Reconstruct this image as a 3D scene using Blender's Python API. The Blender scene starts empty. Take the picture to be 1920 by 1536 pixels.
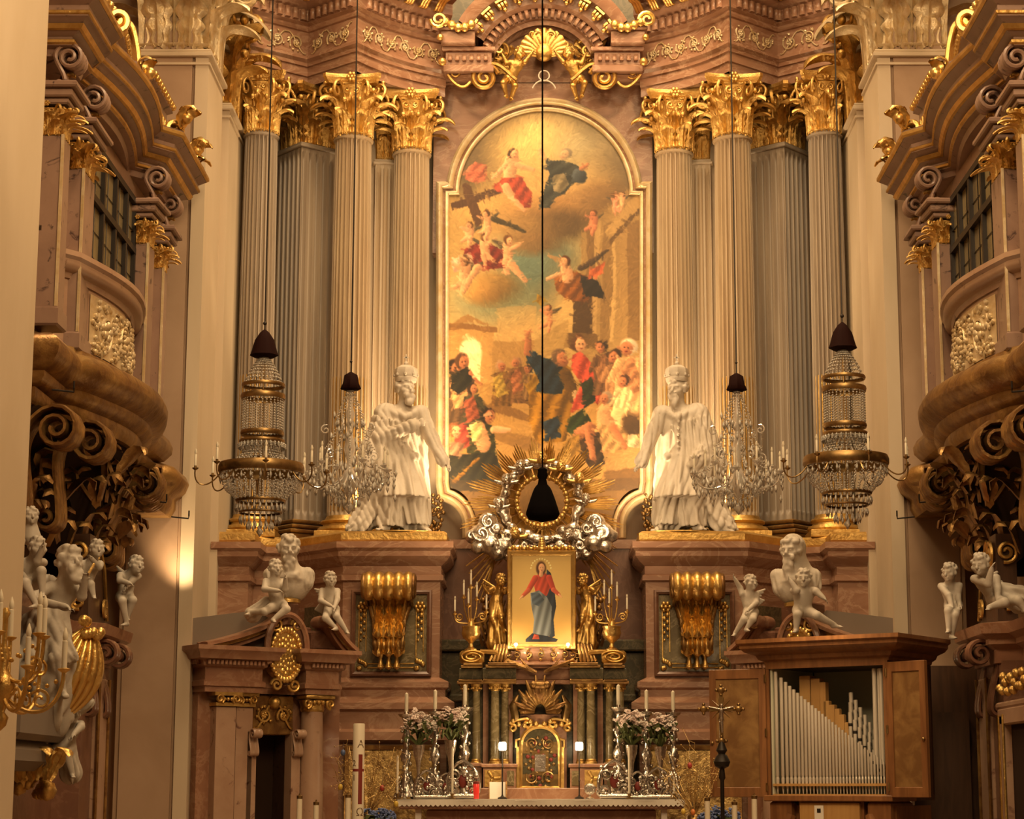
import bpy, math, random
import numpy as np
from mathutils import Matrix, Vector, Euler
random.seed(7); RNG = np.random.RandomState(7)
sc = bpy.context.scene; COL = sc.collection
PI = math.pi; sin = math.sin; cos = math.cos
# ---------- camera geometry: frame is 1920x1536, focal length in pixels F, axis of the church at pixel CX ----------
F = 3900.0; CX = 1018.0; HY = 1480.0; EYE = 1.6
PT = math.atan((HY - 768) / F); CP = cos(PT); SP = sin(PT)
def tt(py, Y): return Y / (CP - (768 - py) / F * SP)
def PX(px, py, Y): return tt(py, Y) * (px - CX) / F
def PZ(py, Y): return EYE + tt(py, Y) * (SP + (768 - py) / F * CP)
def PP(px, py, Y): return (PX(px, py, Y), Y, PZ(py, Y))
def rot(rx=0, ry=0, rz=0, loc=(0, 0, 0), s=1.0):
    return Matrix.Translation(loc) @ Euler((rx, ry, rz)).to_matrix().to_4x4() @ Matrix.Diagonal((s, s, s, 1) if not hasattr(s, '__len__') else (*s, 1))
# ---------- mesh builder ----------
class MB:
    def __init__(s): s.V = []; s.Q = []; s.T = []; s.N = []; s.n = 0; s.M = None
    def add(s, v, q=None, t=None, ng=()):
        v = np.asarray(v, float).reshape(-1, 3)
        if s.M is not None:
            m = np.array(s.M); v = v @ m[:3, :3].T + m[:3, 3]
        o = s.n; s.V.append(v); s.n += len(v)
        if q is not None and len(q): s.Q.append(np.asarray(q, int).reshape(-1, 4) + o)
        if t is not None and len(t): s.T.append(np.asarray(t, int).reshape(-1, 3) + o)
        for g in ng: s.N.append([i + o for i in g])
        return s
    def grid(s, P, cu=False, cv=False, cap=False):
        P = np.asarray(P, float); nu, nv = P.shape[:2]
        I = np.arange(nu * nv).reshape(nu, nv)
        if cu: I = np.vstack([I, I[:1]])
        if cv: I = np.hstack([I, I[:, :1]])
        q = np.stack([I[:-1, :-1], I[1:, :-1], I[1:, 1:], I[:-1, 1:]], -1).reshape(-1, 4)
        ng = []
        if cap: ng = [list(range(nv))[::-1], [(nu - 1) * nv + k for k in range(nv)]]
        return s.add(P.reshape(-1, 3), q, None, ng)
    def box(s, c, d, rz=0, b=0.0):
        x, y, z = d[0] / 2, d[1] / 2, d[2] / 2
        if b > 0 and min(x, y, z) > b * 1.5:
            pr = [(-z, b), (-z + b, 0), (z - b, 0), (z, b)]
            R = []
            for zz, e in pr:
                X, Y = x - e, y - e
                R.append([(-X, -Y, zz), (X, -Y, zz), (X, Y, zz), (-X, Y, zz)])
            P = np.array(R, float)
        else:
            P = np.array([[(-x, -y, zz), (x, -y, zz), (x, y, zz), (-x, y, zz)] for zz in (-z, z)], float)
        cr, sr = cos(rz), sin(rz)
        Q = P.copy(); Q[..., 0] = P[..., 0] * cr - P[..., 1] * sr + c[0]; Q[..., 1] = P[..., 0] * sr + P[..., 1] * cr + c[1]; Q[..., 2] += c[2]
        return s.grid(Q, cv=True, cap=True)
    def box2(s, x0, x1, y0, y1, z0, z1, b=0.0):
        return s.box(((x0 + x1) / 2, (y0 + y1) / 2, (z0 + z1) / 2), (abs(x1 - x0), abs(y1 - y0), abs(z1 - z0)), 0, b)
    def lathe(s, prof, c=(0, 0, 0), n=24, fn=None, cap=True, sx=1, sy=1):
        a = np.arange(n) * 2 * PI / n
        pr = np.array(prof, float)
        R = pr[:, :1] * np.ones((1, n))
        if fn is not None: R = R * fn(a[None, :], pr[:, 1:2])
        P = np.stack([R * np.cos(a) * sx + c[0], R * np.sin(a) * sy + c[1], pr[:, 1:2] + 0 * R + c[2]], -1)
        return s.grid(P, cv=True, cap=cap)
    def tube(s, pts, r, n=6, cap=True, flat=1.0, closed=False):
        p = np.asarray(pts, float); k = len(p)
        r = np.broadcast_to(np.asarray(r, float), (k,))
        d = (np.roll(p, -1, 0) - np.roll(p, 1, 0)) if closed else np.gradient(p, axis=0)
        d /= np.linalg.norm(d, axis=1, keepdims=True) + 1e-12
        u = np.cross(d[0], (0.13, 0.31, 0.94)); 
        if np.linalg.norm(u) < .1: u = np.cross(d[0], (1, 0, 0))
        u /= np.linalg.norm(u); U = []
        for i in range(k):
            u = u - d[i] * np.dot(u, d[i]); u /= np.linalg.norm(u) + 1e-12; U.append(u)
        U = np.array(U); W = np.cross(d, U); a = np.arange(n) * 2 * PI / n
        P = p[:, None] + r[:, None, None] * (np.cos(a)[None, :, None] * U[:, None] + flat * np.sin(a)[None, :, None] * W[:, None])
        return s.grid(P, cu=closed, cv=True, cap=cap and not closed)
    def ball(s, c, r, n=8, m=5, sc3=(1, 1, 1)):
        a = np.arange(n) * 2 * PI / n; b = np.linspace(-PI / 2, PI / 2, m + 1); b[0] += .02; b[-1] -= .02
        P = np.stack([np.cos(b)[:, None] * np.cos(a) * r * sc3[0] + c[0], np.cos(b)[:, None] * np.sin(a) * r * sc3[1] + c[1], np.sin(b)[:, None] + 0 * a], -1)
        P[..., 2] = P[..., 2] * r * sc3[2] + c[2]
        return s.grid(P, cv=True, cap=True)
    def octa(s, C, r, h=None):
        C = np.asarray(C, float).reshape(-1, 3); r = np.broadcast_to(np.asarray(r, float), (len(C),))[:, None]; h = r if h is None else np.broadcast_to(np.asarray(h, float), (len(C),))[:, None]
        z = np.zeros_like(r)
        o = [np.hstack(t) for t in ((r, z, z), (z, r, z), (-r, z, z), (z, -r, z), (z, z, h), (z, z, -h))]
        V = np.stack([C + d for d in o], 1).reshape(-1, 3)
        f = np.array([(0, 1, 4), (1, 2, 4), (2, 3, 4), (3, 0, 4), (1, 0, 5), (2, 1, 5), (3, 2, 5), (0, 3, 5)])
        T = (f[None] + 6 * np.arange(len(C))[:, None, None]).reshape(-1, 3)
        return s.add(V, None, T)
    def mould(s, path, prof, closed=False, cap=True, fill=None):
        p = np.array(path, float); k = len(p)
        d = np.diff(p, axis=0) if not closed else np.roll(p, -1, 0) - p
        d /= np.linalg.norm(d, axis=1, keepdims=True)
        n = np.stack([d[:, 1], -d[:, 0]], 1)
        if closed: n0, n1 = np.roll(n, 1, 0), n
        else: n0, n1 = np.vstack([n[:1], n]), np.vstack([n, n[-1:]])
        m = n0 + n1; m /= np.maximum((m * n0).sum(1, keepdims=True), .3)
        pr = np.array(prof, float)
        P = np.empty((k, len(pr), 3)); P[..., 0] = p[:, None, 0] + m[:, None, 0] * pr[None, :, 0]; P[..., 1] = p[:, None, 1] + m[:, None, 1] * pr[None, :, 0]; P[..., 2] = pr[None, :, 1]
        return s.grid(P, cu=closed, cap=cap and not closed)
    def prism(s, poly, d0, d1, axis='y'):
        p = np.array(poly, float); k = len(p)
        def mk(d):
            o = np.full(k, float(d))
            return np.stack({'y': (p[:, 0], o, p[:, 1]), 'x': (o, p[:, 0], p[:, 1]), 'z': (p[:, 0], p[:, 1], o)}[axis], 1)
        return s.grid(np.stack([mk(d0), mk(d1)]), cv=True, cap=True)
    def ribbon(s, path, w, th, ribs=3, rib=.35, axis='x', pw=None):
        # a band of width w and thickness th swept along a 2D path (out, z), with rounded ribs along it; width runs across
        p = np.array(path, float); d = np.gradient(p, axis=0); d /= np.linalg.norm(d, axis=1, keepdims=True) + 1e-9
        n = np.stack([-d[:, 1], d[:, 0]], 1)
        m = max(ribs * 6, 2); ww = np.linspace(-.5, .5, m + 1); hh = 1 - rib + rib * np.abs(np.sin(np.linspace(0, ribs * PI, m + 1)))
        sec = np.vstack([np.stack([ww, hh * .6], 1), np.stack([ww, -hh * .6], 1)[::-1]])
        th = np.broadcast_to(np.asarray(th, float), (len(p),)); w = np.broadcast_to(np.asarray(w, float), (len(p),))
        out = p[:, None, 0] + n[:, None, 0] * sec[None, :, 1] * th[:, None]; z = p[:, None, 1] + n[:, None, 1] * sec[None, :, 1] * th[:, None]
        a = sec[None, :, 0] * w[:, None]
        P = np.stack([a, -out, z], -1)
        return s.grid(P, cv=True, cap=True)
    def mesh(s, name, smooth=40):
        me = bpy.data.meshes.new(name)
        V = np.vstack(s.V) if s.V else np.zeros((0, 3))
        Q = np.vstack(s.Q) if s.Q else np.zeros((0, 4), int); T = np.vstack(s.T) if s.T else np.zeros((0, 3), int)
        ln = [len(g) for g in s.N]; fl = [i for g in s.N for i in g]
        loops = np.concatenate([Q.ravel(), T.ravel(), np.array(fl, int)]).astype(np.int32)
        tot = np.concatenate([np.full(len(Q), 4), np.full(len(T), 3), np.array(ln, int)]).astype(np.int32)
        st = np.concatenate([[0], np.cumsum(tot)[:-1]]).astype(np.int32) if len(tot) else np.zeros(0, np.int32)
        me.vertices.add(len(V)); me.vertices.foreach_set('co', V.astype(np.float32).ravel())
        me.loops.add(len(loops)); me.loops.foreach_set('vertex_index', loops)
        me.polygons.add(len(tot)); me.polygons.foreach_set('loop_start', st); me.polygons.foreach_set('loop_total', tot)
        me.update(calc_edges=True); me.validate()
        if smooth:
            me.polygons.foreach_set('use_smooth', np.ones(len(me.polygons), bool))
            if smooth < 180: me.set_sharp_from_angle(angle=math.radians(smooth))
        return me
def obj(name, mb, mat, parent=None, smooth=40, loc=None, kind=None, label=None):
    me = mb.mesh(name, smooth) if isinstance(mb, MB) else mb
    if mat is not None and not me.materials:
        for m in (mat if isinstance(mat, (list, tuple)) else [mat]): me.materials.append(m)
    o = bpy.data.objects.new(name, me); COL.objects.link(o)
    if parent is not None: o.parent = parent
    if loc is not None: o.location = loc
    if kind: o['kind'] = kind
    if label: o['label'] = label
    return o
def tag(o, label, cat, group=None, kind=None):
    o['label'] = label; o['category'] = cat
    if group: o['group'] = group
    if kind: o['kind'] = kind
    return o
def thing(name, label, cat, loc=(0, 0, 0), rz=0, group=None, kind=None, s=None):
    o = bpy.data.objects.new(name, None); COL.objects.link(o); o.location = loc; o.rotation_euler = (0, 0, rz); o.empty_display_size = .1
    if s is not None: o.scale = s if hasattr(s, '__len__') else (s, s, s)
    return tag(o, label, cat, group, kind)
def dup(root, loc=None, label=None, rz=None, s=None, group=None):
    def cp(o, par):
        c = o.copy(); COL.objects.link(c)
        if par is not None: c.parent = par
        for ch in o.children: cp(ch, c)
        return c
    r = cp(root, None)
    if loc is not None: r.location = loc
    if rz is not None: r.rotation_euler = (0, 0, rz)
    if s is not None: r.scale = s if hasattr(s, '__len__') else (s, s, s)
    if label: r['label'] = label
    if group: r['group'] = group
    return r
def mirror(root, label):
    l = root.location; e = root.rotation_euler; s = root.scale
    return dup(root, (-l[0], l[1], l[2]), label, -e[2], (-s[0], s[1], s[2]))
# ---------- curves ----------
def spiral(c, r0, r1, a0, turns, d=1, n=40, g=1.0):
    t = np.linspace(0, 1, n); a = a0 + d * 2 * PI * turns * t; r = r0 + (r1 - r0) * t ** g
    return np.stack([c[0] + r * np.cos(a), c[1] + r * np.sin(a)], 1)
def bez(p0, p1, p2, p3, n=24):
    t = np.linspace(0, 1, n)[:, None]; p0, p1, p2, p3 = map(np.asarray, (p0, p1, p2, p3))
    return (1 - t) ** 3 * p0 + 3 * (1 - t) ** 2 * t * p1 + 3 * (1 - t) * t * t * p2 + t ** 3 * p3
def vol_path(c1, r1, a1, d1, t1, c2, r2, a2, d2, t2, n=26, hl=.45):
    # spiral out of an eye at c1, run on in an S, wind into an eye at c2
    A = spiral(c1, r1 * .18, r1, a1 - d1 * 2 * PI * t1, t1, d1, n); B = spiral(c2, r2, r2 * .18, a2, t2, d2, n)
    T1 = np.array([-sin(a1), cos(a1)]) * d1; T2 = np.array([-sin(a2), cos(a2)]) * d2
    L = np.linalg.norm(A[-1] - B[0]) * hl
    return np.vstack([A, bez(A[-1], A[-1] + T1 * L, B[0] - T2 * L, B[0], n)[1:-1], B])
def to3(p, y=0.0): p = np.asarray(p); return np.stack([p[:, 0], np.full(len(p), float(y)) if not hasattr(y, '__len__') else y, p[:, 1]], 1)
def leafgrid(h, w, curl=.3, lob=5, nv=18, nu=9, out0=0.0, lean=.12, cup=.25):
    # acanthus leaf standing on z=0, front towards -y, tip rolled forwards
    v = np.linspace(0, 1, nv); u = np.linspace(-1, 1, nu)
    a = np.clip((v - .62) / .38, 0, 1)
    zc = h * (np.minimum(v, .62) / .62 * .8 + .2 * np.sin(a * PI * .95)); yc = -(out0 + lean * h * v ** 2 + curl * h * .5 * (1 - np.cos(a * PI * .95)))
    wid = w * (.55 + .5 * np.sin(np.clip(v, 0, 1) * PI * .8)) * (1 - .75 * a ** 2) * (.66 + .38 * np.abs(np.sin(v * PI * lob)))
    X = u[None, :] * wid[:, None]; rib = .042 * h * np.cos(u * PI * 3)[None, :] * (1 - a)[:, None]
    Yv = yc[:, None] + cup * np.abs(u)[None, :] ** 1.6 * wid[:, None] * .8 - rib
    Z = zc[:, None] - .08 * h * np.abs(u)[None, :] ** 2
    return np.stack([X, Yv, Z + 0 * X], -1)
# ---------- soft solids (bodies, drapery, clouds): a distance field meshed by surface nets ----------
def cap(a, b, r1, r2=None, k=.02, **o): return ('c', np.array(a, float), np.array(b, float), r1, r1 if r2 is None else r2, k, o)
def ell(c, r, k=.02, R=None, **o): return ('e', np.array(c, float), np.array(r if hasattr(r, '__len__') else (r, r, r), float), R, None, k, o)
def body(prims, h=.012, wr=None):
    lo = np.full(3, 1e9); hi = -lo
    for p in prims:
        if p[6].get('sub'): continue
        rr = max(p[3], p[4]) if p[0] == 'c' else p[2].max()
        rr += p[6].get('fold', (0,))[0] * 1.6
        for q in ((p[1], p[2]) if p[0] == 'c' else (p[1],)):
            lo = np.minimum(lo, q - rr); hi = np.maximum(hi, q + rr)
    lo -= 3 * h; hi += 3 * h
    n = np.ceil((hi - lo) / h).astype(int) + 1
    D = np.full(n, 1.0, np.float32); ax = [lo[i] + h * np.arange(n[i]) for i in range(3)]
    for p in prims:
        k = p[5]; o = p[6]
        rr = (max(p[3], p[4]) if p[0] == 'c' else p[2].max()) + k + 3 * h + o.get('fold', (0,))[0] * 1.6
        pts = (p[1], p[2]) if p[0] == 'c' else (p[1],)
        a = np.min(pts, 0) - rr; b = np.max(pts, 0) + rr
        i0 = np.clip(((a - lo) / h).astype(int), 0, n); i1 = np.clip(((b - lo) / h).astype(int) + 2, 0, n)
        if (i1 <= i0).any(): continue
        S = tuple(slice(i0[j], i1[j]) for j in range(3))
        X = ax[0][S[0]][:, None, None]; Y = ax[1][S[1]][None, :, None]; Z = ax[2][S[2]][None, None, :]
        if p[0] == 'c':
            v = p[2] - p[1]; L2 = max(v @ v, 1e-9)
            px, py, pz = X - p[1][0], Y - p[1][1], Z - p[1][2]
            t = np.clip((px * v[0] + py * v[1] + pz * v[2]) / L2, 0, 1)
            dx, dy, dz = px - t * v[0], py - t * v[1], pz - t * v[2]
            rad = p[3] + (p[4] - p[3]) * t
            if 'fold' in o:
                am, nf, ph, tw = o['fold']
                e = v / math.sqrt(L2); e1 = np.cross(e, (0, 1, 0) if abs(e[1]) < .9 else (1, 0, 0)); e1 /= np.linalg.norm(e1); e2 = np.cross(e, e1)
                th = np.arctan2(dx * e2[0] + dy * e2[1] + dz * e2[2], dx * e1[0] + dy * e1[1] + dz * e1[2])
                rad = rad + am * (.25 + .75 * t) * (np.sin(nf * th + ph + tw * t) + .5 * np.sin((nf * 1.7 // 1) * th + 2 * ph - tw * t))
            d = np.sqrt(dx * dx + dy * dy + dz * dz) - rad
            if 'zmin' in o: d = np.maximum(d, o['zmin'] - Z + 0 * d)
        else:
            x, y, z = X - p[1][0], Y - p[1][1], Z - p[1][2]
            if p[3] is not None:
                R = np.array(p[3].to_matrix() if isinstance(p[3], Euler) else p[3]); x, y, z = (R[0, 0] * x + R[1, 0] * y + R[2, 0] * z), (R[0, 1] * x + R[1, 1] * y + R[2, 1] * z), (R[0, 2] * x + R[1, 2] * y + R[2, 2] * z)
            r = p[2]
            k0 = np.sqrt((x / r[0]) ** 2 + (y / r[1]) ** 2 + (z / r[2]) ** 2); k1 = np.sqrt((x / r[0] ** 2) ** 2 + (y / r[1] ** 2) ** 2 + (z / r[2] ** 2) ** 2) + 1e-9
            d = k0 * (k0 - 1) / k1
            if 'fold' in o:
                am, nf, ph, tw = o['fold']; d = d - am * np.sin(nf * np.arctan2(y, x) + ph + tw * z)
        d = d.astype(np.float32); g = D[S]
        if o.get('sub'):
            hh = np.clip(.5 - .5 * (g + d) / k, 0, 1); D[S] = g * (1 - hh) - d * hh + k * hh * (1 - hh)
        else:
            hh = np.clip(.5 + .5 * (g - d) / k, 0, 1); D[S] = g * (1 - hh) + d * hh - k * hh * (1 - hh)
    if wr:  # drapery wrinkles: ridges running down and across the cloth
        am, kf, zm, sl = wr; X = ax[0][:, None, None]; Y = ax[1][None, :, None]; Z = ax[2][None, None, :]
        ph = kf * (X + sl * Z + .5 * Y + .05 * np.sin(5 * Z + 3 * X)); ph2 = kf * .62 * (X * .8 - sl * 1.6 * Z - .3 * Y + .06 * np.sin(7 * X + 2 * Z))
        D += (am * np.clip((zm - Z) * 12, 0, 1) * (1 - 2 * np.abs(np.sin(ph)) ** .7 + .22 * np.sin(ph2)) * .9).astype(np.float32)
    return nets(D, lo, h)
def nets(D, lo, h):
    s = D < 0; nx, ny, nz = D.shape
    crn = [(i, j, k) for i in (0, 1) for j in (0, 1) for k in (0, 1)]
    sl = lambda A, c: A[c[0]:nx - 1 + c[0], c[1]:ny - 1 + c[1], c[2]:nz - 1 + c[2]]
    cnt = sum(sl(s, c).astype(np.int8) for c in crn); act = np.argwhere((cnt > 0) & (cnt < 8))
    if len(act) == 0: return MB()
    acc = np.zeros((len(act), 3)); num = np.zeros(len(act))
    for a in crn:
        for j in range(3):
            if a[j] == 0:
                b = list(a); b[j] = 1
                da = D[act[:, 0] + a[0], act[:, 1] + a[1], act[:, 2] + a[2]]; db = D[act[:, 0] + b[0], act[:, 1] + b[1], act[:, 2] + b[2]]
                m = (da < 0) != (db < 0); t = np.where(m, da / np.where(m, da - db, 1), 0)
                P = np.tile(np.array(a, float), (len(act), 1)); P[:, j] += t
                acc += P * m[:, None]; num += m
    V = lo + h * (act + acc / num[:, None])
    ids = -np.ones((nx, ny, nz), np.int64); ids[act[:, 0], act[:, 1], act[:, 2]] = np.arange(len(act))
    Qs = []
    for j in range(3):
        a, b = [(1, 2), (2, 0), (0, 1)][j]
        A = [slice(0, None)] * 3; B = list(A); A[j] = slice(0, -1); B[j] = slice(1, None)
        s0 = s[tuple(A)]; s1 = s[tuple(B)]; e = np.argwhere(s0 != s1)
        e = e[(e[:, a] > 0) & (e[:, b] > 0)]
        if len(e) == 0: continue
        flip = s0[e[:, 0], e[:, 1], e[:, 2]]
        da = np.zeros(3, int); da[a] = 1; db = np.zeros(3, int); db[b] = 1
        g = lambda o: ids[(e - o)[:, 0], (e - o)[:, 1], (e - o)[:, 2]]
        q = np.stack([g(da + db), g(db), g(0 * da), g(da)], 1)
        q[~flip] = q[~flip][:, ::-1]
        Qs.append(q[(q >= 0).all(1)])
    mb = MB(); mb.add(V, np.vstack(Qs)); return mb
# ---------- materials ----------
def _n(t, ty, **kw):
    n = t.nodes.new(ty)
    for k, v in kw.items(): setattr(n, k, v)
    return n
def mat(name, c, rough=.5, metal=0.0, c2=None, ns=3.0, nd=5, lo=.35, hi=.65, veins=None, vs=2.0, bump=0, bs=20, stretch=None, spec=.5, trans=0, emis=None, es=0, spots=None, sps=6, rr=0):
    m = bpy.data.materials.new(name); m.use_nodes = True; t = m.node_tree; b = t.nodes['Principled BSDF']
    b.inputs['Base Color'].default_value = (*c, 1); b.inputs['Roughness'].default_value = rough; b.inputs['Metallic'].default_value = metal
    b.inputs['Specular IOR Level'].default_value = spec
    if trans: b.inputs['Transmission Weight'].default_value = trans
    if emis: b.inputs['Emission Color'].default_value = (*emis, 1); b.inputs['Emission Strength'].default_value = es
    if c2 or veins or bump or spots or rr:
        tc = _n(t, 'ShaderNodeTexCoord'); mp = _n(t, 'ShaderNodeMapping'); t.links.new(tc.outputs['Object'], mp.inputs[0])
        if stretch: mp.inputs['Scale'].default_value = stretch
        col = None
        def noise(s, d, dist=0):
            n = _n(t, 'ShaderNodeTexNoise'); n.inputs['Scale'].default_value = s; n.inputs['Detail'].default_value = d; n.inputs['Distortion'].default_value = dist; n.inputs['Roughness'].default_value = .6
            t.links.new(mp.outputs[0], n.inputs['Vector']); return n
        def ramp(src, a, bb, ca, cb):
            r = _n(t, 'ShaderNodeValToRGB'); r.color_ramp.elements[0].position = a; r.color_ramp.elements[1].position = bb
            r.color_ramp.elements[0].color = (*ca, 1); r.color_ramp.elements[1].color = (*cb, 1); t.links.new(src, r.inputs[0]); return r
        def mixc(fac, a, bcol):
            x = _n(t, 'ShaderNodeMix', data_type='RGBA'); t.links.new(fac, x.inputs[0])
            if isinstance(a, tuple): x.inputs[6].default_value = (*a, 1)
            else: t.links.new(a, x.inputs[6])
            x.inputs[7].default_value = (*bcol, 1); return x.outputs[2]
        if c2: col = ramp(noise(ns, nd, .6).outputs[0], lo, hi, c, c2).outputs[0]
        if veins:
            n = noise(vs, 8, 1.8); ma = _n(t, 'ShaderNodeMath', operation='SUBTRACT'); ma.inputs[1].default_value = .5; t.links.new(n.outputs[0], ma.inputs[0])
            ab = _n(t, 'ShaderNodeMath', operation='ABSOLUTE'); t.links.new(ma.outputs[0], ab.inputs[0])
            rm = ramp(ab.outputs[0], 0.0, .045, (1, 1, 1), (0, 0, 0)); col = mixc(rm.outputs[0], col or c, veins)
        if spots:
            n = noise(sps, 6, .8); rm = ramp(n.outputs[0], .60, .68, (0, 0, 0), (1, 1, 1)); col = mixc(rm.outputs[0], col or c, spots)
        if col: t.links.new(col, b.inputs['Base Color'])
        if rr:
            n = noise(9, 4); mr = _n(t, 'ShaderNodeMapRange'); mr.inputs['To Min'].default_value = max(rough - rr, .05); mr.inputs['To Max'].default_value = rough + rr
            t.links.new(n.outputs[0], mr.inputs[0]); t.links.new(mr.outputs[0], b.inputs['Roughness'])
        if bump:
            n = noise(bs, 4); bp = _n(t, 'ShaderNodeBump'); bp.inputs['Strength'].default_value = bump; bp.inputs['Distance'].default_value = .02
            t.links.new(n.outputs[0], bp.inputs['Height']); t.links.new(bp.outputs[0], b.inputs['Normal'])
    return m
M = {}
M['gold'] = mat('gold_leaf', (.72, .46, .14), .34, .9, c2=(.80, .55, .20), ns=6, bump=.55, bs=12, rr=.12)
M['gold2'] = mat('old_gold_leaf', (.50, .30, .085), .40, .9, c2=(.68, .45, .15), ns=5, bump=.5, bs=14, rr=.12)
M['gold3'] = mat('dark_gilding', (.20, .10, .035), .40, .75, c2=(.44, .265, .085), ns=4, lo=.4, hi=.7, bump=.4, bs=15, rr=.12)  # dark gilding, also lowered to carry the shade under the balconies
M['gilt_white'] = mat('worn_pale_gilding', (.72, .60, .40), .36, .40, c2=(.60, .44, .22), ns=5, bump=.3, bs=18)
M['brass'] = mat('dark_brass', (.20, .125, .05), .35, .9, c2=(.36, .23, .09), ns=8)
M['silver'] = mat('silver', (.74, .68, .60), .24, .95, c2=(.5, .44, .38), ns=9, bump=.3, bs=25)
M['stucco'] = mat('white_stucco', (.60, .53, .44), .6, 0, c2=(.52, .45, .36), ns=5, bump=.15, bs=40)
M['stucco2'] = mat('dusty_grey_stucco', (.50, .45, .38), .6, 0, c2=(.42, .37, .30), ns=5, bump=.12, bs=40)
M['cream'] = mat('cream_plaster', (.60, .49, .35), .6, 0, c2=(.55, .44, .30), ns=1.3, bump=.06, bs=9, stretch=(1, 1, .35))
M['rose'] = mat('rose_plaster', (.42, .285, .185), .6, 0, c2=(.36, .235, .145), ns=1.1, bump=.05, bs=8)
M['redm'] = mat('red_marble', (.25, .115, .066), .28, 0, c2=(.33, .17, .10), ns=2.2, veins=(.37, .21, .13), vs=1.6)
M['pinkm'] = mat('pink_marble', (.37, .205, .13), .27, 0, c2=(.27, .135, .08), ns=1.6, veins=(.42, .255, .165), vs=1.3, stretch=(1, 1, 2.2))
M['darkred'] = mat('dark_red_marble', (.13, .058, .036), .3, 0, c2=(.18, .085, .05), ns=2.4, veins=(.2, .10, .062), vs=2)
M['spot'] = mat('spotted_mauve_marble', (.25, .155, .115), .34, 0, c2=(.32, .205, .15), ns=2, spots=(.07, .04, .035), sps=7)
M['spotp'] = mat('spotted_rose_marble', (.36, .215, .14), .34, 0, c2=(.43, .28, .19), ns=2, spots=(.16, .075, .05), sps=5)
M['shaft'] = mat('grey_brown_fluted_marble', (.37, .265, .165), .40, 0, c2=(.49, .38, .245), ns=4, stretch=(1, 1, .12), bump=.05, bs=10)
M['shaftc'] = mat('pale_fluted_marble', (.58, .46, .32), .42, 0, c2=(.50, .38, .25), ns=4, stretch=(1, 1, .12))
M['shaftb'] = mat('grey_blue_fluted_marble', (.27, .215, .165), .40, 0, c2=(.37, .30, .225), ns=4, stretch=(1, 1, .12))
M['green'] = mat('olive_green_marble', (.20, .155, .075), .25, 0, c2=(.13, .095, .045), ns=4, veins=(.28, .22, .12), vs=3)
M['dkgreen'] = mat('dark_green_marble', (.055, .048, .026), .25, 0, c2=(.095, .08, .04), ns=5, veins=(.14, .11, .06), vs=3)
M['wood'] = mat('walnut_wood', (.26, .115, .04), .38, 0, c2=(.16, .066, .024), ns=3, stretch=(4, 4, .5), bump=.05, bs=10)
M['burl'] = mat('burl_walnut', (.17, .085, .03), .32, 0, c2=(.31, .18, .065), ns=5, nd=8, lo=.42, hi=.72)
M['dkwood'] = mat('dark_wood', (.085, .04, .02), .42, 0, c2=(.05, .024, .012), ns=3, stretch=(4, 4, .5))
M['oak'] = mat('light_oak_wood', (.50, .29, .10), .45, 0, c2=(.42, .23, .075), ns=3, stretch=(5, 5, .5))
M['pipe'] = mat('organ_pipe_metal', (.66, .60, .51), .38, .30, c2=(.56, .50, .41), ns=4, stretch=(3, 3, .4))
M['paint'] = mat('pale_green_paint', (.50, .50, .38), .6)
M['black'] = mat('black_cloth', (.004, .003, .003), .9, 0, spec=.05)
M['iron'] = mat('dark_iron', (.03, .024, .02), .5, .6)
M['redbrown'] = mat('maroon_velvet', (.016, .004, .003), .8, spec=.08)
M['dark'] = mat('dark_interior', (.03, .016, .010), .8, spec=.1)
M['wax'] = mat('ivory_wax', (.74, .66, .50), .5)
M['white'] = mat('white_linen', (.70, .64, .54), .8)
M['red'] = mat('red_glass', (.55, .02, .015), .2, emis=(1, .06, .03), es=.25)
M['redpaint'] = mat('red_wax', (.22, .03, .02), .5)
M['letters'] = mat('bronze_letters', (.16, .10, .05), .5)
M['lamp'] = mat('lit_lamp_glass', (1, .95, .8), .5, emis=(1, .82, .5), es=14)
M['spotlamp'] = mat('lit_bulb', (1, .95, .8), .5, emis=(1, .85, .55), es=10)
M['leaf'] = mat('green_leaves', (.075, .10, .025), .6, c2=(.13, .15, .045), ns=12)
M['petal'] = mat('pale_petals', (.80, .74, .66), .6, c2=(.74, .55, .48), ns=5)
M['blue'] = mat('blue_petals', (.07, .10, .26), .6, c2=(.13, .18, .36), ns=14)
M['egg_y'] = mat('yellow_egg', (.62, .42, .06), .4); M['egg_o'] = mat('orange_egg', (.62, .20, .04), .4)
M['egg_b'] = mat('blue_egg', (.08, .12, .25), .4); M['egg_r'] = mat('red_egg', (.38, .05, .04), .4)
M['glassdark'] = mat('window_pane_glass', (.16, .12, .06), .08, 0, c2=(.34, .26, .12), ns=1.5, stretch=(1, 1, .3))
M['paper'] = mat('white_card', (.75, .7, .6), .7)
M['grey'] = mat('grey_lead_roof', (.19, .15, .115), .6)
M['floor'] = mat('stone_floor', (.26, .17, .11), .4, c2=(.20, .13, .08), ns=2)
M['mosaic'] = mat('gilt_panel', (.70, .48, .18), .36, .6, c2=(.26, .15, .055), ns=9, nd=7, lo=.45, hi=.62, bump=.6, bs=22)
M['ground'] = mat('gold_ground', (.58, .40, .15), .5, .35, c2=(.64, .47, .2), ns=3)
M['crystal'] = mat('cut_crystal', (.95, .90, .80), .06, 0, trans=.55, spec=1)
m = M['crystal']; m.node_tree.nodes['Principled BSDF'].inputs['IOR'].default_value = 1.5
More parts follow.
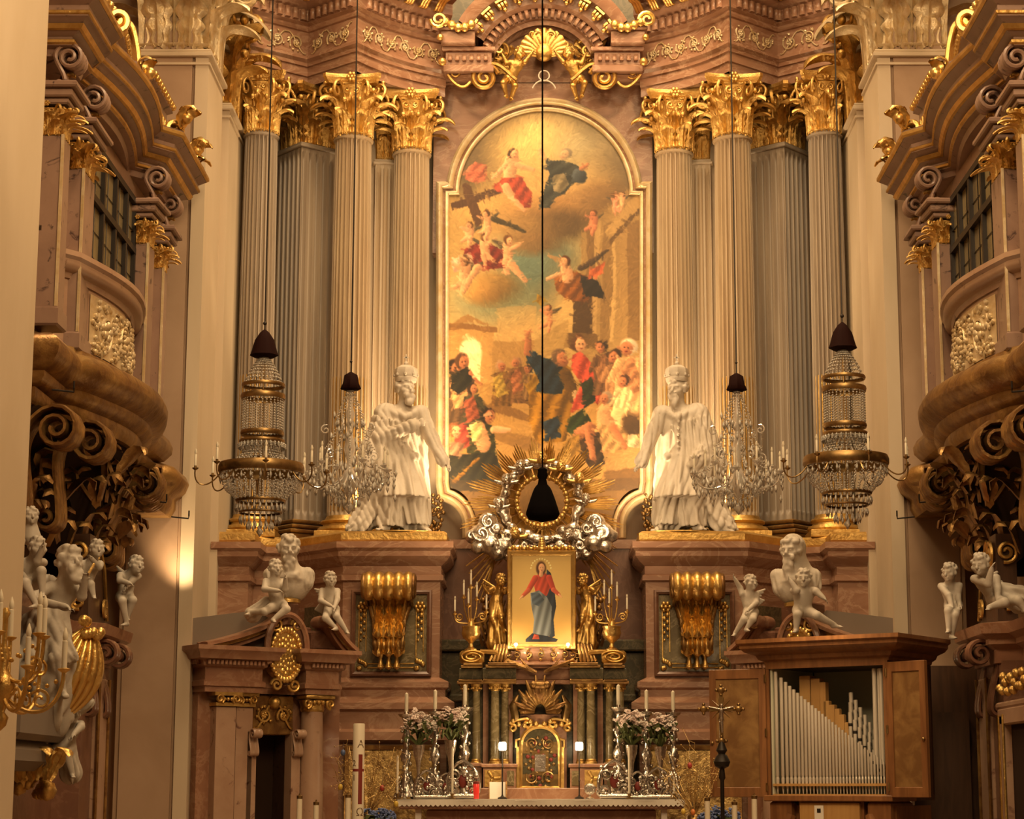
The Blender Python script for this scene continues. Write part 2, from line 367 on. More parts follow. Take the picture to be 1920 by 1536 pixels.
def colmat(name, rough=.55):
    m = bpy.data.materials.new(name); m.use_nodes = True; t = m.node_tree; a = t.nodes.new('ShaderNodeVertexColor'); a.layer_name = 'Col'
    b = t.nodes['Principled BSDF']; b.inputs['Roughness'].default_value = rough; t.links.new(a.outputs[0], b.inputs['Base Color']); return m
M['canvas'] = colmat('painted_canvas')
# ---------- camera ----------
cam = bpy.data.cameras.new('camera'); co = bpy.data.objects.new('camera', cam); COL.objects.link(co); sc.camera = co
cam.sensor_width = 36; cam.lens = F / 1920 * 36; cam.shift_x = -(CX - 960) / 1920; cam.clip_end = 200
co.location = (0, 0, EYE); co.rotation_euler = (PI / 2 + PT, 0, 0)
sc.view_settings.view_transform = 'Standard'; sc.view_settings.look = 'None'; sc.view_settings.gamma = 1; sc.view_settings.exposure = 0.5
sc.cycles.max_bounces = 7; sc.cycles.transmission_bounces = 5; sc.cycles.glossy_bounces = 3; sc.cycles.diffuse_bounces = 3; sc.cycles.caustics_reflective = False; sc.cycles.caustics_refractive = False
sc.cycles.sample_clamp_indirect = 4
# ---------- light ----------
W = bpy.data.worlds.new('nave_light'); sc.world = W; W.use_nodes = True
bg = W.node_tree.nodes['Background']; bg.inputs[0].default_value = (1.0, .64, .33, 1); bg.inputs[1].default_value = .135
WARM = (1.0, .69, .37)
def light(name, ty, loc, power, tgt=None, size=1.0, col=WARM, spot=None, blend=.6, sy=None):
    l = bpy.data.lights.new(name, ty); l.energy = power; l.color = col
    if ty == 'AREA':
        l.size = size
        if sy: l.shape = 'RECTANGLE'; l.size_y = sy
    else: l.shadow_soft_size = size
    if spot: l.spot_size = spot; l.spot_blend = blend
    o = bpy.data.objects.new(name, l); COL.objects.link(o); o.location = loc
    if tgt is not None: o.rotation_euler = (Vector(tgt) - Vector(loc)).to_track_quat('-Z', 'Y').to_euler()
    return o
light('presbytery_top_fill', 'AREA', (0, 22.5, 18), 1150, (0, 27, 7), 5)  # added soft top light for the axis-facing sides, no window behind it
light('clerestory_window_light', 'AREA', (4.2, 10, 15), 420, (-3.5, 25, 6), 3)
light('clerestory_window_light', 'AREA', (-4.2, 10, 15), 420, (3.5, 25, 6), 3)
for s in (-1, 1):
    light('painting_floodlight', 'SPOT', (s * 1.50, 27.2, 5.2), 170, (s * .5, 28.6, 8.2), .12, spot=2.3, blend=.9)
    light('column_floodlight', 'SPOT', (s * 2.12, 27.05, 5.0), 210, (s * 2.5, 27.9, 8.2), .06, spot=1.6)
    light('side_floodlight', 'SPOT', (s * .45, 27.0, 4.95), 330, (s * 2.9, 27.5, 8.2), .08, spot=1.3)
    light('choir_fill_spot', 'SPOT', (-s * 1.2, 22.6, 12.6), 520, (s * 4.1, 25.8, 6.0), .3, spot=.9, blend=.9)  # added out-of-frame spots that brighten the pier strips, no real fitting
    light('ledge_floodlight', 'SPOT', (s * .55, 25.4, 4.9), 45, (s * 1.9, 26.6, 5.4), .1, spot=1.9, blend=.9)
    light('apse_floodlight', 'SPOT', (s * 3.0, 24.0, 13.5), 330, (s * .3, 28.2, 11.4), .3, spot=1.0)
light('nave_fill_light', 'AREA', (1.5, 9, 11), 480, (0, 26, 2.2), 4)  # added frontal fill that brightens the marble base zone, no window there
light('nave_lamp', 'SPOT', (-.5, 11.5, 8.5), 200, (-3.6, 14.0, 7.2), .3, spot=.9)  # added spot that brightens the left foreground wall, no real lamp
light('organ_fill_spot', 'SPOT', (.8, 18.6, 4.2), 60, (2.84, 21.0, 2.2), .2, spot=.5)  # added spot that brightens the organ front, no fitting there
light('pier_floodlight', 'SPOT', (-4.24, 24.16, 3.75), 75, (-4.24, 24.5, 5.3), .08, spot=1.5, blend=.9)
for s in (-1, 1): light('balcony_spot', 'SPOT', (s * 2.2, 17.5, 11.5), 330, (s * 4.6, 21.0, 6.5), .3, spot=.9)
# ---------- room shell ----------
obj('floor', MB().box2(-9, 9, -2, 30, -.2, 0), M['floor'], kind='structure')
obj('presbytery_floor', MB().box2(-5.4, 5.4, 19, 29.5, 0, .45), M['floor'], kind='structure')
def strip(x0, y0, x1, y1): pass
def mir(path): return [(-x, y) for x, y in reversed(path)]
NARC = 16
RC, RY = 2.97, 25.43
def arcpt(x, r=RC): return (x, RY + math.sqrt(r * r - x * x))
WB = [(-4.3, 27.4), (-3.9, 28.0), (-3.2, 28.6), (-2.75, 28.25), (-2.2, 28.35), (-1.75, 28.62)]
WBP = WB + mir(WB)
b = MB(); b.mould(WBP, [(0, 4.6), (0, 11.9)]); obj('wall_back', b, M['shaftc'], kind='structure', smooth=0)
obj('wall_vault', MB().box2(-4.3, 4.3, 29.3, 29.4, 11.0, 15.0), M['dkgreen'], kind='structure')
for s, nm in ((-1, 'left'), (1, 'right')):
    b = MB(); b.box2(s * 5.5, s * 6.0, -2, 26.5, 0, 14); obj('wall_' + nm, b, M['rose'], kind='structure')
    w = obj('nave_wall_' + nm, MB().box2(s * 5.5, -3.58 if s < 0 else 4.4, 11.2, 14.3, 0, 14, .03), M['cream'], kind='structure')
# presbytery piers: camera-facing rose faces, cream pilaster strips towards the axis
for s, nm in ((-1, 'left'), (1, 'right')):
    b = MB(); b.box2(s * 5.5, s * 4.98, 24.9, 27.6, 0, 14); b.box2(s * 4.98, s * 4.26, 24.5, 27.6, 0, 14); b.box2(s * 4.92, s * 4.32, 24.46, 24.6, 0, 14, .01)
    o = obj('pier_wall_' + nm, b, M['rose'], kind='structure')
    for i, (y0, y1) in enumerate(((24.45, 25.6), (26.2, 27.45))):
        p = thing('pilaster', ('cream plaster pilaster of the %s pier, %s' % (nm, ('front one, beside the balcony', 'rear one, beside the outer fluted column')[i])), 'pilaster', (s * 4.5, y0, .45), kind='thing')
        b = MB(); zt = 10.05 if i == 0 else 9.95
        b.box2(-s * .22, -s * .38, 0, y1 - y0, 0, zt, .015); sh = obj('shaft', b, M['cream'], p)
        b = MB()
        rx0, rx1 = (-.5, .38) if s < 0 else (-.38, .5)
        for dz, e, h in ((zt - .02, .05, .06), (zt + .04, .03, .04), (zt - .12, .02, .03)): b.box2(rx0 - e, rx1 + e, -e, y1 - y0 + e, dz, dz + h, .012)
        obj('astragal', b, M['cream'], p); p['_z'] = zt + .53
b = MB(); cz = PZ(1255, 24.9); b.tube([(-4.118, 24.95 + .20 * cos(a), cz + .25 * sin(a)) for a in np.linspace(0, 2 * PI, 28)[:-1]], .012, 5, closed=True); b.box((-4.118, 24.95, cz), (.012, .05, .3)); b.box((-4.118, 24.95, cz + .03), (.012, .22, .05))
tag(obj('consecration_mark', b, M['gold2']), 'small oval consecration cross mark low on the left cream pilaster', 'wall mark')
# ---------- corinthian capital (unit: neck radius 1, height 3.1) ----------
def capital(sq=0.0, seed=0):
    rs = np.random.RandomState(seed)
    b = MB(); H = 3.1
    def warp(P):
        P = np.array(P, float)
        if sq:
            a = np.arctan2(P[..., 1], P[..., 0]); f = 1 / np.maximum(np.abs(np.cos(a)), np.abs(np.sin(a)))
            f = 1 + (f - 1) * sq; P[..., 0] *= f; P[..., 1] *= f
        return P
    def put(P, cv=False, cu=False): b.grid(warp(P), cu=cu, cv=cv)
    a = np.arange(48) * 2 * PI / 48
    pr = np.array([(1.0, 0), (1.08, .03), (1.1, .08), (1.0, .12), (.98, .6), (1.02, 1.4), (1.16, 2.1), (1.34, 2.55), (1.2, 2.62)])
    put(np.stack([pr[:, :1] * np.cos(a), pr[:, :1] * np.sin(a), pr[:, 1:] + 0 * a], -1), cv=True)  # the bell: first 384 faces
    def around(L, ang, r):
        P = L.copy(); x = P[..., 0].copy(); y = P[..., 1].copy() - r
        P[..., 0] = -sin(ang) * x * -1 * 1 - cos(ang) * y; P[..., 1] = cos(ang) * x * -1 - sin(ang) * y; return P
    for k in range(8):
        put(around(leafgrid(1.25, .37, .75, 4, 26, 11, lean=.20), k * PI / 4 + PI / 8, 1.07))
        put(around(leafgrid(2.0, .36, .55, 5, 30, 11, lean=.17), k * PI / 4, 1.03))
    # volutes: pairs of ribbons meeting under each abacus corner
    for k in range(4):
        A = PI / 4 + k * PI / 2
        for d in (-1, 1):
            sp = spiral((1.66, 2.26), .06, .44, -PI * .5 - 2 * PI * 1.6 + PI, 1.6, 1, 30)
            st = bez((1.02, 1.3), (1.05, 1.8), (1.15, 2.66), tuple(sp[-1]), 10)[:-1]
            pth = np.vstack([st, sp[::-1]])
            ang = A + d * np.linspace(.42, .10, len(pth)); off = np.linspace(0, 1, len(pth))
            P3 = np.stack([pth[:, 0] * np.cos(ang), pth[:, 0] * np.sin(ang), pth[:, 1]], 1)
            b2 = MB(); b2.tube(warp(P3), np.concatenate([np.linspace(.07, .10, 10), np.linspace(.10, .05, len(pth) - 10)]), 6)
            b.add(b2.V[0], b2.Q[0])
        b.ball(warp(np.array([1.66 * cos(A), 1.66 * sin(A), 2.26])), .15)
        # small inner volutes and the flower on the abacus
        B = k * PI / 2
        for d in (-1, 1):
            sp = spiral((d * .26, 2.28), .03, .20, 0 if d > 0 else PI, 1.4, -d, 20)
            P3 = np.stack([1.32 * cos(B) - sin(B) * sp[:, 0], 1.32 * sin(B) + cos(B) * sp[:, 0], sp[:, 1]], 1)
            b2 = MB(); b2.tube(warp(P3), .055, 5); b.add(b2.V[0], b2.Q[0])
        for j in range(7):
            q = j * 2 * PI / 6 if j < 6 else 0; rr = .19 if j < 6 else 0
            b.ball(warp(np.array([1.62 * cos(B) - sin(B) * cos(q) * rr, 1.62 * sin(B) + cos(B) * cos(q) * rr, 2.86 + rr * sin(q)])), .12, 6, 4)
        # mask-like lump and rosettes between leaves
        for d in (-.32, .32): b.ball(warp(np.array([1.36 * cos(B + d), 1.36 * sin(B + d), 1.75])), .15, 7, 5)
    return b
def abacus(sq=0.0):
    b = MB(); pts = []
    for k in range(4):
        A = k * PI / 2
        e = 1.0 if not sq else 1.12
        for t in np.linspace(-1, 1, 9):
            r = (1.28 + .22 * t * t) * e; x, y = r, t * 1.50 * e
            if abs(t) == 1: x, y = 1.52 * e, t * 1.36 * e
            pts.append((x * cos(A) - y * sin(A), x * sin(A) + y * cos(A)))
    p = np.array(pts); P = []
    for f, z in ((.93, 2.62), (.96, 2.72), (1.0, 2.76), (1.03, 2.88), (1.06, 2.92), (1.06, 3.1)): P.append(np.column_stack([p * f, np.full(len(p), z)]))
    b.grid(np.array(P), cv=True, cap=True); return b
CAPR = capital(0).mesh('capital', 60); CAPS = capital(.75).mesh('pilaster_capital', 60)
for me in (CAPR, CAPS):
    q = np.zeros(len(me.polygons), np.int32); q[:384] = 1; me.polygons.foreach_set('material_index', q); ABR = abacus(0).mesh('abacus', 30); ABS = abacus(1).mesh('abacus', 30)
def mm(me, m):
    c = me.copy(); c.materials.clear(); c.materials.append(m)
    if 'capital' in me.name: c.materials.append(M['gold3'])  # darker bell: shade in the gaps between leaves put into its colour
    return c
def flute_fn(n, depth, z0, z1, fade):
    def fn(a, z):
        p = (a * n / (2 * PI)) % 1.0; q = np.clip(1 - ((p - .5) / .36) ** 2, 0, 1) ** .5
        f = np.clip((z - z0) / fade, 0, 1) * np.clip((z1 - z) / fade, 0, 1)
        return 1 - depth * q * np.sqrt(f)
    return fn
def column(loc, r, H, mshaft, mgold, mcap, label, capmesh=(CAPR, ABR), reeds=True, hc=.82):
    t = thing('fluted_column', label, 'column', loc, kind='thing')
    b = MB(); b.box((0, 0, .05), (r * 3.0, r * 3.0, .10), b=.01); obj('plinth', b, mgold, t)
    b = MB(); b.lathe([(r * 1.45, .10), (r * 1.52, .13), (r * 1.45, .17), (r * 1.25, .18), (r * 1.2, .21), (r * 1.3, .225), (r * 1.33, .245), (r * 1.28, .265), (r * 1.12, .275), (r * 1.05, .32)], n=40, cap=False); obj('base', b, mgold, t)
    z0, z1 = .30, H
    zs = [z0, z0 + .02, z0 + .05, z0 + .08, z0 + .12] + list(np.linspace(z0 + .3, z1 - .3, 7)) + [z1 - .17, z1 - .12, z1 - .09, z1 - .07, z1 - .05]
    ent = lambda z: r * (1.04 - .10 * max(0, (z - z0) / (z1 - z0)) ** 1.6)
    b = MB(); b.lathe([(ent(z), z) for z in zs], n=24 * 8, fn=flute_fn(24, .19, z0 + .03, z1 - .06, .08)); sh = obj('shaft', b, mshaft, t, smooth=50)
    b = MB(); rr = ent(z1); b.lathe([(rr * .98, z1 - .06), (rr * 1.10, z1 - .05), (rr * 1.12, z1 - .03), (rr * 1.02, z1 - .015), (rr * 1.04, z1)], n=40); obj('necking', b, mshaft, t)
    if reeds:
        b = MB(); hz = .3 + (z1 - z0) * .36
        for k in range(24):
            a = (k + .5) * 2 * PI / 24
            pts = [(ent(z) * .93 * cos(a), ent(z) * .93 * sin(a), z) for z in (z0 + .08, z0 + .1, hz * .5, hz - .03, hz)]
            b.tube(pts, [.004, .011, .011, .011, .004], 6)
        obj('gilded_reeding', b, mgold, t)
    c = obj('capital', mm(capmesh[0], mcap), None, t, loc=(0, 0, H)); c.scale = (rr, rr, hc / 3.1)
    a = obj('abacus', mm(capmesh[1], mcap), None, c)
    return t
def sqshaft(w, d, H, nf, m, mgold, t, reeds=True):
    hw, hd = w / 2, d / 2; pts = []
    def side(p0, p1, nrm):
        p0 = np.array(p0); p1 = np.array(p1); nrm = np.array(nrm)
        L = np.linalg.norm(p1 - p0); k = max(2, int(round(nf * L / w)))
        for i in range(k * 7):
            u = i / (k * 7); ph = (u * k) % 1.0; q = max(0, 1 - ((ph - .5) / .34) ** 2) ** .5
            pts.append((p0 + (p1 - p0) * u, nrm, q * .058))
    c = [(-hw, -hd), (hw, -hd), (hw, hd), (-hw, hd)]; nn = [(0, -1), (1, 0), (0, 1), (-1, 0)]
    for i in range(4): side(c[i], c[(i + 1) % 4], nn[i])
    b = MB(); rows = []
    for z, f in ((.1, 0), (.36, 0), (.42, .8), (.46, 1), (H - .24, 1), (H - .17, .8), (H - .12, 0), (H, 0)):
        rows.append([(*(p - n * q * f), z) for p, n, q in pts])
    b.grid(np.array(rows), cv=True, cap=True); obj('shaft', b, m, t, smooth=50)
    b = MB()
    for z, h, e in ((0, .12, .10), (.12, .05, .12), (.19, .05, .07), (.26, .05, .04)): b.box((0, 0, z + h / 2), (w + 2 * e, d + 2 * e, h), b=.015)
    obj('base', b, mgold, t)
    b = MB()
    for z, h, e in ((H - .06, .04, .03), (H - .02, .03, .015)): b.box((0, 0, z + h / 2), (w + 2 * e, d + 2 * e, h), b=.01)
    obj('necking', b, m, t)
    if reeds:
        b = MB(); hz = H * .36
        for p, n, q in pts:
            if q > .0579: b.tube([(*(p - n * .03), z) for z in (.44, .46, hz * .6, hz - .02, hz)], [.004, .012, .012, .012, .004], 6)
        obj('gilded_reeding', b, mgold, t)
ZB = 4.83; HC = 10.38 - ZB
for s, nm in ((-1, 'left'), (1, 'right')):
    column((s * 1.84, 28.06, ZB), .262, HC, M['shaft'], M['gold2'], M['gold'], 'inner fluted round column on the %s, right beside the altar painting' % nm)
    column((s * 2.60, 27.42, ZB), .262, HC, M['shaft'], M['gold2'], M['gold'], 'front fluted round column on the %s, under the corner of the entablature' % nm)
    column((s * 3.84, 27.25, ZB), .235, HC, M['shaftb'], M['gold2'], M['gold'], 'outermost fluted round column on the %s, against the cream pilaster' % nm)
    t = thing('fluted_pier', 'dark square fluted pier on the %s, turned corner-on behind the front column' % nm, 'pier', (s * 3.28, 27.98, ZB), s * math.radians(-40), kind='thing')
    sqshaft(.66, .66, HC - .02, 6, M['shaftb'], M['gold3'], t)
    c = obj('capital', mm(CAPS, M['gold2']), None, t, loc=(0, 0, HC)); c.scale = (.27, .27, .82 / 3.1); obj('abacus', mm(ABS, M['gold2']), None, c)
    t = thing('fluted_pilaster', 'pale fluted pilaster standing back between the two round columns on the %s' % nm, 'pilaster', (s * 2.19, 28.4, ZB), s * math.radians(-10), kind='thing')
    sqshaft(.40, .3, HC - .05, 4, M['shaftc'], M['gilt_white'], t)
    c = obj('capital', mm(CAPS, M['gold']), None, t, loc=(0, 0, HC - .03)); c.scale = (.17, .14, .82 / 3.1)
    t = thing('fluted_pilaster', 'narrow fluted pilaster behind the front column on the %s, next to the dark pier' % nm, 'pilaster', (s * 2.93, 28.12, ZB), s * math.radians(-25), kind='thing')
    sqshaft(.40, .3, HC - .06, 4, M['shaft'], M['gilt_white'], t)
    c = obj('capital', mm(CAPS, M['gold2']), None, t, loc=(0, 0, HC - .03)); c.scale = (.17, .14, .82 / 3.1)
# big capitals of the pier pilasters
for p in [o for o in bpy.data.objects if o.name.startswith('pilaster') and o.type == 'EMPTY']:
    first = abs(p.location.y - 24.45) < .1; s = 1 if p.location.x > 0 else -1
    zt = p['_z']; del p['_z']
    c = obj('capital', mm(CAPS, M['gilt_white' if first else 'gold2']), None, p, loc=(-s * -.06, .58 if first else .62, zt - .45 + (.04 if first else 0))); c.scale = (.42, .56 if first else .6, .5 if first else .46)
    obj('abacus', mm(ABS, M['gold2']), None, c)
# ---------- entablature ----------
EP = [(-4.55, 26.65), (-3.83, 27.18), (-3.27, 27.62), (-2.53, 26.98)] + [arcpt(x) for x in np.linspace(-2.42, -1.38, NARC)]
PROF = [(-.5, 11.2), (.0, 11.2), (.0, 11.33), (.025, 11.34), (.025, 11.46), (.05, 11.47), (.05, 11.52), (.09, 11.56), (.09, 11.60), (.0, 11.61), (.0, 11.98), (.03, 11.99), (.05, 12.02), (.05, 12.05), (.10, 12.08), (.10, 12.26), (.18, 12.30), (.22, 12.34), (.22, 12.50), (.46, 12.54), (.5, 12.62), (.52, 12.72), (.6, 12.8), (.6, 12.86), (-.5, 12.9)]
def pathwalk(path, step, off=0):
    p = np.array(path); seg = np.diff(p, axis=0); L = np.linalg.norm(seg, axis=1); cum = np.concatenate([[0], np.cumsum(L)])
    out = []
    for s in np.arange(step / 2, cum[-1], step):
        i = min(np.searchsorted(cum, s) - 1, len(L) - 1); d = seg[i] / L[i]; n = np.array([d[1], -d[0]])
        out.append((p[i] + d * (s - cum[i]) + n * off, math.atan2(d[1], d[0]), n))
    return out
def mapper(path, z0, off):
    p = np.array(path); seg = np.diff(p, axis=0); L = np.linalg.norm(seg, axis=1); cum = np.concatenate([[0], np.cumsum(L)])
    def f(s, z, o=0):
        s = np.clip(np.asarray(s, float), 0, cum[-1] - 1e-6); i = np.clip(np.searchsorted(cum, s, side='right') - 1, 0, len(L) - 1)
        d = seg[i] / L[i][:, None]; n = np.stack([d[:, 1], -d[:, 0]], 1)
        q = p[i] + d * (s - cum[i])[:, None] + n * (off + o)
        return np.column_stack([q, z0 + np.asarray(z, float)])
    return f, cum[-1]
def scrollwork(b, f, s0, s1, H, n, r=.011, flip=1, rng=None):
    # rinceau: running spirals with rosettes and leaf sprigs
    w = (s1 - s0) / n; rad = min(w, H) * .36
    for k in range(n):
        c = (s0 + (k + .5) * w, H / 2); d = flip * (1 if k % 2 else -1)
        sp = spiral(c, rad * .25, rad, d * PI * .5, 1.35, d, 26)
        b.tube(f(sp[:, 0], sp[:, 1]), r, 5)
        for q in range(5):
            a = q * 2 * PI / 5; pt = f([c[0] + rad * .28 * cos(a)], [c[1] + rad * .28 * sin(a)])[0]; b.ball(pt, rad * .2, 6, 4)
        st = bez((c[0] - w * .5, H * (.5 + .36 * d)), (c[0] - w * .2, H * (.5 + .55 * d)), (c[0] + w * .2, H * (.5 - .5 * d)), (c[0] + w * .5, H * (.5 - .36 * d)), 12)
        b.tube(f(st[:, 0], st[:, 1]), r * .8, 5)
        for q in range(6):
            a = RNG.uniform(0, 2 * PI); e = rad * RNG.uniform(1.05, 1.4); l0 = np.array([c[0] + rad * cos(a), c[1] + rad * sin(a)]); l1 = np.array([c[0] + e * cos(a + .3), np.clip(c[1] + e * sin(a + .3), H * .05, H * .95)])
            L = np.linspace(l0, l1, 4); b.tube(f(L[:, 0], L[:, 1]), [r * .7, r * 1.5, r * 1.2, r * .3], 5)
for s, nm in ((-1, 'left'), (1, 'right')):
    path = EP if s < 0 else mir(EP)
    e = obj('trim_1' if s < 0 else 'trim_2', MB().mould(path, PROF), M['pinkm'], kind='structure', smooth=30)
    b = MB()
    for q, a, n in pathwalk(path, .125, .11): b.box((q[0], q[1], 12.17), (.075, .09, .15), a)
    obj('dentils', b, M['pinkm'], e, smooth=0)
    b = MB(); md = pathwalk(path, .27, .32)
    for q, a, n in md:
        b.M = rot(0, 0, a, (q[0], q[1], 12.52)); 
        pth = np.array([(-.12, -.16), (-.05, -.17), (.0, -.12), (.08, -.07), (.16, -.07), (.19, -.04), (.17, -.01), (.14, -.03)])
        b.ribbon(pth[::-1], .13, .03, 3, .5)
        b.ball((0, -.02, -.06), .05, 6, 4)
    b.M = None
    obj('gilded_modillions', b, M['gold'], e, smooth=50)
    f, L = mapper(path, 11.61, .012); b = MB()
    segs = np.cumsum([0] + list(np.linalg.norm(np.diff(np.array(path), axis=0), axis=1)))
    if s < 0: spans = [(segs[0] + .2, segs[1] - .02, 2), (segs[1] + .05, segs[2] - .05, 2), (segs[2] + .08, segs[3] - .1, 3), (segs[3] + .1, L - .08, 6)]
    else: spans = [(.08, segs[-4] - .1, 6), (segs[-4] + .1, segs[-3] - .08, 3), (segs[-3] + .05, segs[-2] - .05, 2), (segs[-2] + .02, L - .2, 2)]
    for a0, a1, n in spans: scrollwork(b, f, a0, a1, .37, n, .0125)
    obj('frieze_relief', b, M['gilt_white'], e, smooth=60)
# ---------- wall over the painting, arch pediment ----------
b = MB(); b.box2(-1.55, 1.55, 28.30, 28.58, 9.0, 11.5); b.prism([(1.2 * cos(a), 11.49 + 1.2 * sin(a)) for a in np.linspace(0, PI, 32)], 28.30, 28.5); obj('tympanum_wall', b, M['pinkm'], kind='structure')
ped = obj('trim_3', MB(), M['pinkm'], kind='structure')
def archring(b, prof, z0, c=(0, 27.98), a0=0, a1=PI, n=48):
    # profile (radius, towards viewer)
    a = np.linspace(a0, a1, n); pr = np.array(prof)
    P = np.stack([c[0] + np.cos(a)[:, None] * pr[None, :, 0], c[1] - pr[None, :, 1] + 0 * a[:, None], z0 + np.sin(a)[:, None] * pr[None, :, 0]], -1)
    b.grid(P, cap=False)
ZA = 11.50
b = MB(); archring(b, [(.74, -.35), (.74, .0), (.80, .02), (.82, .06), (.94, .06), (.95, -.35)], ZA); archring(b, [(.94, -.3), (.95, .12), (1.0, .16), (1.16, .18), (1.18, .34), (1.24, .40), (1.34, .44), (1.34, -.35)], ZA, a0=.50, a1=PI - .50)
for s in (-1, 1):
    for z0, z1, e in ((11.56, 11.76, .0), (11.76, 11.82, .05), (11.46, 11.56, .03)): b.box2(s * (.72 - e), s * (1.36 + e), 27.75 - e, 28.5, z0, z1, .01)
    b.box2(s * .95, s * 1.42, 27.6, 28.4, 11.82, 12.02, .02)
    b.box2(s * .9, s * 1.46, 27.55, 28.4, 12.02, 12.1, .02)
ped.data = b.mesh('trim_3', 30); ped.data.materials.append(M['pinkm'])
b = MB()
for a in np.linspace(.06, PI - .06, 30):
    b.M = Matrix.Translation((0, 27.98, ZA)) @ Matrix.Rotation(-a, 4, 'Y') ; b.box((.88, -.10, 0), (.11, .09, .05))
for s in (-1, 1):
    b.M = None
    for k in range(6): b.box((s * (.80 + k * .10), 27.72, 11.66), (.055, .06, .08))
obj('arch_dentils', b, M['pinkm'], ped, smooth=0)
b = MB()
for a in np.linspace(.58, PI - .58, 10):
    b.M = Matrix.Translation((0, 27.98, ZA)) @ Matrix.Rotation(-(a - PI / 2), 4, 'Y') @ Matrix.Translation((0, -.28, 1.09))
    for dx in (-.05, 0, .05): b.ball((dx, 0, 0), .032, 6, 5, (1, 1.6, 1.9))
    b.box((0, .02, .06), (.16, .16, .035))
    b.ball((0, .02, -.07), .035, 6, 4)
b.M = None
obj('arch_gilded_modillions', b, M['gold'], ped, smooth=50)
b = MB()
for s in (-1, 1):  # gilded drapery swags and end scrolls on the impost blocks
    for k in range(5): b.ball((s * (1.0 + k * .09), 27.53, 12.08 - .05 * sin(k)), .065, 7, 5, (1, .8, 1.1))
    sp = spiral((s * 1.45, 12.14), .03, .12, 0, 1.5, s, 20); b.tube(to3(sp, 27.5), .025, 5)
    b.ball((s * 1.43, 27.55, 11.9), .05); b.ball((s * 1.4, 27.6, 11.56), .06)
obj('impost_gilding', b, M['gold'], ped, smooth=60)
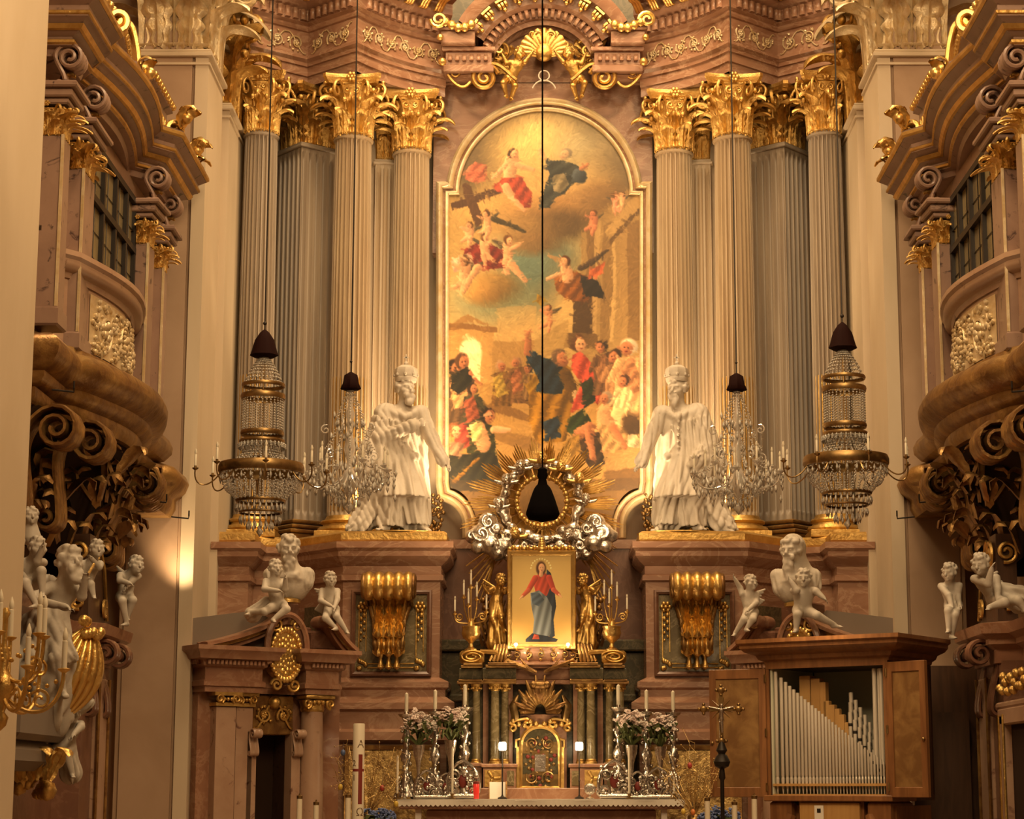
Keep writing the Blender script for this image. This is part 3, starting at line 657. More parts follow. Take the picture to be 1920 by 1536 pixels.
# ---------- the big altar painting: a generic baroque scene brushed into the canvas colours ----------
class Paint:
    def __init__(s, x0, y0, x1, y1, sc=1.0):
        s.x0, s.y0, s.sc = x0, y0, sc
        s.w, s.h = int((x1 - x0) * sc), int((y1 - y0) * sc)
        s.X, s.Y = np.meshgrid(x0 + (np.arange(s.w) + .5) / sc, y0 + (np.arange(s.h) + .5) / sc); s.I = np.zeros((s.h, s.w, 3)); s.rs = np.random.RandomState(3)
    def noise(s, f, seed=0):
        r = np.random.RandomState(seed); A = np.zeros_like(s.X)
        for o in range(4):
            for _ in range(4):
                a = r.uniform(0, 2 * PI); k = f * 2 ** o * r.uniform(.7, 1.3); A += np.sin((s.X * cos(a) + s.Y * sin(a)) * k + r.uniform(0, 6) + 1.5 * np.sin((s.X * sin(a) - s.Y * cos(a)) * k * .7)) / 2 ** o / 5
        return A
    def _sub(s, x0, y0, x1, y1):
        i0, i1 = max(int((y0 - s.y0) * s.sc), 0), min(int((y1 - s.y0) * s.sc) + 1, s.h); j0, j1 = max(int((x0 - s.x0) * s.sc), 0), min(int((x1 - s.x0) * s.sc) + 1, s.w)
        return None if i1 <= i0 or j1 <= j0 else (slice(i0, i1), slice(j0, j1))
    def put(s, S, a, col):
        s.I[S] = s.I[S] * (1 - a[..., None]) + col * a[..., None]
    def ell(s, x, y, rx, ry, c, rotd=0, soft=.25, a=1.0, sh=.25):
        R = max(rx, ry) * (1 + soft) + 2; S = s._sub(x - R, y - R, x + R, y + R)
        if S is None: return
        X, Y = s.X[S] - x, s.Y[S] - y; t = math.radians(rotd); u, v = (X * cos(t) + Y * sin(t)) / rx, (-X * sin(t) + Y * cos(t)) / ry
        d = np.sqrt(u * u + v * v); al = np.clip((1 + soft - d) / (2 * soft), 0, 1) * a
        L = 1 - sh * np.clip((X * .6 + Y * .5) / max(rx, ry), -1, 1)
        s.put(S, al, np.array(c)[None, None] * L[..., None])
    def st(s, x0, y0, x1, y1, r0, r1, c, sh=.3, fold=0, nf=4, a=1.0):
        R = max(r0, r1) + 2; S = s._sub(min(x0, x1) - R, min(y0, y1) - R, max(x0, x1) + R, max(y0, y1) + R)
        if S is None: return
        vx, vy = x1 - x0, y1 - y0; L2 = vx * vx + vy * vy + 1e-6; X, Y = s.X[S] - x0, s.Y[S] - y0
        t = np.clip((X * vx + Y * vy) / L2, 0, 1); dx, dy = X - t * vx, Y - t * vy; r = r0 + (r1 - r0) * t; d = np.sqrt(dx * dx + dy * dy)
        al = np.clip((r - d) / 1.2 + .5, 0, 1) * a; q = (dx * -vy + dy * vx) / math.sqrt(L2) / np.maximum(r, 1)
        L = 1 - sh * np.clip((dx * .7 + dy * .5) / np.maximum(r, 1), -1, 1) + fold * np.sin(nf * q * 2.6 + t * 3 + x0)
        s.put(S, al, np.array(c)[None, None] * L[..., None])
    def poly(s, pts, c, a=1.0, fold=0, ang=0, nf=.25, sh=0):
        p = np.array(pts, float); S = s._sub(*(p.min(0) - 2), *(p.max(0) + 2))
        if S is None: return
        X, Y = s.X[S], s.Y[S]; ins = np.zeros(X.shape, bool); k = len(p)
        for i in range(k):
            xa, ya = p[i]; xb, yb = p[(i + 1) % k]
            if ya == yb: continue
            ins ^= ((ya > Y) != (yb > Y)) & (X < (xb - xa) * (Y - ya) / (yb - ya) + xa)
        L = 1 + fold * np.sin(nf * (X * cos(ang) + Y * sin(ang)) + .02 * Y) - sh * (X - p[:, 0].mean()) / (np.ptp(p[:, 0]) + 1)
        s.put(S, ins * a, np.array(c)[None, None] * L[..., None])
    def head(s, x, y, r, skin, hair, d=1):
        s.ell(x - d * r * .15, y - r * .15, r * 1.05, r * 1.15, hair, 0, .12); s.ell(x + d * r * .2, y + r * .1, r * .78, r * .95, skin, 0, .1, sh=.3)
        s.ell(x + d * r * .45, y - r * .05, r * .12, r * .09, np.array(skin) * .35); s.ell(x - d * r * .0, y - r * .05, r * .12, r * .09, np.array(skin) * .35); s.ell(x + d * r * .3, y + r * .5, r * .2, r * .07, (.5, .2, .15)); s.ell(x + d * r * .3, y + r * .2, r * .1, r * .2, np.array(skin) * 1.15)
    def canvas(s, name, P, mat_, parent=None):
        # P: (h, w, 3) positions; colours sampled at vertices
        b = MB(); b.grid(P); me = b.mesh(name, 0); at = me.color_attributes.new('Col', 'FLOAT_COLOR', 'POINT')
        lin = np.clip(s.I, 0, 1) ** 2.2; at.data.foreach_set('color', np.concatenate([lin, np.ones(lin.shape[:2] + (1,))], -1).astype(np.float32).ravel())
        return obj(name, me, mat_, parent)
A = Paint(832, 185, 1210, 1005, .95)
SK = (.88, .66, .48); SKD = (.72, .47, .32); DKB = (.26, .19, .14)
g = np.clip((A.Y - 200) / 780, 0, 1)[..., None]
A.I[:] = np.array((.80, .66, .42)) * (1 - g) + np.array((.84, .70, .44)) * g
nz = A.noise(.016, 5)[..., None]; A.I += nz * np.array((.05, .05, .05))
# dark cloud rim at the top, sky window, cloud banks
for x, y, rx, ry in ((880, 275, 45, 60), (910, 225, 60, 28), (1020, 212, 70, 16), (1100, 230, 60, 30), (1165, 300, 40, 70), (1190, 340, 30, 50), (870, 320, 25, 40)): A.ell(x, y, rx, ry, (.45, .38, .27), 0, .7, .75)
A.ell(1020, 262, 70, 45, (.93, .82, .52), 0, .8, .7); A.ell(1100, 270, 55, 40, (.62, .62, .56), 0, .8, .4)
A.ell(990, 500, 60, 60, (.42, .52, .47), 0, .6, .9); A.ell(930, 560, 80, 40, (.55, .60, .48), 0, .6, .8); A.ell(1050, 470, 40, 40, (.45, .52, .46), 0, .7, .7)
for x, y, rx, ry, c in ((950, 395, 80, 26, (.78, .62, .38)), (1060, 392, 90, 30, (.66, .50, .30)), (1040, 420, 70, 28, (.46, .36, .22)), (1120, 365, 50, 25, (.58, .45, .28)), (980, 430, 60, 25, (.66, .52, .32)), (1000, 455, 50, 22, (.58, .45, .28)), (925, 535, 48, 32, (.70, .54, .30)), (905, 550, 30, 20, (.78, .60, .34))): A.ell(x, y, rx, ry, c, 0, .4, .9, .35)
# architecture: columned hall on the right, arch and square on the left
A.poly([(1090, 430), (1205, 330), (1205, 760), (1078, 760)], (.66, .53, .33), .85)
for x0, x1, c in ((1098, 1112, (.56, .43, .26)), (1112, 1122, (.76, .62, .40)), (1128, 1146, (.60, .47, .29)), (1146, 1153, (.80, .66, .43)), (1160, 1176, (.70, .56, .35)), (1176, 1205, (.58, .45, .28))): A.poly([(x0, 420), (x1, 410), (x1, 640), (x0, 640)], c, .9)
A.poly([(1130, 430), (1205, 350), (1205, 385), (1140, 445)], (.74, .60, .38), .9); A.poly([(1140, 445), (1205, 385), (1205, 395), (1142, 455)], (.44, .33, .2), .9)
A.poly([(1076, 545), (1110, 545), (1114, 625), (1072, 625)], (.38, .28, .17), .95); A.poly([(1062, 625), (1122, 625), (1130, 650), (1056, 650)], (.50, .38, .23), .95)
A.poly([(1000, 640), (1065, 600), (1065, 650), (1000, 680)], (.72, .58, .35), .7)
A.poly([(842, 610), (925, 610), (925, 720), (842, 720)], (.80, .62, .36), .9); A.poly([(838, 604), (930, 612), (930, 622), (838, 618)], (.62, .45, .26), .9); A.poly([(845, 606), (880, 590), (920, 606)], (.70, .52, .3), .8)
A.ell(881, 665, 22, 30, (.97, .92, .72), 0, .1, 1, 0); A.poly([(860, 665), (902, 665), (902, 715), (860, 715)], (.95, .88, .66), 1)
A.poly([(925, 640), (1000, 640), (1000, 700), (925, 700)], (.70, .53, .30), .7); A.poly([(930, 575), (1000, 575), (1000, 640), (930, 640)], (.86, .70, .44), .5)
A.poly([(842, 720), (1200, 700), (1200, 1000), (842, 1000)], (.74, .57, .32), .9)
A.poly([(930, 750), (1010, 790), (1010, 800), (900, 765)], (.55, .40, .22), .8); A.poly([(900, 790), (1010, 830), (1010, 860), (880, 800)], (.60, .45, .25), .8)
A.poly([(1130, 845), (1205, 835), (1205, 880), (1135, 885)], (.68, .54, .34), 1); A.poly([(1130, 885), (1205, 880), (1205, 925), (1130, 920)], (.52, .39, .22), 1)
# cross carried by cherubs
A.poly([(845, 378), (938, 352), (942, 364), (848, 392)], (.42, .29, .18)); A.poly([(866, 345), (880, 340), (905, 410), (890, 430)], (.45, .31, .19))
# seated figures in the clouds
def robe(pts, c, ang=.6, nf=.35, f=.16): A.poly(pts, c, 1, f, ang, nf, .25)
robe([(872, 318), (890, 300), (912, 305), (915, 335), (895, 345), (872, 335)], (.80, .45, .34))
A.st(958, 300, 955, 332, 14, 12, SK); A.st(946, 308, 925, 332, 5, 4, SK); A.st(968, 308, 1003, 322, 5, 3.5, SK)
robe([(925, 350), (945, 332), (978, 332), (1000, 360), (995, 385), (975, 388), (960, 360), (935, 362)], (.74, .32, .22))
A.st(950, 352, 965, 372, 9, 7, SK); A.st(965, 372, 982, 392, 6, 4, SK); A.head(960, 288, 9, SK, (.35, .24, .14), 1)
robe([(1022, 298), (1040, 306), (1060, 302), (1085, 310), (1100, 322), (1096, 338), (1075, 345), (1060, 365), (1040, 372), (1030, 390), (1012, 385), (1025, 350), (1035, 330)], (.25, .26, .24), .9)
robe([(1040, 335), (1062, 326), (1070, 345), (1050, 365), (1038, 360)], (.56, .50, .38)); A.st(1022, 300, 1012, 282, 5, 3, SK); A.ell(1090, 330, 13, 13, (.30, .33, .35), 0, .1, 1, .5); A.st(1095, 318, 1104, 310, 4, 3, SKD); A.head(1062, 290, 10, (.80, .64, .48), (.55, .48, .40), -1)
A.ell(1075, 285, 28, 30, (.70, .66, .52), 0, .5, .25)
# cherubs and angels
def cherub(x, y, s_, d=1, c=SK, wing=(.42, .36, .26)):
    A.st(x - d * 4 * s_, y + 4 * s_, x - d * 26 * s_, y - 8 * s_, 5 * s_, 2 * s_, wing, .3, .15)
    A.st(x, y + 2 * s_, x + d * 2 * s_, y + 20 * s_, 9 * s_, 9 * s_, c); A.st(x + d * 4 * s_, y + 24 * s_, x + d * 18 * s_, y + 34 * s_, 6 * s_, 4 * s_, c); A.st(x - d * 2 * s_, y + 24 * s_, x + d * 4 * s_, y + 44 * s_, 6 * s_, 3.5 * s_, c); A.st(x + d * 6 * s_, y + 5 * s_, x + d * 20 * s_, y - 4 * s_, 4 * s_, 3 * s_, c); A.head(x + d * 2 * s_, y - 8 * s_, 7.5 * s_, c, (.45, .30, .16), d)
robe([(870, 470), (895, 455), (930, 465), (960, 480), (950, 500), (900, 505), (868, 490)], (.58, .22, .18)); robe([(846, 490), (880, 475), (890, 500), (850, 510)], (.86, .68, .56))
cherub(905, 455, 1.0, 1); cherub(950, 462, 1.15, 1); cherub(872, 500, 1.1, -1); cherub(912, 408, .9, -1); cherub(880, 430, .8, -1); cherub(1150, 375, .6, 1, (.88, .60, .46)); cherub(1110, 405, .7, -1, (.78, .50, .36)); cherub(1165, 372, .5, -1)
A.st(925, 412, 982, 432, 6, 3, (.35, .30, .2)); A.st(895, 500, 870, 545, 8, 5, SK); A.st(960, 495, 985, 525, 8, 5, SK)
robe([(1040, 515), (1075, 505), (1105, 520), (1120, 545), (1100, 565), (1060, 560), (1045, 545)], (.58, .36, .16)); robe([(1090, 515), (1120, 525), (1135, 560), (1100, 555)], (.20, .16, .14)); robe([(1105, 505), (1132, 490), (1125, 515), (1100, 525)], (.80, .42, .26))
A.st(1088, 500, 1138, 468, 7, 3, (.36, .28, .20), .3, .2); A.st(1062, 495, 1030, 480, 7, 3, (.70, .56, .38)); A.st(1060, 500, 1066, 522, 9, 10, SK); A.st(1058, 512, 1028, 522, 4, 3, SK); A.head(1058, 488, 9, SK, (.40, .24, .12), -1)
cherub(1028, 585, .85, -1, (.84, .58, .40)); robe([(1005, 550), (1022, 560), (1015, 575), (1000, 565)], (.66, .52, .14))
# distant and left-hand people
def man(x, y, h, c, hair=DKB, d=1, c2=None, skin=SKD):
    u = h / 100; robe([(x - 14 * u, y - 72 * u), (x + 14 * u, y - 74 * u), (x + 20 * u, y - 40 * u), (x + 22 * u, y), (x - 20 * u, y), (x - 18 * u, y - 40 * u)], c, .15, .5 / max(u, .35))
    if c2: robe([(x - 16 * u, y - 60 * u), (x + 4 * u, y - 74 * u), (x + 14 * u, y - 30 * u), (x - 10 * u, y - 20 * u)], c2, .7, .5 / max(u, .35))
    A.st(x + d * 12 * u, y - 66 * u, x + d * 24 * u, y - 46 * u, 6 * u, 4 * u, c); A.head(x + d * 2 * u, y - 84 * u, 9.5 * u, skin, hair, d)
for a in ((940, 762, 90, (.52, .38, .2), (.70, .55, .40), 1, (.72, .60, .28)), (972, 758, 90, (.50, .36, .22), (.66, .50, .36), -1, (.66, .42, .28)), (992, 750, 66, (.55, .42, .26), DKB, -1, None), (848, 800, 130, (.55, .40, .26), DKB, 1, (.46, .30, .20)), (862, 790, 130, (.42, .32, .22), (.40, .28, .18), 1, (.80, .60, .40)), (885, 810, 100, (.30, .28, .20), DKB, 1, (.62, .34, .24))): man(*a)
robe([(845, 700), (875, 690), (885, 715), (860, 735), (845, 725)], (.20, .19, .14)); A.st(880, 700, 903, 718, 4, 3, SKD)
robe([(880, 790), (900, 785), (925, 800), (935, 850), (930, 880), (880, 885), (875, 830)], (.30, .30, .18)); A.st(895, 800, 910, 835, 14, 14, (.84, .62, .44)); robe([(880, 790), (902, 785), (905, 820), (884, 828)], (.86, .76, .50)); A.st(925, 806, 958, 808, 6, 4, SK); A.head(915, 780, 13, SKD, (.20, .14, .11), 1); A.poly([(904, 774), (922, 772), (922, 778), (904, 780)], (.78, .62, .46))
robe([(850, 800), (875, 785), (880, 835), (850, 850)], (.74, .32, .26)); A.head(852, 806, 12, SK, (.62, .36, .22), 1); robe([(842, 850), (930, 850), (950, 900), (930, 920), (842, 920)], (.22, .21, .15)); A.st(850, 905, 900, 860, 3, 3, (.62, .44, .14)); robe([(840, 825), (870, 830), (865, 855), (840, 850)], (.70, .52, .40))
# central standing figure: blue robe, ochre cloak, one arm raised
robe([(1005, 690), (1045, 670), (1068, 690), (1072, 760), (1060, 830), (1005, 835), (990, 790), (992, 730)], (.62, .45, .14), .25, .22, .22)
robe([(1016, 790), (1045, 775), (1050, 820), (1020, 830)], (.17, .24, .30)); robe([(984, 655), (1002, 660), (1022, 672), (1045, 680), (1062, 700), (1050, 735), (1005, 735), (1008, 705), (990, 680)], (.15, .23, .29), .5, .3, .18)
A.st(990, 662, 988, 632, 8, 5, SKD); A.st(988, 632, 992, 622, 4, 2, SKD); A.st(1056, 700, 1075, 745, 12, 8, (.44, .32, .14)); robe([(985, 725), (1008, 700), (1012, 715), (992, 740)], (.66, .50, .16)); A.head(1050, 672, 14, SKD, (.46, .36, .27), 1); A.st(1075, 735, 1080, 750, 6, 4, (.75, .62, .45))
# right-hand group
robe([(1072, 665), (1090, 658), (1108, 675), (1115, 700), (1105, 760), (1070, 770), (1085, 715), (1068, 690)], (.80, .33, .24), .4, .25, .2); robe([(1100, 690), (1125, 690), (1138, 740), (1120, 758), (1108, 720)], (.70, .28, .2)); robe([(1085, 715), (1108, 700), (1118, 750), (1095, 765)], (.20, .24, .15)); A.head(1086, 645, 14, (.86, .64, .46), (.42, .28, .17), 1)
for a in ((1132, 740, 110, (.46, .33, .22), DKB, -1, (.60, .42, .28)), (1155, 760, 110, (.66, .48, .32), (.3, .2, .13), -1, None), (1180, 780, 150, (.82, .64, .44), (.80, .72, .60), -1, (.72, .50, .34)), (1170, 800, 100, (.84, .70, .50), (.34, .22, .15), -1, None)): man(*a)
A.st(1135, 770, 1140, 830, 15, 20, (.80, .60, .42)); A.st(1160, 775, 1185, 800, 12, 14, (.82, .68, .48)); A.head(1135, 745, 11, SKD, (.62, .52, .42), -1)
robe([(1100, 810), (1130, 795), (1175, 800), (1180, 840), (1150, 850), (1110, 840)], (.74, .58, .38)); robe([(1068, 780), (1095, 765), (1110, 790), (1080, 820), (1062, 810)], (.22, .28, .14)); robe([(1090, 805), (1125, 810), (1135, 870), (1110, 890), (1085, 850)], (.30, .22, .14)); A.st(1085, 815, 1108, 800, 12, 10, SKD); A.st(1105, 800, 1112, 860, 10, 6, SKD); A.st(1150, 800, 1172, 840, 9, 5, SKD); A.ell(1188, 795, 20, 24, (.34, .25, .15)); robe([(1055, 830), (1085, 815), (1090, 850), (1050, 880), (1040, 870)], (.68, .52, .24)); robe([(1180, 815), (1200, 815), (1200, 840), (1178, 840)], (.70, .62, .48))
A.poly([(842, 900), (1205, 900), (1205, 1000), (842, 1000)], (.40, .30, .17), .55)
dx = 6.0 * A.noise(.03, 21); dy = 6.0 * A.noise(.03, 23)
ii = np.clip((np.arange(A.h)[:, None] + dy).astype(int), 0, A.h - 1); jj = np.clip((np.arange(A.w)[None, :] + dx).astype(int), 0, A.w - 1)
bl = A.I[ii, jj]; bl = (bl * 2 + np.roll(bl, 1, 0) + np.roll(bl, -1, 0) + np.roll(bl, 1, 1) + np.roll(bl, -1, 1)) / 6
bl = bl * .82 + bl.mean(-1, keepdims=True) * np.array((1.0, .94, .80)) * .18
A.I = np.clip(bl, 0, 1); fld = A.noise(.02, 31) * 2.5; ref = A.I.copy(); rs = np.random.RandomState(12)
for i in range(5200):  # brush strokes picked up from the underpainting
    r_, c_ = rs.randint(0, A.h), rs.randint(0, A.w); L_ = rs.uniform(3, 8); an = fld[r_, c_] + rs.normal() * .4; x_, y_ = A.X[r_, c_], A.Y[r_, c_]
    A.st(x_ - L_ * cos(an), y_ - L_ * sin(an), x_ + L_ * cos(an), y_ + L_ * sin(an), rs.uniform(1.2, 2.6), 1.0, ref[r_, c_] * rs.uniform(.92, 1.08), .12, a=.55)
bl = A.I; A.I = np.clip(bl, 0, 1) ** 1.3 * (1 + .035 * A.noise(.09, 9)[..., None] + .04 * A.noise(.3, 4)[..., None])
YP = 28.18
def hw(y):
    if y < 365: return math.sqrt(max(160 ** 2 - (365 - y) ** 2 * (160 / 158) ** 2, 0))
    if y < 906: return 181
    return 181 - (math.sqrt(max(70 ** 2 - (985 - min(y, 985)) ** 2, 0)) - 0) * .75 if y < 985 else 181 - 52
rows = np.linspace(207.5, 985, 690); S_ = Paint(0, 0, 1, 1)
nu = 330; P = np.zeros((len(rows), nu, 3)); Cc = np.zeros((len(rows), nu, 3))
for i, y in enumerate(rows):
    xs = 1020.5 + np.linspace(-1, 1, nu) * max(hw(y), 1)
    P[i, :, 0] = tt(y, YP) / F * (xs - CX); P[i, :, 1] = YP; P[i, :, 2] = PZ(y, YP)
    Cc[i] = A.I[int((y - A.y0) * A.sc), np.clip(((xs - A.x0) * A.sc).astype(int), 0, A.w - 1)]
S_.I = Cc
pt = thing('altar_painting', 'tall round-topped oil painting of a crowd and clouds in a pale gilt frame', 'painting', (0, 0, 0))
S_.canvas('canvas', P, M['canvas'], pt)
def pp2(x, y, Y=YP): return (tt(y, Y) / F * (x - CX), PZ(y, Y))
fp = [pp2(892, 1010), pp2(892, 985)] + [pp2(822 + 70 * cos(a), 985 - 70 * sin(a)) for a in np.linspace(.1, 1.25, 9)] + [pp2(842, 905), pp2(842, 366), pp2(862, 366)]
fp += [pp2(1020.5 - 160 * cos(a), 366 - 157 * sin(a)) for a in np.linspace(.08, PI - .08, 48)]
fp += [pp2(1179, 366), pp2(1199, 366), pp2(1199, 905)] + [pp2(1219 - 70 * cos(a), 985 - 70 * sin(a)) for a in np.linspace(1.25, .1, 9)] + [pp2(1149, 985), pp2(1149, 1010)]
RX = Matrix.Translation((0, YP + .03, 0)) @ Matrix.Rotation(PI / 2, 4, 'X')
b = MB(); b.M = RX; b.mould(fp, [(.0, 0), (.0, .06), (-.02, .08), (-.045, .08), (-.06, .05), (-.062, .0)]); obj('inner_moulding', b, M['gilt_white'], pt, smooth=50)
b = MB(); b.M = RX; b.mould(fp, [(-.06, 0), (-.06, .05), (-.085, .06), (-.085, 0)]); obj('red_fillet', b, M['pinkm'], pt, smooth=50)
b = MB(); b.M = RX; b.mould(fp, [(-.085, 0), (-.085, .09), (-.11, .14), (-.14, .15), (-.16, .12), (-.18, .10), (-.185, 0)]); obj('outer_moulding', b, M['gilt_white'], pt, smooth=50)
# ---------- pink marble base zone under the columns ----------
BP = [(-4.2, 26.35), (-3.74, 26.35), (-3.74, 26.85), (-3.2, 27.05), (-2.53, 26.30), (-1.30, 26.30), (-1.30, 27.3)]
BPROF = [(-.8, .45), (.16, .45), (.16, 1.0), (.10, 1.1), (.10, 2.15), (.20, 2.2), (.20, 2.3), (.14, 2.34), (.14, 2.55), (.2, 2.58), (.2, 2.66), (.08, 2.74), (.08, 2.82), (.12, 2.85), (.12, 2.92), (0, 2.98), (0, 4.18), (.04, 4.2), (.04, 4.26), (.01, 4.28), (.01, 4.38), (.08, 4.44), (.13, 4.50), (.13, 4.56), (.17, 4.6), (.17, 4.68), (-.8, 4.7)]
for s, nm in ((-1, 'left'), (1, 'right')):
    path = BP if s < 0 else mir(BP)
    e = obj('trim_4' if s < 0 else 'trim_5', MB().mould(path, BPROF), M['pinkm'], kind='structure', smooth=30)
    # gilded ledge carrying the columns
    b = MB(); b.mould([(x, y + .06) for x, y in path], [(-.6, 4.69), (.06, 4.69), (.08, 4.72), (.08, 4.8), (.04, 4.83), (-.6, 4.83)]); obj('gilded_ledge', b, M['gold2'], e, smooth=30)
    # recessed olive panel with gilded frame on the front of the pedestal
    x0, x1 = (-2.36, -1.46) if s < 0 else (1.46, 2.36)
    b = MB(); b.box2(x0, x1, 26.275, 26.35, 3.05, 4.02, .005); pn = obj('panel', b, M['green'], e)
    b = MB(); b.M = Matrix.Translation((0, 26.28, 0)) @ Matrix.Rotation(PI / 2, 4, 'X')
    b.mould([(x0, 3.05), (x0, 4.02), (x1, 4.02), (x1, 3.05)], [(0, 0), (0, .03), (-.03, .05), (-.05, .04), (-.06, 0)], closed=True); b.M = None; obj('panel_moulding', b, M['darkred'], e)
    b = MB(); yb = 26.26
    for side in (x0 + .09, x1 - .09):
        for z in (3.1, 3.12): pass
        b.tube([(side - .045, yb, 3.2), (side - .045, yb, 3.9)], .010, 5); b.tube([(side + .045, yb, 3.3), (side + .045, yb, 3.85)], .008, 5)
        for q in range(6): b.ball((side + .05 * cos(q * PI / 3), yb, 3.86 + .05 * sin(q * PI / 3)), .03, 6, 4)
        b.ball((side, yb - .015, 3.86), .028)
        for k in range(8):
            z = 3.76 - k * .045; b.ball((side + .02 * (-1) ** k, yb, z), .030 - .002 * k, 6, 4, (1, .8, 1.2))
        for k in range(7): b.ball((side + .045 * cos(k * 1.7), yb, 3.14 + .05 * sin(k * 2.3)), .032, 6, 4)
    xm = (x0 + x1) / 2
    for dz in (0, .05):
        P_ = [(x, yb, 3.10 + dz) for x in np.linspace(x0 + .16, xm - .12, 3)] + [(xm - .12 + .24 * t, yb, 3.125 + (.025 if dz == 0 else -.025) * -cos(t * 2 * PI) * 1.0) for t in np.linspace(.1, .9, 9)] + [(x, yb, 3.10 + dz) for x in np.linspace(xm + .12, x1 - .16, 3)]
        b.tube(P_, .010, 5)
    obj('gilded_panel_ornament', b, M['gold2'], e, smooth=60)
    # panel beside the recess
    b = MB(); b.M = rot(0, 0, s * math.radians(48) * -1 * -1, (s * 2.88, 26.66, 3.5)); b.box((0, 0, 0), (.55, .03, .8)); b.M = None; obj('recess_panel', b, M['dkgreen'], e)
    # gilt wall panels low behind the candlesticks
    b = MB(); px0, px1 = (-2.4, -1.34) if s < 0 else (1.34, 2.4); b.box2(px0, px1, 26.12, 26.22, 1.15, 2.08, .01); obj('gilt_panel', b, M['mosaic'], e)
    b = MB(); b.M = Matrix.Translation((0, 26.13, 0)) @ Matrix.Rotation(PI / 2, 4, 'X'); b.mould([(px0, 1.15), (px0, 2.08), (px1, 2.08), (px1, 1.15)], [(0, 0), (0, .03), (-.05, .05), (-.06, 0)], closed=True); b.M = None; obj('gilt_panel_frame', b, M['gold3'], e)
    # the great gilded console under the statue
    t = thing('gilded_console', 'big gilded scroll console on the %s pedestal panel, under the crowned statue' % nm, 'console', (s * 1.93, 26.27, 3.26))
    pth = vol_path((.30, .80), .17, 2.0, -1, 1.6, (.08, .20), .085, PI * .9, 1, 1.3)
    pth = vol_path((.27, .82), .17, PI * .80, 1, 1.6, (.10, .12), .09, PI * .05, -1, 1.4)
    b = MB(); b.ribbon(pth, np.interp(np.arange(len(pth)), [0, 26, 42, 50, len(pth)], [.62, .62, .34, .30, .30]), .085, 5, .7); bb = obj('scroll_roll', b, M['gold'], t, smooth=35)
    b = MB()
    for sx in (-1, 1):
        wx = np.interp(np.arange(len(pth)), [0, 26, 42, 50, len(pth)], [.31, .31, .19, .165, .165])
        b.tube(np.stack([sx * wx, -pth[:, 0], pth[:, 1]], 1), .032, 6)
        poly = [(-.0, .96), (-.34, .94), (-.40, .82), (-.32, .68), (-.16, .62), (-.0, .6)]
        b.prism(poly, sx * .27, sx * .30, 'x')
    obj('scroll_cheeks', b, M['gold3'], t, smooth=60)
    b = MB()
    for k in range(3):
        xx = (k - 1) * .13
        for q in range(2): L = leafgrid(.42, .075, .25, 5, 16, 7); L[..., 2] *= -1; L[..., 0] += xx; L[..., 1] -= .17 - .03 * q; L[..., 2] += .60 - q * .22; b.grid(L)
    for k in range(3): b.lathe([(.004, -.16), (.05, -.13), (.03, -.08), (.02, -.02), (.05, .05)], ((k - 1) * .10, -.10, -.03), 8)
    obj('acanthus_drop', b, M['gold'], t, smooth=60)
# niche between the two pedestals and the wall behind
b = MB(); b.box2(-1.5, 1.5, 27.32, 27.6, .45, 4.75); obj('niche_wall', b, M['darkred'], kind='structure')
b = MB(); b.box2(-1.3, 1.3, 27.0, 27.33, .45, 3.35, .02); b.box2(-1.32, 1.32, 26.9, 27.33, 3.35, 3.5, .02); b.box2(-1.32, 1.32, 26.9, 27.33, 2.7, 2.8, .02); o = obj('niche_dado', b, M['dkgreen'], kind='structure')
b = MB(); b.box2(-1.6, 1.6, 27.3, 28.6, 4.72, 4.84); obj('trim_6', b, M['pinkm'], kind='structure')
# gilded reliefs on the pale wall beside the painting's lower corners
for s, nm in ((-1, 'left'), (1, 'right')):
    b = MB(); b.M = Matrix.Translation((s * 1.45, 28.1, 5.30))
    for k in range(26):
        a = k * 2.4; r_ = .02 + .0052 * k; z = .26 * (k / 26 - .5) * 2
        b.ball((.10 * cos(a) * (1 - abs(z) * 2.2), -.02, z), .03, 6, 4)
    for d in (-1, 1): b.tube(to3(spiral((d * .04, .02), .01, .07, 0, 1.5, d, 16)), .014, 5); b.tube(to3(spiral((d * .03, -.16), .01, .05, 0, 1.5, -d, 16)), .012, 5)
    b.M = None
    tag(obj('wall_ornament', b, M['brass'], smooth=60), 'openwork metal ornament on the pale wall at the %s lower corner of the big painting' % nm, 'ornament')
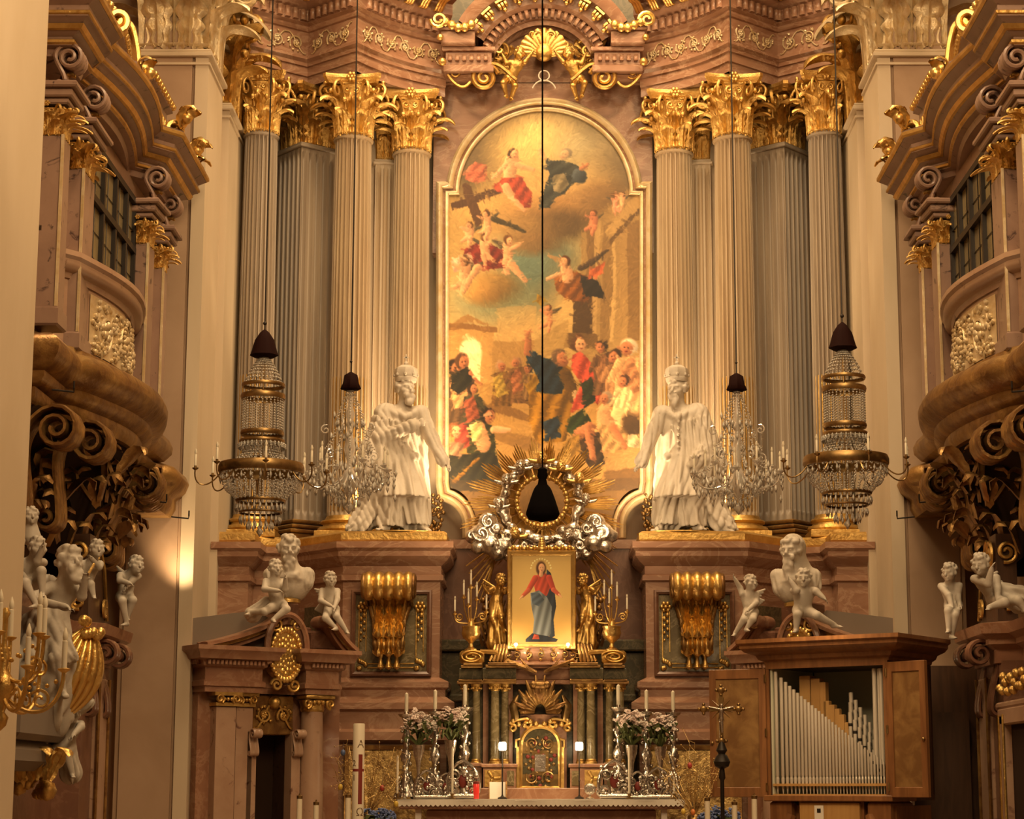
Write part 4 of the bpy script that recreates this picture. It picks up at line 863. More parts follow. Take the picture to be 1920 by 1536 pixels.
# ---------- stucco figures ----------
def hd(c, r, yaw=0, pitch=0, roll=0, hair=1, beard=0, seed=1, fat=0, cap_=None):
    R = Euler((pitch, roll, yaw)).to_matrix(); R3 = np.array(R); c = np.array(c, float); rs = np.random.RandomState(seed); P = []
    T = lambda *v: c + R3 @ (np.array(v) * r)
    E = lambda v, rad, k=.12, **o: P.append(ell(T(*v), np.array(rad) * r, k * r, R, **o))
    Cc = lambda a, b, r1, r2, k=.1, **o: P.append(cap(T(*a), T(*b), r1 * r, r2 * r, k * r, **o))
    E((0, .10, .18), (.74, .88, .84)); E((0, -.22, -.35), (.56 + fat * .1, .56, .58))
    for s in (-1, 1): E((s * .34, -.48, -.22), (.3 + fat * .1, .3, .3)); E((s * .74, .08, -.08), (.12, .2, .28), .05)
    Cc((-.36, -.70, .17), (.36, -.70, .17), .14, .14, .15); E((0, -.66, -.74), (.22, .2, .18))
    for s in (-1, 1): E((s * .30, -.90, .02), (.19, .17, .12), .1, sub=True); E((s * .30, -.69, .02), (.15, .13, .10), .03)
    Cc((0, -.80, .12), (0, -1.0 + fat * .06, -.20), .09, .15, .1); Cc((-.17, -.80, -.46), (.17, -.80, -.46), .07, .07, .06); Cc((-.12, -.79, -.57), (.12, -.79, -.57), .07, .07, .06)
    if hair:
        for i in range(46):
            a = rs.uniform(-PI, PI); b_ = rs.uniform(-.35, 1.3); v = (.78 * sin(a) * cos(b_), .10 + .9 * cos(a) * cos(b_) * 1.0, .18 + .88 * sin(b_))
            if v[1] < -.3 and v[2] < .55: continue
            E(v, (.2, .2, .2) if not fat else (.17, .17, .17), .1)
    if beard:
        for i in range(int(22 + 10 * beard)):
            t = rs.uniform(0, 1); E((rs.uniform(-.45, .45) * (1 - .5 * t), -.55 - rs.uniform(0, .28), -.55 - t * .75 * beard), (.17, .17, .24), .1)
        Cc((-.25, -.86, -.36), (0, -.92, -.33), .09, .09, .06); Cc((.25, -.86, -.36), (0, -.92, -.33), .09, .09, .06)
    return P
def hnd(w, d, n, L, curl=.5):
    # w wrist, d pointing direction, n palm normal, L hand length: palm, four fingers, thumb
    w = np.array(w, float); d = np.array(d, float); d /= np.linalg.norm(d); n = np.array(n, float); n -= d * (n @ d); n /= np.linalg.norm(n); s = np.cross(d, n)
    P = [ell(w + d * L * .28, (L * .20, L * .20, L * .20), L * .1), cap(w + d * L * .2 + s * L * .1, w + d * L * .45 + s * L * .13, L * .11, L * .09, L * .08), cap(w + d * L * .2 - s * L * .1, w + d * L * .45 - s * L * .13, L * .11, L * .09, L * .08)]
    for i, ln in enumerate((.42, .52, .48, .36)):
        o = w + d * L * .5 + s * L * (.17 - .115 * i); m = o + (d * cos(curl * .5) + n * sin(curl * .5)) * L * ln * .5 + s * L * (.03 - .02 * i)
        e = m + (d * cos(curl * 1.4) + n * sin(curl * 1.4)) * L * ln * .5
        P += [cap(o, m, L * .066, L * .06, L * .02), cap(m, e, L * .06, L * .045, L * .01)]
    t0 = w + d * L * .18 + s * L * .18; t1 = t0 + (d * .6 + s * .7 + n * .3) * L * .25; t2 = t1 + (d * .9 + s * .15 + n * .35) * L * .2
    return P + [cap(t0, t1, L * .075, L * .065, L * .04), cap(t1, t2, L * .065, L * .045, L * .01)]
def foot(a, d, L):
    a = np.array(a, float); d = np.array((d[0], d[1], 0), float); d /= np.linalg.norm(d); z = np.array((0, 0, 1.)); s = np.cross(d, z)
    P = [cap(a - d * L * .15 - z * L * .12, a + d * L * .55 - z * L * .2, L * .2, L * .14, L * .15)]
    for i in range(5): P.append(cap(a + d * L * .55 - z * L * .22 + s * L * (.13 - .065 * i), a + d * L * (.82 - .03 * i) - z * L * .25 + s * L * (.15 - .075 * i), L * .06, L * .05, L * .04))
    return P
def standing(v=0):
    # crowned statue in tunic and long cloak; v=1 is the differently posed companion
    f = 1 if v == 0 else -1
    P = []; X = lambda x, y, z: (x * f, y, z)
    P += hd(X(.05, -.03, 1.90), .150, f * .55, -.05 if v == 0 else .05, 0, 1, 1.1, 3 + v)
    P += [cap(X(.03, .02, 1.78), X(.03, .02, 1.62), .075, .09, .05)]
    P += [ell((0, .02, 1.40), (.25, .17, .30), .08), ell((0, .0, 1.08), (.20, .16, .25), .08), ell((0, .0, .88), (.23, .18, .18), .08)]
    for s in (-1, 1): P.append(ell((s * .24, .02, 1.60), (.11, .10, .10), .08))
    # tunic skirt to the knee and legs
    P.append(cap((0, 0, .98), (.03 * f, -.02, .40), .19, .34, .03, fold=(.028, 11, .5 + v, 1.2), zmin=.47))
    P.append(cap((-.06 * f, .0, .85), X(-.17, -.04, .02), .15, .17, .04, fold=(.022, 8, .9 + v, 1.0), zmin=.10))
    P.append(cap((.06 * f, .02, .85), X(.22, .04, .02), .14, .15, .04, fold=(.02, 8, 2.1 + v, 1.0), zmin=.13))
    for a, k, e, dd in ((X(-.12, -.02, .8), X(-.17, -.13, .46), X(-.20, -.06, .10), (-.3, -1)), (X(.13, -.0, .8), X(.24, -.08, .46), X(.28, .03, .10), (.55, -1))):
        P += [cap(a, k, .11, .078, .03), cap(k, e, .085, .050, .03)] + foot(e, (dd[0] * f, dd[1]), .24)
    # cloak over the outer shoulder falling in long folds to a train on the plinth
    P.append(cap(X(-.20, .02, 1.58), X(-.30, -.02, .92), .15, .27, .05, fold=(.020, 9, .3, 1.5)))
    P.append(cap(X(-.25, .05, 1.0), X(-.33, .10, .35), .24, .20, .05, fold=(.024, 8, 1.3, 1.0)))
    P.append(cap(X(-.33, .08, .45), X(-.52, -.02, .12), .17, .15, .05, fold=(.022, 7, .2, 2.0)))
    P.append(cap(X(-.50, .0, .12), X(-.62, -.10, .06), .11, .07, .04, fold=(.015, 6, 0, 1)))
    P.append(cap(X(.10, .16, 1.5), X(.12, .2, .25), .2, .24, .05, fold=(.02, 9, 2.0, 1.0)))
    for q in range(7): P.append(cap(X(-.30 + .07 * q, -.16 - .03 * sin(q), 1.52 - .02 * q), X(-.42 + .075 * q, -.24 + .02 * q, .80 + .03 * q), .016, .028, .03))
    P += [cap(X(-.2, -.04, 1.62), X(.05, -.15, 1.52), .05, .04, .03), cap(X(.22, -.04, 1.62), X(.06, -.15, 1.50), .05, .04, .03)]
    for q in range(6): P.append(ell((.04 * f, -.17, 1.45 - q * .085), (.018, .018, .018), .01))
    P.append(cap(X(-.2, -.1, .98), X(.2, -.12, 1.0), .05, .05, .02))
    if v == 0:
        P += [cap(X(-.22, -.02, 1.55), X(-.26, -.16, 1.24), .10, .09, .05), cap(X(-.26, -.16, 1.24), X(.12, -.28, 1.36), .10, .065, .04, fold=(.010, 5, 0, 4)), cap(X(.02, -.26, 1.34), X(.16, -.285, 1.38), .07, .085, .02)]
        P += hnd(X(.15, -.285, 1.38), X(1, -.1, .35), (0, 1, -.1), .19, .5)
        P += [cap(X(.26, .0, 1.58), X(.40, -.05, 1.24), .10, .085, .05), cap(X(.40, -.05, 1.24), X(.54, -.16, .96), .085, .06, .04, fold=(.008, 5, 0, 4)), cap(X(.50, -.13, 1.04), X(.555, -.17, .94), .075, .085, .02)]
        P += hnd(X(.55, -.17, .95), X(.7, -.3, -.7), (-.2, -.2, -1), .19, .6)
    else:
        P += [cap(X(.26, .0, 1.58), X(.42, -.03, 1.22), .10, .085, .05), cap(X(.42, -.03, 1.22), X(.52, -.18, .93), .085, .06, .04, fold=(.008, 5, 0, 4)), cap(X(.50, -.14, 1.0), X(.53, -.19, .92), .075, .085, .02)]
        P += hnd(X(.525, -.19, .92), X(.6, -.4, -.6), (-.2, -.2, -1), .19, .4)
        P += [cap(X(-.24, -.02, 1.55), X(-.36, -.06, 1.2), .11, .10, .05), cap(X(-.36, -.06, 1.2), X(-.22, -.28, 1.02), .09, .06, .04, fold=(.01, 5, 0, 4))]
        P += hnd(X(-.22, -.28, 1.02), X(.7, -.5, -.2), (0, .2, -1), .19, 1.0)
        P.append(ell(X(-.2, -.27, .93), (.13, .09, .10), .03)); P.append(cap(X(-.33, -.2, .9), X(-.08, -.24, .88), .035, .035, .02))
    return body(P, .0115, (.010, 34, 1.66, .28 * f)), f
for s, v, nm in ((-1, 0, 'left'), (1, 1, 'right')):
    t = thing('standing_statue', ('white crowned statue on the left pedestal, one arm across his chest, one hand held out', 'white crowned statue on the right pedestal, gathering his cloak at the hip')[v], 'statue', (s * 1.84 if s < 0 else 1.80, 26.68, 4.83))
    mb, f = standing(v); obj('figure', mb, M['stucco'], t, smooth=180)
    b = MB(); c = (.05 * f, -.01, 2.02); rr = .135
    b.lathe([(rr, -.02), (rr * 1.06, .0), (rr * 1.06, .035), (rr * 1.0, .04), (rr * 1.12, .10), (rr * 1.02, .16), (rr * .6, .20), (.0, .205)], c, 24, fn=lambda a, z: 1 + .05 * np.cos(a * 8) * (z > .03))
    for k in range(8): b.ball((c[0] + rr * 1.1 * cos(k * PI / 4), c[1] + rr * 1.1 * sin(k * PI / 4), c[2] + .07), .022, 6, 4)
    b.ball((c[0], c[1], c[2] + .23), .03); b.box((c[0], c[1], c[2] + .30), (.016, .016, .11)); b.box((c[0], c[1], c[2] + .31), (.07, .016, .016))
    obj('crown', b, M['stucco'], t, smooth=40)
    b = MB(); b.lathe([(.62, 0), (.62, .015), (.0, .02)], (0, .0, -.0), 20, sx=.95, sy=.62); obj('statue_plinth', b, M['gold2'], t)
def wing(P, root, tip, rw, n=5):
    root = np.array(root); tip = np.array(tip)
    for i in range(n):
        e = tip + np.array((0, 0, -1)) * np.linalg.norm(tip - root) * .13 * i - (tip - root) * .12 * i
        P.append(cap(root, e, rw, rw * .55, rw * .5))
def putto(name, label, J, Y, m='stucco', u=None, yaw=0, pitch=0, wings=None, cloth=(), beard=0, wr=None, h=None, group=None, seed=1, adult=False, hair=1, cat='cherub'):
    # J: joints as frame pixels (x, y, depth offset): head neck chest pelvis and pairs elbow/hand/knee/foot
    r = J['r'] * tt(1000, Y) / F  # head half-height in metres
    px, py = J['pelvis'][:2]; org = np.array(PP(px, py, Y))
    def g(k):
        v = J[k]; d = v[2] if len(v) > 2 else 0
        return np.array(PP(v[0], v[1], Y)) - org + np.array((0, d, 0))
    P = hd(g('head'), r, yaw, pitch, J.get('roll', 0), hair, beard, seed, 0 if adult else 1)
    ch, pe, he = g('chest'), g('pelvis'), g('head'); q = r * (.72 if adult else .86)
    P += [cap(he + (ch - he) * .25, ch + (he - ch) * .2, r * .5, r * .6, r * .3)]
    P += [ell(ch, (q * 1.25, q * .9, q * 1.1), q * .4), ell((ch + pe) / 2, (q * 1.05, q * .95, q), q * .5), ell(pe, (q * 1.15, q * .95, q * .9), q * .4)]
    ax = np.array((cos(yaw * .5), sin(yaw * .5), 0)); up = (he - ch) / np.linalg.norm(he - ch)
    for s, sd in ((-1, 'L'), (1, 'R')):
        sh = ch + ax * s * q * 1.15 + up * q * .55
        if 'hand' + sd in J:
            e, w = g('elbow' + sd), g('hand' + sd)
            P += [cap(sh, e, q * .48, q * .43, q * .3), cap(e, w, q * .44, q * .29, q * .15)]
            d = w - e; P += hnd(w, d, (0, -.3, -1) if abs(d[2]) < np.linalg.norm(d) * .8 else (-s, -.3, 0), r * .9, .5)
        hp = pe + ax * s * q * .5
        if 'foot' + sd in J:
            k, f_ = g('knee' + sd), g('foot' + sd)
            P += [cap(hp, k, q * .70, q * .54, q * .3), cap(k, f_, q * .55, q * .30, q * .15)]
            dd = J.get('toe' + sd, (s * .4, -1)); P += foot(f_, dd, r * 1.15)
    if wings: 
        for (x, y, d) in wings: wing(P, ch + np.array((0, q * .7, q * .4)), np.array(PP(x, y, Y)) - org + np.array((0, d, 0)), q * .30)
    for c in cloth:
        a, b_, r1, r2, fo = c; P.append(cap(np.array(PP(a[0], a[1], Y)) - org + np.array((0, a[2], 0)), np.array(PP(b_[0], b_[1], Y)) - org + np.array((0, b_[2], 0)), r1, r2, .04, fold=(r2 * .14, 7, fo, 3)))
    o = obj(name, body(P, h or max(r * .085, .007), wr), M[m], smooth=180, loc=org); return tag(o, label, cat, group)
YL = 24.75
putto('seated_cherub', 'white cherub kneeling at the foot of the left bearded bust', dict(r=16, head=(519, 1068, -.12), chest=(516, 1100, -.1), pelvis=(524, 1136, -.05), elbowL=(500, 1108, -.2), handL=(526, 1112, -.28), elbowR=(538, 1108, -.18), handR=(540, 1090, -.25), kneeL=(500, 1150, -.22), footL=(470, 1150, -.08), kneeR=(542, 1146, -.26), footR=(518, 1166, -.3)), YL, yaw=.5, cloth=[((500, 1128, 0), (474, 1152, 0), .06, .09, .5)])
putto('seated_angel', 'small white winged angel sitting on the red scroll pediment right of the left bust', dict(r=14.5, head=(620, 1088, -.05), chest=(618, 1115, 0), pelvis=(622, 1143, 0), elbowL=(603, 1128, -.1), handL=(622, 1138, -.2), elbowR=(634, 1125, -.1), handR=(630, 1142, -.2), kneeL=(614, 1162, -.22), footL=(633, 1180, -.2), kneeR=(634, 1158, -.2), footR=(652, 1186, -.15)), 25.25, yaw=.35, wings=[(588, 1103, .15), (590, 1142, .1)])
putto('seated_angel', 'small white winged angel raising an arm beside the right bust', dict(r=14.5, head=(1407, 1094, -.05), chest=(1404, 1121, 0), pelvis=(1408, 1148, 0), elbowL=(1388, 1104, -.02), handL=(1378, 1088, -.05), elbowR=(1416, 1132, -.1), handR=(1400, 1146, -.18), kneeL=(1392, 1164, -.2), footL=(1376, 1190, -.12), kneeR=(1408, 1164, -.24), footR=(1396, 1182, -.2)), 25.25, yaw=.55, wings=[(1436, 1104, .12), (1434, 1125, .1)])
putto('seated_cherub', 'white cherub with spread legs in front of the right bust', dict(r=18, head=(1504, 1088, -.15), chest=(1504, 1118, -.12), pelvis=(1503, 1146, -.08), elbowL=(1488, 1112, -.3), handL=(1478, 1096, -.3), elbowR=(1526, 1112, -.2), handR=(1538, 1124, -.25), kneeL=(1490, 1156, -.28), footL=(1488, 1184, -.25), kneeR=(1527, 1158, -.25), footR=(1560, 1174, -.2), toeR=(1, -.3)), YL, yaw=-.15)
def bust(name, label, x, y, yh, Y, yaw, seed, m='stucco', hood=False):
    t = thing(name, label, 'bust', PP(x, y, Y)); k = tt(1060, Y) / F
    hz = (y - yh) * k; P = hd((0 if not hood else -.06, -.04, hz), .155, yaw, .08, 0, 1, 1.3, seed)
    P += [cap((0, .03, hz - .12), (0, .04, hz - .26), .10, .12, .06), ell((0, .05, hz - .42), (.26, .17, .24), .08), cap((-.22, .05, hz - .30), (-.20, .02, .12), .09, .08, .05, fold=(.012, 7, 0, 2)), cap((.22, .05, hz - .30), (.22, .02, .14), .09, .08, .05, fold=(.012, 7, 2, 2)), cap((0, .03, hz - .4), (0, .02, .10), .2, .13, .06, fold=(.016, 9, 1, 3))]
    for q in range(5): P.append(cap((-.16 + .07 * q, -.10, hz - .22 - .02 * q), (-.10 + .05 * q, -.12, .22), .018, .03, .03))
    if hood: P += [ell((-.02, .08, hz + .05), (.155, .17, .17), .05), cap((0, .1, hz - .05), (.16, .08, hz - .34), .12, .1, .05)]
    obj('bust', body(P, .011), M[m], t, smooth=180)
    b = MB(); b.lathe([(.15, -.10), (.15, -.06), (.08, -.03), (.07, .03), (.12, .08), (.12, .12)], (0, .02, 0), 20); obj('socle', b, M['gold'], t)
bust('bearded_bust', 'white bust of a long-bearded old man on the left side portal', 540, 1115, 1030, 25.05, .25, 5)
bust('hooded_bust', 'white bust of a hooded bearded man with head bowed on the right side portal', 1494, 1122, 1033, 25.05, -.55, 8, hood=True)
# ----- saint and cherubs on the left side altar
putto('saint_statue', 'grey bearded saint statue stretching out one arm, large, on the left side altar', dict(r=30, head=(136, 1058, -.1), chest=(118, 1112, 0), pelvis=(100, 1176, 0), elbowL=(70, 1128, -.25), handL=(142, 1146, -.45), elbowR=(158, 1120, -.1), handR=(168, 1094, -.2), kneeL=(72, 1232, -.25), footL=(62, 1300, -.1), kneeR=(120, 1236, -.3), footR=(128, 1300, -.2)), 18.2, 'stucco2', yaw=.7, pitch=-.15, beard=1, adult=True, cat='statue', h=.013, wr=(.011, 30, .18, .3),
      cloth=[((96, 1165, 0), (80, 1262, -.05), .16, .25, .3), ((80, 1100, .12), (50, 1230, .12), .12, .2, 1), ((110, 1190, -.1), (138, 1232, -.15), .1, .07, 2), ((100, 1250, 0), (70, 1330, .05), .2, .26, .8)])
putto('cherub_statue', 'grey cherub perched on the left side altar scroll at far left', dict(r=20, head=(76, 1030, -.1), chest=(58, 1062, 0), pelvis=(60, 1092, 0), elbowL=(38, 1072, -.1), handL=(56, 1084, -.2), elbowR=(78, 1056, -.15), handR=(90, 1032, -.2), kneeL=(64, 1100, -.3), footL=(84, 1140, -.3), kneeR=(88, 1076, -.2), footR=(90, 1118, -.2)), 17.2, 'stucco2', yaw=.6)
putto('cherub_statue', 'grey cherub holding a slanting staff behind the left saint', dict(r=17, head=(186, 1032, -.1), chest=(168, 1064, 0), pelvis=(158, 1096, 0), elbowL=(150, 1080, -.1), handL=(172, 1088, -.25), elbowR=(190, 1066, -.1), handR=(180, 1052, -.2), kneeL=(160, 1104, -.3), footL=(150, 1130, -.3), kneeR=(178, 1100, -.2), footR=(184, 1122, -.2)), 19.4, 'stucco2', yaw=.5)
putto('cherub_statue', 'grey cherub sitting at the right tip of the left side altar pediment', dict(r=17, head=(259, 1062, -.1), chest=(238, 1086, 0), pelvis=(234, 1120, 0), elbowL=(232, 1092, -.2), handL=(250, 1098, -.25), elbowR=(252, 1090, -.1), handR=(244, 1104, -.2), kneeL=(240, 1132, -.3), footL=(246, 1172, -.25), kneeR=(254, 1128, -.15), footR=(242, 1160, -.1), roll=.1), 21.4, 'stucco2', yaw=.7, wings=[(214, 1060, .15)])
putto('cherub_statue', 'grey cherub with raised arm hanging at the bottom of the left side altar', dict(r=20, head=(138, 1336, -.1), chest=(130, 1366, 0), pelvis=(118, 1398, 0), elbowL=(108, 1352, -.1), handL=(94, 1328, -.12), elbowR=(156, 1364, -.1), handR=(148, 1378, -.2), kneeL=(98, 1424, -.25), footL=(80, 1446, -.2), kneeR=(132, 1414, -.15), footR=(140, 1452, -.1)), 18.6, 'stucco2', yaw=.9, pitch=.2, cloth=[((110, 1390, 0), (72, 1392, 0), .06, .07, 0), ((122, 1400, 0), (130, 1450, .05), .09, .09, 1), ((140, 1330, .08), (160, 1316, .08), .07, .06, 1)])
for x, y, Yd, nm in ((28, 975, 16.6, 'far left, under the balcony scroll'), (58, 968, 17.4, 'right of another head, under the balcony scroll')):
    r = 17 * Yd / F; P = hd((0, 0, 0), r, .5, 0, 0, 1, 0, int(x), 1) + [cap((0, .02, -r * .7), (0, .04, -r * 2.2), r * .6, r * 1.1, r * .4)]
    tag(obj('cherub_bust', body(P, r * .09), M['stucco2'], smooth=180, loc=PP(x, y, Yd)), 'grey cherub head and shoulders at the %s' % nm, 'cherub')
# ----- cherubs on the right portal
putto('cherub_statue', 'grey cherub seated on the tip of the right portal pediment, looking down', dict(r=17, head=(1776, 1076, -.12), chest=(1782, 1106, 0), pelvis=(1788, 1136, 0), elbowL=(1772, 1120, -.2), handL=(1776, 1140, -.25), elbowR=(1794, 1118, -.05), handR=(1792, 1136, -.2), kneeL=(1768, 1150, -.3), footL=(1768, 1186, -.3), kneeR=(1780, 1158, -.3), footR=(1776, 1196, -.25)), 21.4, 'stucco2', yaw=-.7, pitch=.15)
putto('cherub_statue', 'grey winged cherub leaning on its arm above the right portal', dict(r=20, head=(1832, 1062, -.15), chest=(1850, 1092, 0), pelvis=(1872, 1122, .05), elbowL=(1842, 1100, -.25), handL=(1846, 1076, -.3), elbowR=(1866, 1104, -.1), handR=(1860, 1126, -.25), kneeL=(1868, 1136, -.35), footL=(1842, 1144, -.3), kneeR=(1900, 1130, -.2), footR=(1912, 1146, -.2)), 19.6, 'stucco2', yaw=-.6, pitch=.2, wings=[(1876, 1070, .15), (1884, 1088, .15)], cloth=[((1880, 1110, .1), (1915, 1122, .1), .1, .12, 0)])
# ---------- high altar: table, tabernacle, picture, glory ----------
def LX(x, Y, y=1300): return tt(y, Y) / F * (x - CX)
YT = 24.7; ZT = PZ(1500, YT)
t = thing('altar_table', 'long red marble altar table at the bottom centre, under the lace-edged cloth', 'altar', (0, YT + .45, .45))
h = ZT - .45
b = MB(); b.box((-.02, 0, h - .06), (3.32, .86, .10), b=.015); obj('table_top', b, M['redm'], t)
b = MB(); b.box((-.02, .06, (h - .1) / 2), (2.7, .62, h - .12), b=.02); obj('table_body', b, M['redm'], t)
for s in (-1, 1): b = MB(); b.box((-.02 + s * 1.44, -.30, (h - .1) / 2), (.07, .07, h - .1), b=.01); obj('leg', b, M['white'], t)
b = MB(); b.box((-.02, .0, h - .0), (3.36, .90, .014))
n = 60; u = np.linspace(-1.68, 1.68, n * 6 + 1)
for yy in (-.452,):
    P_ = np.stack([np.stack([u - .02, np.full_like(u, yy) - .006 * np.sin(u * 9), np.full_like(u, h + .004)], -1), np.stack([u - .02, np.full_like(u, yy - .006) - .012 * np.sin(u * 9), h - .055 - .022 * np.abs(np.sin(np.arange(len(u)) * PI / 6))], -1)]); b.grid(P_)
c = tag(obj('altar_cloth', b, M['white'], smooth=0, loc=(0, YT + .45, .45)), 'white altar cloth with a scalloped lace hem on the altar table', 'cloth')
YB = 25.75; ZBk = PZ(1499, YB)
t = thing('tabernacle', 'red and green marble tabernacle with gold arched door and small columns, behind the altar table', 'tabernacle', (0, YB, ZT - .02))
z0 = ZT - .02
def lz(y, Y=YB): return PZ(y, Y) - z0
def bx(b, x0, x1, y0, y1, d0, d1, bv=.008): b.box2(LX(x0, YB), LX(x1, YB), d0, d1, lz(y1), lz(y0), bv)
b = MB(); bx(b, 902, 1136, 1478, 1500, -.32, .5); bx(b, 975, 1062, 1340, 1480, -.12, .4); obj('base', b, M['redm'], t)
b = MB(); b.box2(LX(868, YB), LX(1168, YB), .05, .55, lz(1478), lz(1280), .0); obj('core', b, M['dkgreen'], t)
for s in (-1, 1):
    S = lambda x: CX + s * (CX - x)
    b = MB(); bx(b, S(908), S(968), 1440, 1479, -.30, .3); bx(b, S(872), S(905), 1437, 1500, -.2, .3); bx(b, S(905), S(971), 1433, 1440, -.33, .3); bx(b, S(868), S(906), 1431, 1438, -.23, .3); obj('pedestal', b, M['redm'], t)
    b = MB(); bx(b, S(952), S(965), 1446, 1474, -.315, -.29); bx(b, S(876), S(900), 1444, 1490, -.215, -.19); obj('pedestal_panel', b, M['green'], t)
    b = MB(); x_ = LX(S(926), YB); 
    for k in range(14): b.ball((x_ + .07 * cos(k * 2.1) * (.3 + k / 14), -.31, lz(1460) + .07 * sin(k * 2.1) * (.3 + k / 14)), .022, 6, 4)
    b.box((x_, -.305, lz(1460)), (.2, .01, .2)); obj('gilded_relief', b, M['gold2'], t, smooth=60)
    for x, w, d, m in ((929, .052, -.24, 'green'), (947, .047, -.12, 'green'), (894, .047, -.14, 'green'), (873, .044, -.05, 'green')):
        X_ = LX(S(x), YB); za, zb = lz(1433), lz(1284); hh = zb - za
        b = MB(); b.lathe([(w * 1.05, .05), (w * 1.05, hh * .4), (w * .9, hh - .09)], (X_, d, za), 20); cl = obj('column', b, M[m], t)
        b = MB(); b.lathe([(w * 1.4, 0), (w * 1.4, .025), (w * 1.15, .035), (w * 1.25, .045), (w * 1.05, .06)], (X_, d, za), 20); obj('column_base', b, M['gold2'], cl)
        b = MB(); b.lathe([(w * .9, hh - .09), (w * 1.05, hh - .08), (w * 1.0, hh - .06), (w * 1.5, hh - .01), (w * 1.5, hh)], (X_, d, za), 20)
        for k in range(8): b.ball((X_ + w * 1.25 * cos(k * PI / 4), d + w * 1.25 * sin(k * PI / 4), za + hh - .05), w * .36, 6, 4)
        obj('column_capital', b, M['gold2'], cl, smooth=60)
    b = MB()
    for x0, x1, d in ((904, 968, -.32), (858, 905, -.22)):
        for ya, yb, e in ((1279, 1284, .0), (1276, 1279, .02), (1250, 1255, .05), (1246, 1250, .08)): b.box2(LX(S(x0), YB) - s * -e * -1, LX(S(x1), YB), d - e, .5, lz(yb), lz(ya), .004)
    obj('entablature_mouldings', b, M['gold3'], t)
    b = MB()
    for x0, x1, d in ((906, 968, -.30), (862, 905, -.20)): bx(b, S(x0), S(x1), 1255, 1276, d, .5)
    obj('frieze', b, M['dkgreen'], t)
    b = MB(); X_ = LX(S(957), YB); b.box2(X_ - .03, X_ + .03, -.1, .3, lz(1440), lz(1284)); b.box2(LX(S(906), YB), LX(S(916), YB), -.02, .3, lz(1440), lz(1284)); obj('pier', b, M['redm'], t)
b = MB()
for ya, yb, e in ((1276, 1284, .0), (1250, 1255, .04), (1245, 1250, .07)): bx(b, 966, 1072, ya, yb, -.15 - e, .5)
bx(b, 966, 1072, 1255, 1276, -.12, .5); obj('entablature', b, M['redm'], t)
# gold arched door with enamel-like inlay
xm = LX(1013, YB); dw = .235; za = lz(1477); zs = lz(1398)
def archpoly(w, e=0): return [(xm - w, za + e), (xm + w, za + e)] + [(xm + w * cos(a), zs + w * .95 * sin(a)) for a in np.linspace(0, PI, 20)]
b = MB(); b.prism(archpoly(dw), -.14, -.10)
dr = obj('door', b, M['dkgreen'], t)
b = MB(); P3 = [(x, -.15, z) for x, z in archpoly(dw)]; b.tube(np.array([p for i, p in enumerate(P3)]), .028, 6, closed=True)
b.box2(xm - .29, xm + .29, -.2, -.12, za - .05, za); b.box2(xm - .29, xm - .23, -.16, -.12, za, zs - .02); b.box2(xm + .23, xm + .29, -.16, -.12, za, zs - .02)
for s in (-1, 1): b.tube([(xm + s * .29, -.15, zs - .03), (xm + s * .29, -.15, zs + .06), (xm + s * .22, -.15, zs + .08)], .02, 5)
obj('door_frame', b, M['gold'], t)
b = MB(); b2 = MB()
for k in range(46):
    a = k * 2.4; r_ = .02 + .19 * math.sqrt(k / 46); x, z = xm + r_ * .9 * cos(a), (za + zs) / 2 + .05 + r_ * 1.5 * sin(a)
    if k % 3: b.ball((x, -.15, z), .022, 6, 4, (1, .5, 1))
    else: j_ = MB(); j_.ball((x, -.15, z), .026, 6, 4, (1, .5, 1)); obj('jewel', j_, M['redpaint'], dr, smooth=60)
for s in (-1, 1):
    b.tube(to3(spiral((xm + s * .1, za + .12), .02, .08, 0, 1.6, s, 20), -.155), .011, 5); b.tube(to3(spiral((xm + s * .1, zs + .02), .02, .07, 0, 1.6, -s, 20), -.155), .011, 5)
    b.box((xm + s * .17, -.145, za + .09), (.10, .02, .14)); b.box((xm + s * .17, -.145, zs - .03), (.09, .02, .14))
b.box((xm, -.146, (za + zs) / 2 + .04), (.2, .02, .30)); obj('door_ornament', b, M['brass'], dr, smooth=60)
b3 = MB(); b3.box((xm, -.158, (za + zs) / 2 + .04), (.13, .012, .2)); b3.box((xm, -.165, (za + zs) / 2 + .04), (.022, .01, .12)); b3.box((xm, -.166, (za + zs) / 2 + .06), (.07, .01, .02)); obj('door_plaque', b3, M['silver'], dr)
b = MB()
for s in (-1, 1):
    pth = vol_path((s * .16, .05), .06, PI / 2 if s > 0 else PI / 2, -s, 1.2, (s * .34, .0), .05, PI / 2, s, 1.1); 
    b.tube([(xm + x, -.16, lz(1366) + z) for x, z in pth], .022, 6)
    for k in range(5): b.ball((xm + s * (.05 + .07 * k), -.17, lz(1358) + .03 * sin(k * 2)), .035, 6, 4)
obj('door_crest', b, M['gold'], t, smooth=60)
